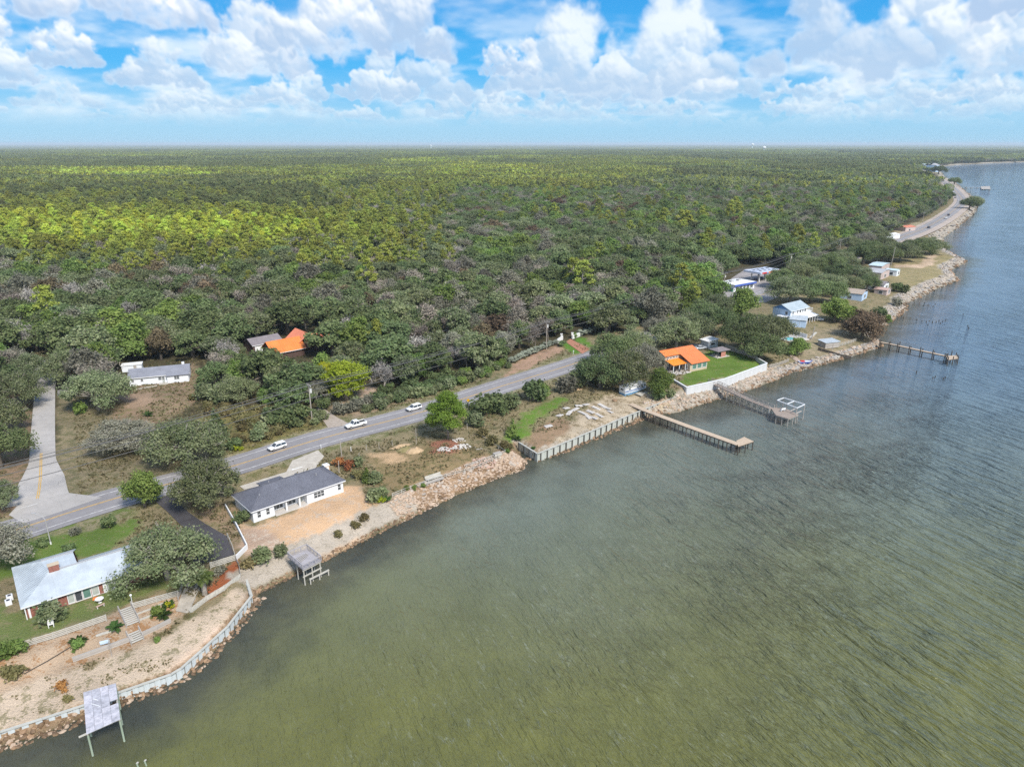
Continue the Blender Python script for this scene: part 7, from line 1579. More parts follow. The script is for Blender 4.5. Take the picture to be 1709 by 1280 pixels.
def gazebo():
    c = GT(1200, 594); root = thing('gazebo', 'small dark-roofed gazebo with a terracotta panel on the lawn', 'gazebo', c, R(30)); TER = mat('terracotta_panel', (.48, .22, .17), (.4, .18, .14), rough=.8)
    bx(root, 'base', (0, 0, .08), (6.0, 4.4, .16), R_CONC)
    for x in (-2.5, 0, 2.5):
        for y in (-1.7, 1.7): bx(root, 'post', (x, y, 1.3), (.16, .16, 2.5), DDOOR)
    for poly in ([(-3.1, -2.3, 2.5), (3.1, -2.3, 2.5), (1.2, 0, 3.4), (-1.2, 0, 3.4)], [(3.1, -2.3, 2.5), (3.1, 2.3, 2.5), (1.2, 0, 3.4)], [(3.1, 2.3, 2.5), (-3.1, 2.3, 2.5), (-1.2, 0, 3.4), (1.2, 0, 3.4)], [(-3.1, 2.3, 2.5), (-3.1, -2.3, 2.5), (-1.2, 0, 3.4)]): roof_plane(root, poly, SHINGLE3)
    bx(root, 'panel', (.2, -1.75, 1.1), (2.2, .1, 2.0), TER); bx(root, 'bench', (1.7, 0.6, .5), (1.2, 1.0, .5), DDOOR); bx(root, 'bench', (-1.6, 0.4, .5), (1.2, 1.6, .5), GREYW)
gazebo()
def shed(label, p, a, d, wm, rm, doors=True, rise=.5, name='shed'):
    t = thing(name, label, 'shed', p, a); x, y, z = d[0] / 2, d[1] / 2, d[2]; bx(t, 'wall', (0, 0, z / 2 - .05), (d[0], d[1], z + .1), wm)
    roof_plane(t, [(-x - .3, -y - .3, z), (x + .3, -y - .3, z), (x + .3, y + .3, z + rise), (-x - .3, y + .3, z + rise)], rm, seams=rm)
    if doors: window(t, 'f', -x * .6, .05, x * .9, z * .85, -y, WHITE, wm, 2, 'door'); window(t, 'r', -y * .5, z * .4, y * .8, z * .35, x, WHITE, GLASS)
    return t
shed('white shed under the oaks behind the tan house', GT(1183, 578), R(-60), (4.2, 4.8, 2.6), SIDING, PLASTIC)
# ---- blue two-storey house
o, rz, L = eframe((1305, 508), (1335, 501), 7.6)
BLUEW = mat('light_blue_siding', (0.42, 0.55, 0.72), (0.36, 0.48, 0.65), scale=.4, rough=.7); DBLUE = mat('deep_blue_gable', (0.10, 0.24, 0.50), (0.08, .2, .43), rough=.7)
H7 = thing('blue_house', 'two-storey light blue house with grey gable roof near the shore', 'house', o, rz)
gable(H7, .4, L - .4, -4.2, 4.2, 5.6, 5.6, 0, 7.5, BLUEW, GREYMET, .7, GREYMET, DBLUE)
bx(H7, 'front_panel', ((L) / 2, -4.24, 2.75), (L - 1.0, .06, 5.5), SIDING)
for u, w in ((1.6, 1.1), (5.2, 1.0), (7.0, 1.4), (9.2, 1.0), (L - 3, 1.3)): window(H7, 'f', u, 3.6, w, 1.5, -4.27, WHITE, GLASS)
roof_plane(H7, [(2.5, -9, 2.6), (L + 1.5, -9, 2.6), (L + 1.5, -4.2, 3.3), (2.5, -4.2, 3.3)], PLASTIC)
for x in (4.5, 6.5, 8.5, 10.5, 12.5, L + 1): bx(H7, 'porch_post', (x, -8.6, 1.3), (.22, .22, 2.6), WHITE)
for u in (5, 8, 11): window(H7, 'f', u, .5, 1.6, 1.7, -4.3, WHITE, DDOOR)
bx(H7, 'balcony', (L + 2.4, -1, 3.1), (4, 6, .2), WHITE)
for q in linear_pts([Vector((L + 4.3, -4, 0)), Vector((L + 4.3, 2, 0))], 1.2): bx(H7, 'baluster', (q.x, q.y, 3.7), (.12, .12, 1.1), WHITE)
bar(H7, 'rail', (L + 4.3, -4, 4.25), (L + 4.3, 2, 4.25), .12, .12, WHITE); bar(H7, 'rail', (L + .5, -4, 4.25), (L + 4.3, -4, 4.25), .12, .12, WHITE)
for x, y in ((L + 4.2, -3.8), (L + 4.2, 1.8)): bx(H7, 'balcony_post', (x, y, 1.5), (.25, .25, 3.1), WHITE)
bx(H7, 'awning', (-1.2, -1.5, 3.0), (3.2, 4, .15), WHITE); window(H7, 'l', -3, 3.4, 1.2, 1.5, .38)
shed('light blue boat shed in front of the blue house', GT(1331, 543), R(-25), (6.5, 7.5, 3.2), BLUEW, METAL, True, .3)
# ---- petrol station
CANB = mat('pale_blue_canopy', (0.50, 0.55, 0.66), (0.42, 0.47, 0.58), scale=.3, rough=.6); CBLUE = mat('blue_fascia', (0.06, 0.12, 0.45), (.05, .1, .38), rough=.5); CRED = mat('red_panel', (.62, .05, .05), (.52, .04, .04), rough=.5); CORG = mat('orange_panel', (.75, .25, .04), (.65, .2, .04), rough=.5)
def station():
    c = GT(1271, 468); root = thing('fuel_canopy', 'petrol station canopy with red and orange panels over the pumps', 'canopy', c, R(36)); w, d, z = 19, 11, 5.0
    bx(root, 'deck', (0, 0, z + .45), (w, d, .9), CANB); bx(root, 'roof_tray', (0, 0, z + .93), (w - .6, d - .6, .06), CANB)
    for x in (-6, -2, 2, 6): bx(root, 'roof_unit', (x, 1.5, z + 1.05), (1.6, 1.2, .2), DDOOR); bx(root, 'roof_unit', (x + .8, -2.2, z + 1.05), (1.4, 1.0, .2), DDOOR)
    for x, ww, m in ((-6.0, 4.0, CRED), (1.2, 7.0, CORG), (7.4, 3.4, CRED)): bx(root, 'sign_panel', (x, -d / 2 - .04, z + .45), (ww, .06, .8), m)
    bx(root, 'stripe', (-3.2, -d / 2 - .03, z + .2), (1.4, .05, .3), CBLUE); bx(root, 'sign_panel', (w / 2 + .04, -2, z + .45), (.06, 3, .8), CRED)
    for x in (-6, 0, 6):
        for y in (-2.5, 2.5): bx(root, 'column', (x, y, z / 2), (.5, .5, z), PLASTIC)
        t = thing('fuel_pump', {-6: 'left', 0: 'middle', 6: 'right'}[x] + ' dark fuel pump under the petrol station canopy', 'fuel pump', at(root, x, 0, 0), R(36), 'pumps under the canopy'); bx(t, 'cabinet', (0, 0, 1.0), (1.3, .8, 2.0), DDOOR); bx(t, 'screen', (0, -.42, 1.4), (.8, .03, .5), CBLUE); bx(t, 'island', (0, 0, .08), (4.5, 1.3, .16), R_CONC)
    c = GT(1228, 482); root = thing('station_store', 'low white petrol station store with a blue fascia', 'store', c, R(36)); bx(root, 'wall', (0, 0, 1.8), (17, 10, 3.7), SIDING); bx(root, 'roof', (0, 0, 3.72), (17.6, 11.4, .16), PLASTIC); bx(root, 'fascia', (0, -5.9, 3.3), (17.8, .2, .9), CBLUE); bx(root, 'fascia', (8.95, 0, 3.3), (.2, 11.6, .9), PLASTIC)
    for u in (-7, -4, 2, 5): window(root, 'f', u, .6, 2.2, 2.0, -5.0, WHITE, GLASS, 2)
    door(root, 'f', -.6, 1.8, 2.4, -5.0, GLASS); bx(root, 'roof_unit', (-3, 1, 4.2), (2, 1.6, .9), METALG); bx(root, 'roof_unit', (3, 1, 4.2), (2, 1.6, .9), METALG)
    t = thing('dumpster', 'green dumpster between the trees at the petrol station', 'dumpster', GT(1222, 487), .5); GRN = mat('dumpster_green', (.05, .2, .12), (.04, .16, .1), rough=.6); bx(t, 'bin', (0, 0, .8), (2.4, 1.6, 1.6), GRN); bx(t, 'lid', (0, 0, 1.63), (2.5, 1.7, .06), DDOOR)
station()
# ---- low buildings by the point
o, rz, L = eframe((1447, 447), (1480, 450), 5.0)
PINKW = mat('pinkish_wall', (.50, .41, .38), (.43, .35, .33), scale=.4, rough=.8)
def metal_shed(label, px, a, d, wm, rm, rise=.8):
    p = GT(*px); t = thing('metal_building', label, 'building', p, a); x, y, z = d[0] / 2, d[1] / 2, d[2]
    MB().prism([(-x, -y), (x, -y), (x, y), (-x, y)], -.3, z).build('wall', wm, t); roof_plane(t, [(-x - .3, -y - .3, z), (x + .3, -y - .3, z), (x + .3, 0, z + rise), (-x - .3, 0, z + rise)], rm, seams=METALG, step=1.2); roof_plane(t, [(x + .3, y + .3, z), (-x - .3, y + .3, z), (-x - .3, 0, z + rise), (x + .3, 0, z + rise)], rm, seams=METALG, step=1.2)
    for u in (-x * .6, x * .1): window(t, 'r', u * .5, .4, 1.6, 2.0, x, WHITE, GLASS); 
    window(t, 'f', -x * .3, .4, 2.0, 1.6, -y, WHITE, GLASS); return t
metal_shed('low building with a pale teal metal roof beside the tall mast', (1466, 453), R(-42), (7, 16, 4.4), PINKW, TEALM, .5); metal_shed('pinkish building with a dull metal roof in front of the teal-roofed one', (1462, 463), R(-42), (9, 16, 4.0), PINKW, METALG, .6)
metal_shed('small white annex with teal roof at the seaward end of the low buildings', (1489, 459), R(-42), (6, 6, 3.2), SIDING, TEALM, .4); metal_shed('brown-roofed house between the low buildings and the shore clump', (1463, 482), R(-42), (9, 9, 3.2), SIDING, SHINGLE3, 1.2)
metal_shed('tan-roofed shack with blue-grey wall left of the shore clump', (1424, 497), R(-38), (10, 11, 3.2), BLUEW, SHINGLE4, 1.4); metal_shed('little pink-roofed porch shed below the brown-roofed house', (1472, 490), R(-42), (6, 7, 2.6), PINKW, mat('pink_roof', (.5, .33, .28), (.42, .28, .24), rough=.8), .5)
metal_shed('small tan shed half hidden behind the yellow tree', (1393, 488), R(-38), (6, 8, 2.6), SIDING, SHINGLE4, 1.0)
shed('little tin-roofed shelter on posts near the old pier', GT(1382, 578), R(20), (6.5, 4.0, 2.2), GREYW, METAL, False, .3)
for lab, px, a, d, wm, rm in (('white cottage among the trees left of the far road', (1402, 408), .3, (10, 9, 3.6), SIDING, METALG), ('white roadside house under the trees at mid distance', (1412, 392), .3, (11, 9, 3.6), SIDING, TEALM), ('pink-roofed house where the far road reappears', (1510, 385), .5, (14, 10, 3.5), PINKW, SALMON),
        ('pale roadside building left of the far road', (1482, 398), .5, (16, 9, 3.2), SIDING, PLASTIC), ('white beach house at the far end of the shore', (1550, 285), .7, (30, 26, 14), SIDING, METALG), ('tall pale blue beach house at the far end of the shore', (1556, 287), .7, (24, 24, 17), BLUEW, METALG), ('small beach house left of the tall ones at the far shore', (1540, 281), .7, (24, 20, 10), SIDING, TEALM)):
    metal_shed(lab, px, a, d, wm, rm, d[2] * .3)
def tower(label, px, py, D, h, r):
    p = G(px, py, 0); s = D / p.y; p = Vector((p.x * s, D, 0)); t = thing('water_tower', label, 'water tower', p)
    bm = bmesh.new(); bmesh.ops.create_uvsphere(bm, u_segments=16, v_segments=10, radius=r)
    for v in bm.verts: v.co.z = v.co.z * .7 + h
    me = bpy.data.meshes.new('tank'); bm.to_mesh(me); bm.free(); me.materials.append(PLASTIC); inst(me, 'tank', t); MB().tube([(0, 0, 0), (0, 0, h)], [r * .5, r * .3], 10).build('stem', TEALM, t)
tower('nearer white water tower over the flat forest', 1275, 251, 6400, 40, 15); tower('farther white water tower on the horizon', 1256, 244, 10500, 60, 20); tower('tiny white water tower far off at mid horizon', 719, 244, 10500, 44, 14)
# small things by the right-hand yards
POOLW = mat('pool_water', (.10, .45, .46), (.08, .38, .40), scale=1, rough=.1); 
t = thing('swimming_pool', 'small turquoise pool on a pale deck left of the blue boat shed', 'pool', GT(1322, 566), .5); bx(t, 'deck', (0, 0, .15), (10, 8, .4), R_CONC); bx(t, 'water', (-1.5, 0, .36), (5, 3.2, .06), POOLW); bx(t, 'screen', (5.2, 1, 1.0), (.2, 7, 1.7), WHITE)
t = thing('rowing_boat', 'red and white boat with blue side on the bank below the pool', 'boat', GT(1343, 607), .1); mb = MB()
mb.add([(-2.4, -.8, .9), (-2.4, .8, .9), (1.4, .9, .95), (3.0, 0, 1.15), (1.4, -.9, .95), (-2.2, -.55, .1), (-2.2, .55, .1), (1.2, .5, .1), (2.2, 0, .25), (1.2, -.5, .1)], [(0, 1, 6, 5), (1, 2, 7, 6), (2, 3, 8, 7), (3, 4, 9, 8), (4, 0, 5, 9), (5, 6, 7, 8, 9)]); mb.build('hull', CBLUE, t); MB().prism([(-2.3, -.72), (1.3, -.8), (2.8, 0), (1.3, .8), (-2.3, .72)], .78, .88).build('deck', PLASTIC, t); bx(t, 'seat', (-1.0, 0, 1.0), (1.4, 1.1, .3), CRED)
a = GT(1322, 596); b = GT(1340, 612); sd_ = sheet('shore_path', [(1312, 590), (1318, 588), (1344, 610), (1337, 613)], mat('path_concrete', (.40, .31, .26), (.32, .25, .2), scale=.7, rough=.9), .1, cuts=3)
low_wall('fallen_logs', 'grey driftwood logs lying by the rail fence', [GT(1300, 618), GT(1325, 614)], .3, .5, GREYW, 3.0, 'logs'); low_wall('lumber_stack', 'pale lumber strewn below the blue house', [GT(1352, 565), GT(1362, 556)], .4, .8, PALEW, 3.0, 'lumber'); low_wall('lumber_stack', 'pale boards on the bank near the old pier', [GT(1395, 597), GT(1404, 592)], .4, 1.4, PALEW, 3.0, 'lumber')
# ================================================================ VEHICLES
def paint(name, c): return mat(name, c, tuple(v * .95 for v in c), rough=.25, spec=.6)
CARW = paint('white_car_paint', (.78, .79, .80)); CARD = paint('dark_car_paint', (.05, .055, .07)); CARS = paint('silver_car_paint', (.5, .53, .57)); TYRE = mat('tyre', (.03, .03, .03), (.02, .02, .02), rough=.9); RIM = mat('rim', (.45, .45, .47), (.35, .35, .36), rough=.35, metal=.6); CGLASS = mat('car_glass', (.035, .05, .07), (.03, .04, .055), rough=.05, spec=.8); LAMP = mat('lamp_lens', (.7, .72, .74), (.6, .6, .62), rough=.1); TAIL = mat('tail_lens', (.45, .03, .03), (.35, .02, .02), rough=.2)
def loft(st):
    """st: list of rings (lists of points, same count)"""
    mb = MB(); n = len(st[0]); vs = [p for r in st for p in r]; fs = []
    for i in range(len(st) - 1):
        for q in range(n): fs.append((i * n + q, i * n + (q + 1) % n, (i + 1) * n + (q + 1) % n, (i + 1) * n + q))
    fs += [tuple(range(n - 1, -1, -1)), tuple((len(st) - 1) * n + q for q in range(n))]; return mb.add(vs, fs)
def ring(x, w, z0, z1, tuck=.12): return [(x, -w + .08, z0), (x, -w, z0 + .22), (x, -w, z1 - .18), (x, -w + tuck, z1), (x, w - tuck, z1), (x, w, z1 - .18), (x, w, z0 + .22), (x, w - .08, z0)]
def car(label, p, a, kind='suv', pm=None, name=None, group=None, s=1.0):
    pm = pm or CARW; t = thing(name or {'suv': 'suv', 'pickup': 'pickup_truck', 'sedan': 'car'}[kind], label, 'pickup' if kind == 'pickup' else 'car', p, a, group); t.scale = (s,) * 3
    if kind == 'pickup':
        Lh, w = 2.9, .98; loft([ring(-2.9, w - .04, .5, 1.06), ring(-2.8, w, .42, 1.1), ring(-.6, w, .40, 1.1), ring(1.2, w, .40, 1.14), ring(2.3, w - .03, .42, 1.08), ring(2.85, w - .12, .5, .98)]).build('body', pm, t, True)
        g0, g1, r0_, r1_, zt = -.75, 1.35, -.55, .65, 1.86
        MB().lo((-2.72, -.82, 1.06), (-.85, .82, 1.115)).build('bed', mat('bed_liner', (.03, .03, .03), (.02, .02, .02), rough=.9), t)
        for y in (-.9, .9): bx(t, 'bed_side', (-1.8, y, 1.2), (1.95, .12, .2), pm)
        bx(t, 'tailgate', (-2.78, 0, 1.18), (.1, 1.86, .24), pm); wb = (-1.85, 1.85); wr = .42
    else:
        Lh, w = 2.32, .92; loft([ring(-2.32, w - .12, .45, 1.0), ring(-2.15, w - .02, .36, 1.06), ring(-.8, w, .32, 1.03), ring(.9, w, .32, 1.0), ring(1.9, w - .03, .36, .93), ring(2.3, w - .16, .45, .80)]).build('body', pm, t, True)
        g0, g1, r0_, r1_, zt = (-2.2, 1.15, -1.85, .35, 1.62) if kind == 'suv' else (-1.75, 1.1, -.95, .2, 1.45); wb = (-1.38, 1.42); wr = .36
    zb = .99
    MB().add([(g0, -w + .06, zb), (g1, -w + .06, zb), (g1, w - .06, zb), (g0, w - .06, zb), (r0_, -w + .2, zt - .06), (r1_, -w + .2, zt - .06), (r1_, w - .2, zt - .06), (r0_, w - .2, zt - .06)], [(0, 1, 5, 4), (1, 2, 6, 5), (2, 3, 7, 6), (3, 0, 4, 7), (4, 5, 6, 7)]).build('glass', CGLASS, t)
    MB().prism([(r0_ - .08, -w + .19), (r1_ + .05, -w + .19), (r1_ + .05, w - .19), (r0_ - .08, w - .19)], zt - .075, zt).build('roof', pm, t)
    for sy in (-1, 1):
        for f0, f1 in ((g0, r0_), (g1, r1_), ((g0 + g1) / 2 - .1, (r0_ + r1_) / 2 - .05)): bar(t, 'pillar', (f0, sy * (w - .055), zb), (f1, sy * (w - .195), zt - .05), .06, .09, pm)
        bx(t, 'headlight', (Lh - .1, sy * .62, .78), (.2, .36, .16), LAMP); bx(t, 'tail_light', (-Lh + .04, sy * .72, .88), (.12, .2, .26), TAIL); bx(t, 'mirror', (g1 - .15, sy * (w + .08), 1.06), (.14, .18, .13), pm)
        for x in wb:
            o = MB().tube([(0, -.12, 0), (0, .12, 0)], wr, 14).build('wheel', TYRE, t); o.location = (x, sy * (w - .1), wr); r = MB().tube([(0, -.13, 0), (0, .13, 0)], wr * .58, 10).build('rim', RIM, o)
    bx(t, 'bumper', (Lh - .02, 0, .52), (.14, 1.5, .2), DDOOR); bx(t, 'bumper', (-Lh + .02, 0, .52), (.14, 1.5, .2), DDOOR)
    return t
def road_dir(p):
    d, s = polydist([p.x], [p.y], [(q.x, q.y) for q in ROAD]); i = int(min(s[0], len(ROAD) - 2)); v = ROAD[i + 1] - ROAD[i]; return math.atan2(v.y, v.x)
def on_road(px, py): p = G(px, py, .12); return p, road_dir(p)
p, a = on_road(463, 749); car('white suv alone in the far lane nearest the great oak', p, a + math.pi, 'suv')
p, a = on_road(594, 712); car('white pickup truck driving past the dirt drive', p, a + math.pi, 'pickup')
p, a = on_road(691, 684); car('white suv behind the pickup in the far lane', p, a + math.pi, 'suv')
p, a = on_road(990, 605); car('dark car on the road half hidden under the oaks', p, a, 'sedan', CARD)
for i, (x, y, m, lab) in enumerate(((1550, 381, CARD, 'dark car turning where the far road reappears'), (1578, 365, CARW, 'white car on the far road curve'), (1583, 360, CARD, 'dark car ahead of the white one on the far curve'), (1594, 331, CARD, 'dark car at the far bend'), (1594, 327.5, CARD, 'second dark car at the far bend'), (1590, 322, CARW, 'white car beyond the far bend'))):
    p, a = on_road(x, y); car(lab, p, a + (math.pi if i % 2 else 0), 'sedan' if i % 2 else 'suv', m, s=1.15)
car('silver car parked beside the white shed of the tan house', GT(1169, 583), R(20), 'sedan', CARS); car('dark car parked behind the silver one at the tan house', GT(1160, 580), R(20), 'sedan', CARD); car('silver car parked at the right end of the blue house', GT(1365, 535), R(-20), 'suv', CARS); car('silver car at the petrol station store', GT(1245, 478), R(130), 'sedan', CARS); car('dark car under the petrol station canopy', GT(1264, 469), R(36), 'sedan', CARD)
def rv():
    o, rz, L = eframe((1043, 657), (1083, 646), 0); z0 = zat(o.x, o.y); root = thing('motorhome', 'old white motorhome with blue stripes parked under the oaks', 'motorhome', (o.x, o.y, z0), rz); L = 9.2; w = 2.5; STB = mat('blue_stripe', (.10, .20, .42), (.08, .16, .36), rough=.5); BT = mat('blue_tarp', (.16, .30, .46), (.12, .24, .38), rough=.7)
    loft([[(x, y, z) for y, z in ((0.0, .55), (0.0, 2.7), (.15, 2.95), (w - .15, 2.95), (w, 2.7), (w, .55))] for x in (0.0, .15, L - .5)] + [[(L, y, z) for y, z in ((.1, .7), (.1, 2.2), (.25, 2.6), (w - .25, 2.6), (w - .1, 2.2), (w - .1, .7))]]).build('body', CARW, root)
    bx(root, 'stripe', (L / 2 - .3, -.03, 1.25), (L - .8, .05, .22), STB); bx(root, 'stripe', (L / 2 - .3, -.03, 1.55), (L - .8, .05, .08), STB); bx(root, 'skirt', (L / 2, .02, .42), (L - .3, .1, .75), BT); bx(root, 'skirt', (.02, w / 2, .42), (.1, w, .75), BT)
    window(root, 'f', 1.6, 1.6, .8, .7, 0, WHITE, GLASS); window(root, 'f', 5.0, 1.75, 1.5, .6, 0, WHITE, GLASS, 2); window(root, 'f', 6.9, 1.2, .7, 1.3, 0, WHITE, GLASS, 1, 'door'); window(root, 'l', .5, 1.6, 1.4, .7, 0, WHITE, GLASS); window(root, 'f', 8.0, 1.75, .8, .6, 0, WHITE, GLASS)
    for x, y in ((2, 1.2), (4.5, 1.4), (7, 1.2)): bx(root, 'roof_vent', (x, y, 3.02), (.8, .7, .16), PLASTIC)
    bx(root, 'awning', (4.8, -.12, 2.72), (4.6, .16, .16), METALG)
    for x in (1.6, 2.5, 7.2):
        for y in (.15, w - .15): o = MB().tube([(0, -.12, 0), (0, .12, 0)], .42, 12).build('wheel', TYRE, root); o.location = (x, y, .42); MB().tube([(0, -.13, 0), (0, .13, 0)], .2, 8).build('rim', RIM, o)
    t = thing('deck_platform', 'pale wooden platform in front of the motorhome', 'platform', GT(1072, 657, .1), rz); bx(t, 'deck', (0, 0, .1), (4.5, 1.8, .15), PALEW); bx(t, 'step', (-1.5, -1.2, .0), (1.2, .5, .14), PALEW)
    t = thing('campfire_ring', 'rusty fire ring on the sandy lot', 'fire ring', GT(1026, 669, .05)); MB().tube([(0, 0, 0), (0, 0, .35)], .7, 12).build('ring', R_ORANGE, t); inst(ROCKS[R_BROWN.name][0], 'ash', t, (0, 0, .1), (0, 0, 0), (1, 1, .3))
    t = thing('debris', 'dark scrap lying beside the bush on the sandy lot', 'scrap', GT(988, 645, .1), .5); bx(t, 'beam', (0, 0, .15), (1.8, .3, .2), DARKW); bx(t, 'sheet', (.4, .4, .2), (1.2, .7, .1), PALEW, .4)
rv()
# ================================================================ POLES, WIRES, SIGNS
POLEW = mat('pole_wood', (.42, .38, .34), (.30, .27, .24), scale=2, rough=.9, stretch=(2, 2, .3)); INS = mat('porcelain', (.62, .62, .60), (.5, .5, .5), rough=.3); WIRE = mat('wire', (.11, .11, .11), (.09, .09, .09), rough=.6)
def upole(label, p, h, a, trans=False, w=.34, tilt=(0, 0), arm=True):
    t = thing('utility_pole', label, 'pole', p, a); MB().tube([(0, 0, -.8), (0, 0, h)], [w / 2, w / 2 * .7], 9).build('pole', POLEW, t)
    t.rotation_euler = (tilt[0], tilt[1], a)
    if arm:
        bx(t, 'crossarm', (0, 0, h - .5), (.14, 2.4, .16), POLEW)
        for y in (-1.1, -.55, 1.1): inst(ucyl(INS), 'insulator', t, (0, y, h - .42), (0, 0, 0), (.14, .14, .28))
        for y in (-.5, .5): bar(t, 'brace', (0, 0, h - 1.2), (0, y * 1.4, h - .55), .05, .07, POLEW)
    if trans: inst(ucyl(INS), 'transformer', t, (.35, -.1, h - 2.6), (0, 0, 0), (.6, .6, 1.1)); bx(t, 'bracket', (.15, -.05, h - 2.1), (.3, .1, .1), POLEW)
    return t
SP = [((-190, 912), 10.5, 'utility pole beyond the left picture edge', False), ((196, 806), 10.5, None, False), ((521, 703), 10.8, 'utility pole with transformer beside the dirt drive', True), ((912, 583), 10.8, 'utility pole with transformer in the palm row', True), ((1072, 532), 10.8, 'utility pole at the wood edge right of the gate', True), ((1207, 491), 11, 'utility pole left of the petrol station store', True), ((1317, 455), 11, 'utility pole behind the oaks right of the canopy', True), ((1345, 447), 11, 'utility pole beside the sandy clearing', True), ((1400, 427), 11, 'utility pole in the far clearing', False), ((1539, 374), 11, 'utility pole left of the far road', False), ((1580, 342), 11, 'utility pole at the far wood edge', False)]
poles = []
for px, h, lab, tr in SP:
    p = GT(*px); a = road_dir(p)
    if lab and px[0] > 0: upole(lab, p, h, a, tr)
    if px[0] != 196: poles.append((p, h, a))
def wire(label, off, dz, r=.07):
    t = thing('power_line', label, 'wire', (poles[0][0].x, poles[0][0].y, 0)); o = Vector((poles[0][0].x, poles[0][0].y, 0))
    for (p0, h0, a0), (p1, h1, a1) in zip(poles[:-1], poles[1:]):
        q0 = p0 + Vector((-math.sin(a0) * off, math.cos(a0) * off, h0 + dz)); q1 = p1 + Vector((-math.sin(a1) * off, math.cos(a1) * off, h1 + dz)); L = (q1 - q0).length; sag = min(2.0, L * .012)
        P_ = [q0.lerp(q1, i / 14) - Vector((0, 0, 4 * sag * (i / 14) * (1 - i / 14))) - o for i in range(15)]
        MB().tube(P_, r, 4, False).build('span', WIRE, t)
wire('near upper conductor strung along the wood edge poles', -1.1, -.1); wire('inner upper conductor strung along the wood edge poles', -.5, -.1); wire('far upper conductor strung along the wood edge poles', 1.1, -.1); wire('neutral wire below the crossarms of the pole line', .1, -2.0); wire('thick lowest telephone cable of the pole line', .15, -4.2, .08)
upole('thin leaning pole between the rust-brown bushes', GT(572, 776), 6.5, 0, False, .24, (0.03, -.02), False); upole('short weathered post right of the leaning pole', GT(566, 790), 3.2, 0, False, .25, (0, .02), False); upole('slim white marker pole on the vacant lot', GT(695, 741), 4.2, 0, False, .14, (0, 0), False); upole('tall thin mast beside the teal-roofed building', GT(1486, 448), 13, 0, False, .35, (.03, .05), False); upole('weathered pole on the slope below the blue house', GT(1354, 567), 5.5, 0, False, .4, (.05, .1), False); upole('short post by the dark fence near the old pier', GT(1389, 585), 3.0, 0, False, .25, (0, 0), False); upole('slim flagpole below the blue boat shed', GT(1331, 578), 6.0, 0, False, .2, (0, 0), False)
t = upole('thin clothesline pole on the beach by the timber wall', GT(187, 1096), 3.6, 0, False, .12, (0, 0), False); bx(t, 'crossarm', (0, 0, 3.4), (1.1, .08, .08), POLEW)
def lamp_post():
    t = thing('street_lamp', 'slim lamp post with a long arm on the front lawn beside the road', 'lamp post', GT(85, 908)); MB().tube([(0, 0, 0), (0, 0, 5.2), (-.35, 0, 5.9), (-2.2, .5, 6.3)], [.10, .08, .06, .05], 8).build('pole', METALG, t); bx(t, 'lamp_head', (-2.4, .55, 6.28), (.7, .25, .14), METALG); post(t, 'base', (0, 0, 0), .5, .3, WHITE)
lamp_post()
t = thing('lamp_post', 'small white globe lamp at the top of the beach stairs', 'lamp', GT(221, 1008)); post(t, 'post', (0, 0, 0), 1.6, .1, WHITE); bm = bmesh.new(); bmesh.ops.create_icosphere(bm, subdivisions=2, radius=.2); me = bpy.data.meshes.new('globe'); bm.to_mesh(me); bm.free(); me.materials.append(PLASTIC); inst(me, 'globe', t, (0, 0, 1.75))
def sign(name, label, p, h, shape, m, a, r=.38):
    t = thing(name, label, 'sign', p, a); post(t, 'post', (0, 0, 0), h, .07, METALG); n = {'octagon': 8, 'diamond': 4, 'rect': 4}[shape]; off = math.pi / 8 if n == 8 else (0 if shape == 'diamond' else math.pi / 4)
    V = [(r * math.cos(2 * math.pi * i / n + off), r * math.sin(2 * math.pi * i / n + off)) for i in range(n)]; mb = MB(); mb.add([(x, -.05, h + y * 1.0 + r * .6) for x, y in V] + [(x, -.08, h + y + r * .6) for x, y in V], [tuple(range(n)), tuple(range(2 * n - 1, n - 1, -1))] + [(i, n + i, n + (i + 1) % n, (i + 1) % n) for i in range(n)]); mb.build('panel', m, t)
sign('stop_sign', 'grey back of a stop sign left of the side street mouth', GT(19, 838), 2.3, 'octagon', METALG, .3, .45); sign('warning_sign', 'yellow diamond warning sign at the road right of the lone pine', GT(782, 681), 2.0, 'diamond', mat('sign_yellow', (.75, .42, .02), (.68, .38, .02), rough=.5), -.3, .62)
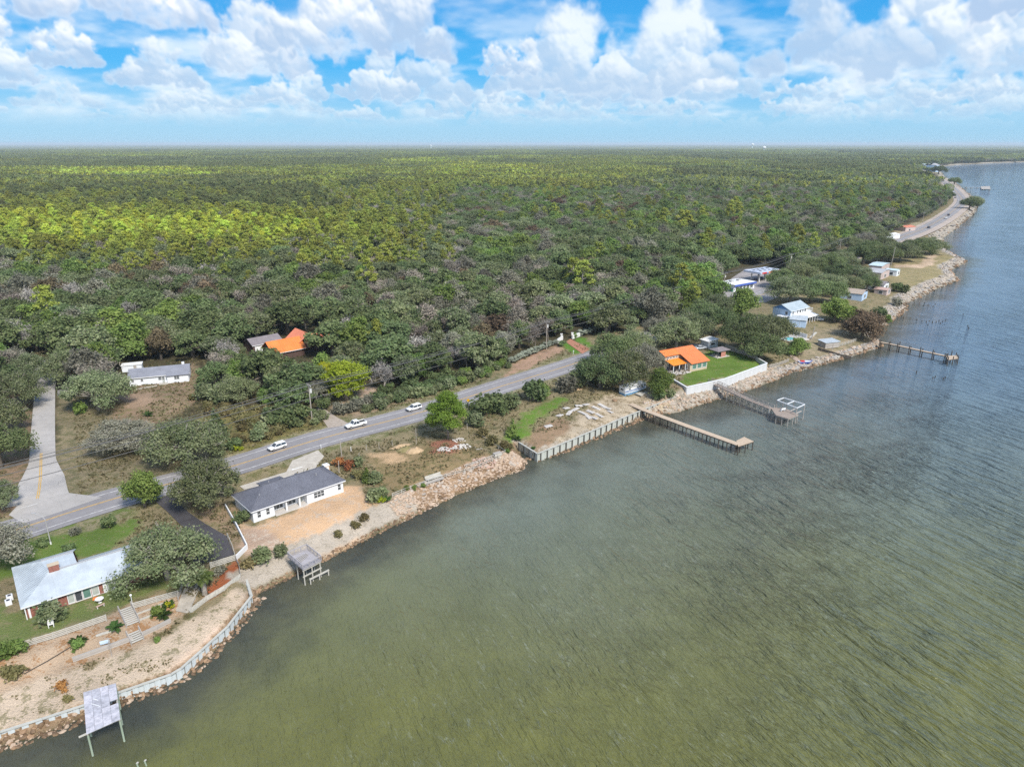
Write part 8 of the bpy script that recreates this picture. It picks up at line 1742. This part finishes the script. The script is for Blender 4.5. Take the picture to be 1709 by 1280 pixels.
sign('red_sign', 'small red sign at the far bend of the road', GT(1608, 344), 4.0, 'rect', CRED, -.5, 2.2)
for i, (x, y, l) in enumerate(((722, 659, 'white mailbox post on the far verge above the second suv'), (957, 591, 'white mailbox left of the terracotta driveway'), (586, 753, 'small white marker post by the concrete driveway'), (536, 749, 'white reflector post where the concrete driveway meets the road'))):
    t = thing('mailbox' if 'mailbox' in l else 'marker_post', l, 'mailbox' if 'mailbox' in l else 'post', GT(x, y)); bx(t, 'post', (0, 0, .5), (.12, .12, 1.0), WHITE); bx(t, 'box', (0, 0, 1.1), (.28, .5, .3) if 'mailbox' in l else (.16, .16, .16), WHITE)
for x, y, l in ((612, 752, 'first thin fence post at the vacant lot'), (633, 749, 'second thin fence post at the vacant lot'), (600, 766, 'leaning fence post by the rust-brown bushes'), (655, 744, 'third thin fence post at the vacant lot'), (780, 716, 'fence post right of the lone pine')):
    t = thing('fence_post', l, 'post', GT(x, y)); post(t, 'shaft', (0, 0, -.2), 1.7, .13, GREYW, (.03, -.03)); bx(t, 'cap', (0, 0, 1.5), (.16, .16, .05), GREYW)
t = thing('sign_board', 'white board sign lying on two posts by the timber wall', 'sign', GT(176, 1078), .45); bx(t, 'panel', (0, 0, .75), (1.3, .08, .6), mat('pale_blue_sign', (.55, .66, .76), (.48, .58, .68), rough=.6)); bx(t, 'post', (-.5, 0, .3), (.08, .08, .7), GREYW); bx(t, 'post', (.5, 0, .3), (.08, .08, .7), GREYW)
# ================================================================ HAZE
hb = MB(); hb.lo((-75000, -2600, WATER - 8), (75000, 61500, 95))
mh = bpy.data.materials.new('haze'); mh.use_nodes = True; nt = mh.node_tree; nt.nodes.clear()
ou = nt.nodes.new('ShaderNodeOutputMaterial'); pv = nt.nodes.new('ShaderNodeVolumePrincipled')
pv.inputs['Color'].default_value = (0.74, 0.88, 1.0, 1); pv.inputs['Density'].default_value = 6.0e-5; pv.inputs['Anisotropy'].default_value = 0.0
nt.links.new(pv.outputs[0], ou.inputs['Volume'])
tag(hb.build('haze', mh), kind='stuff')
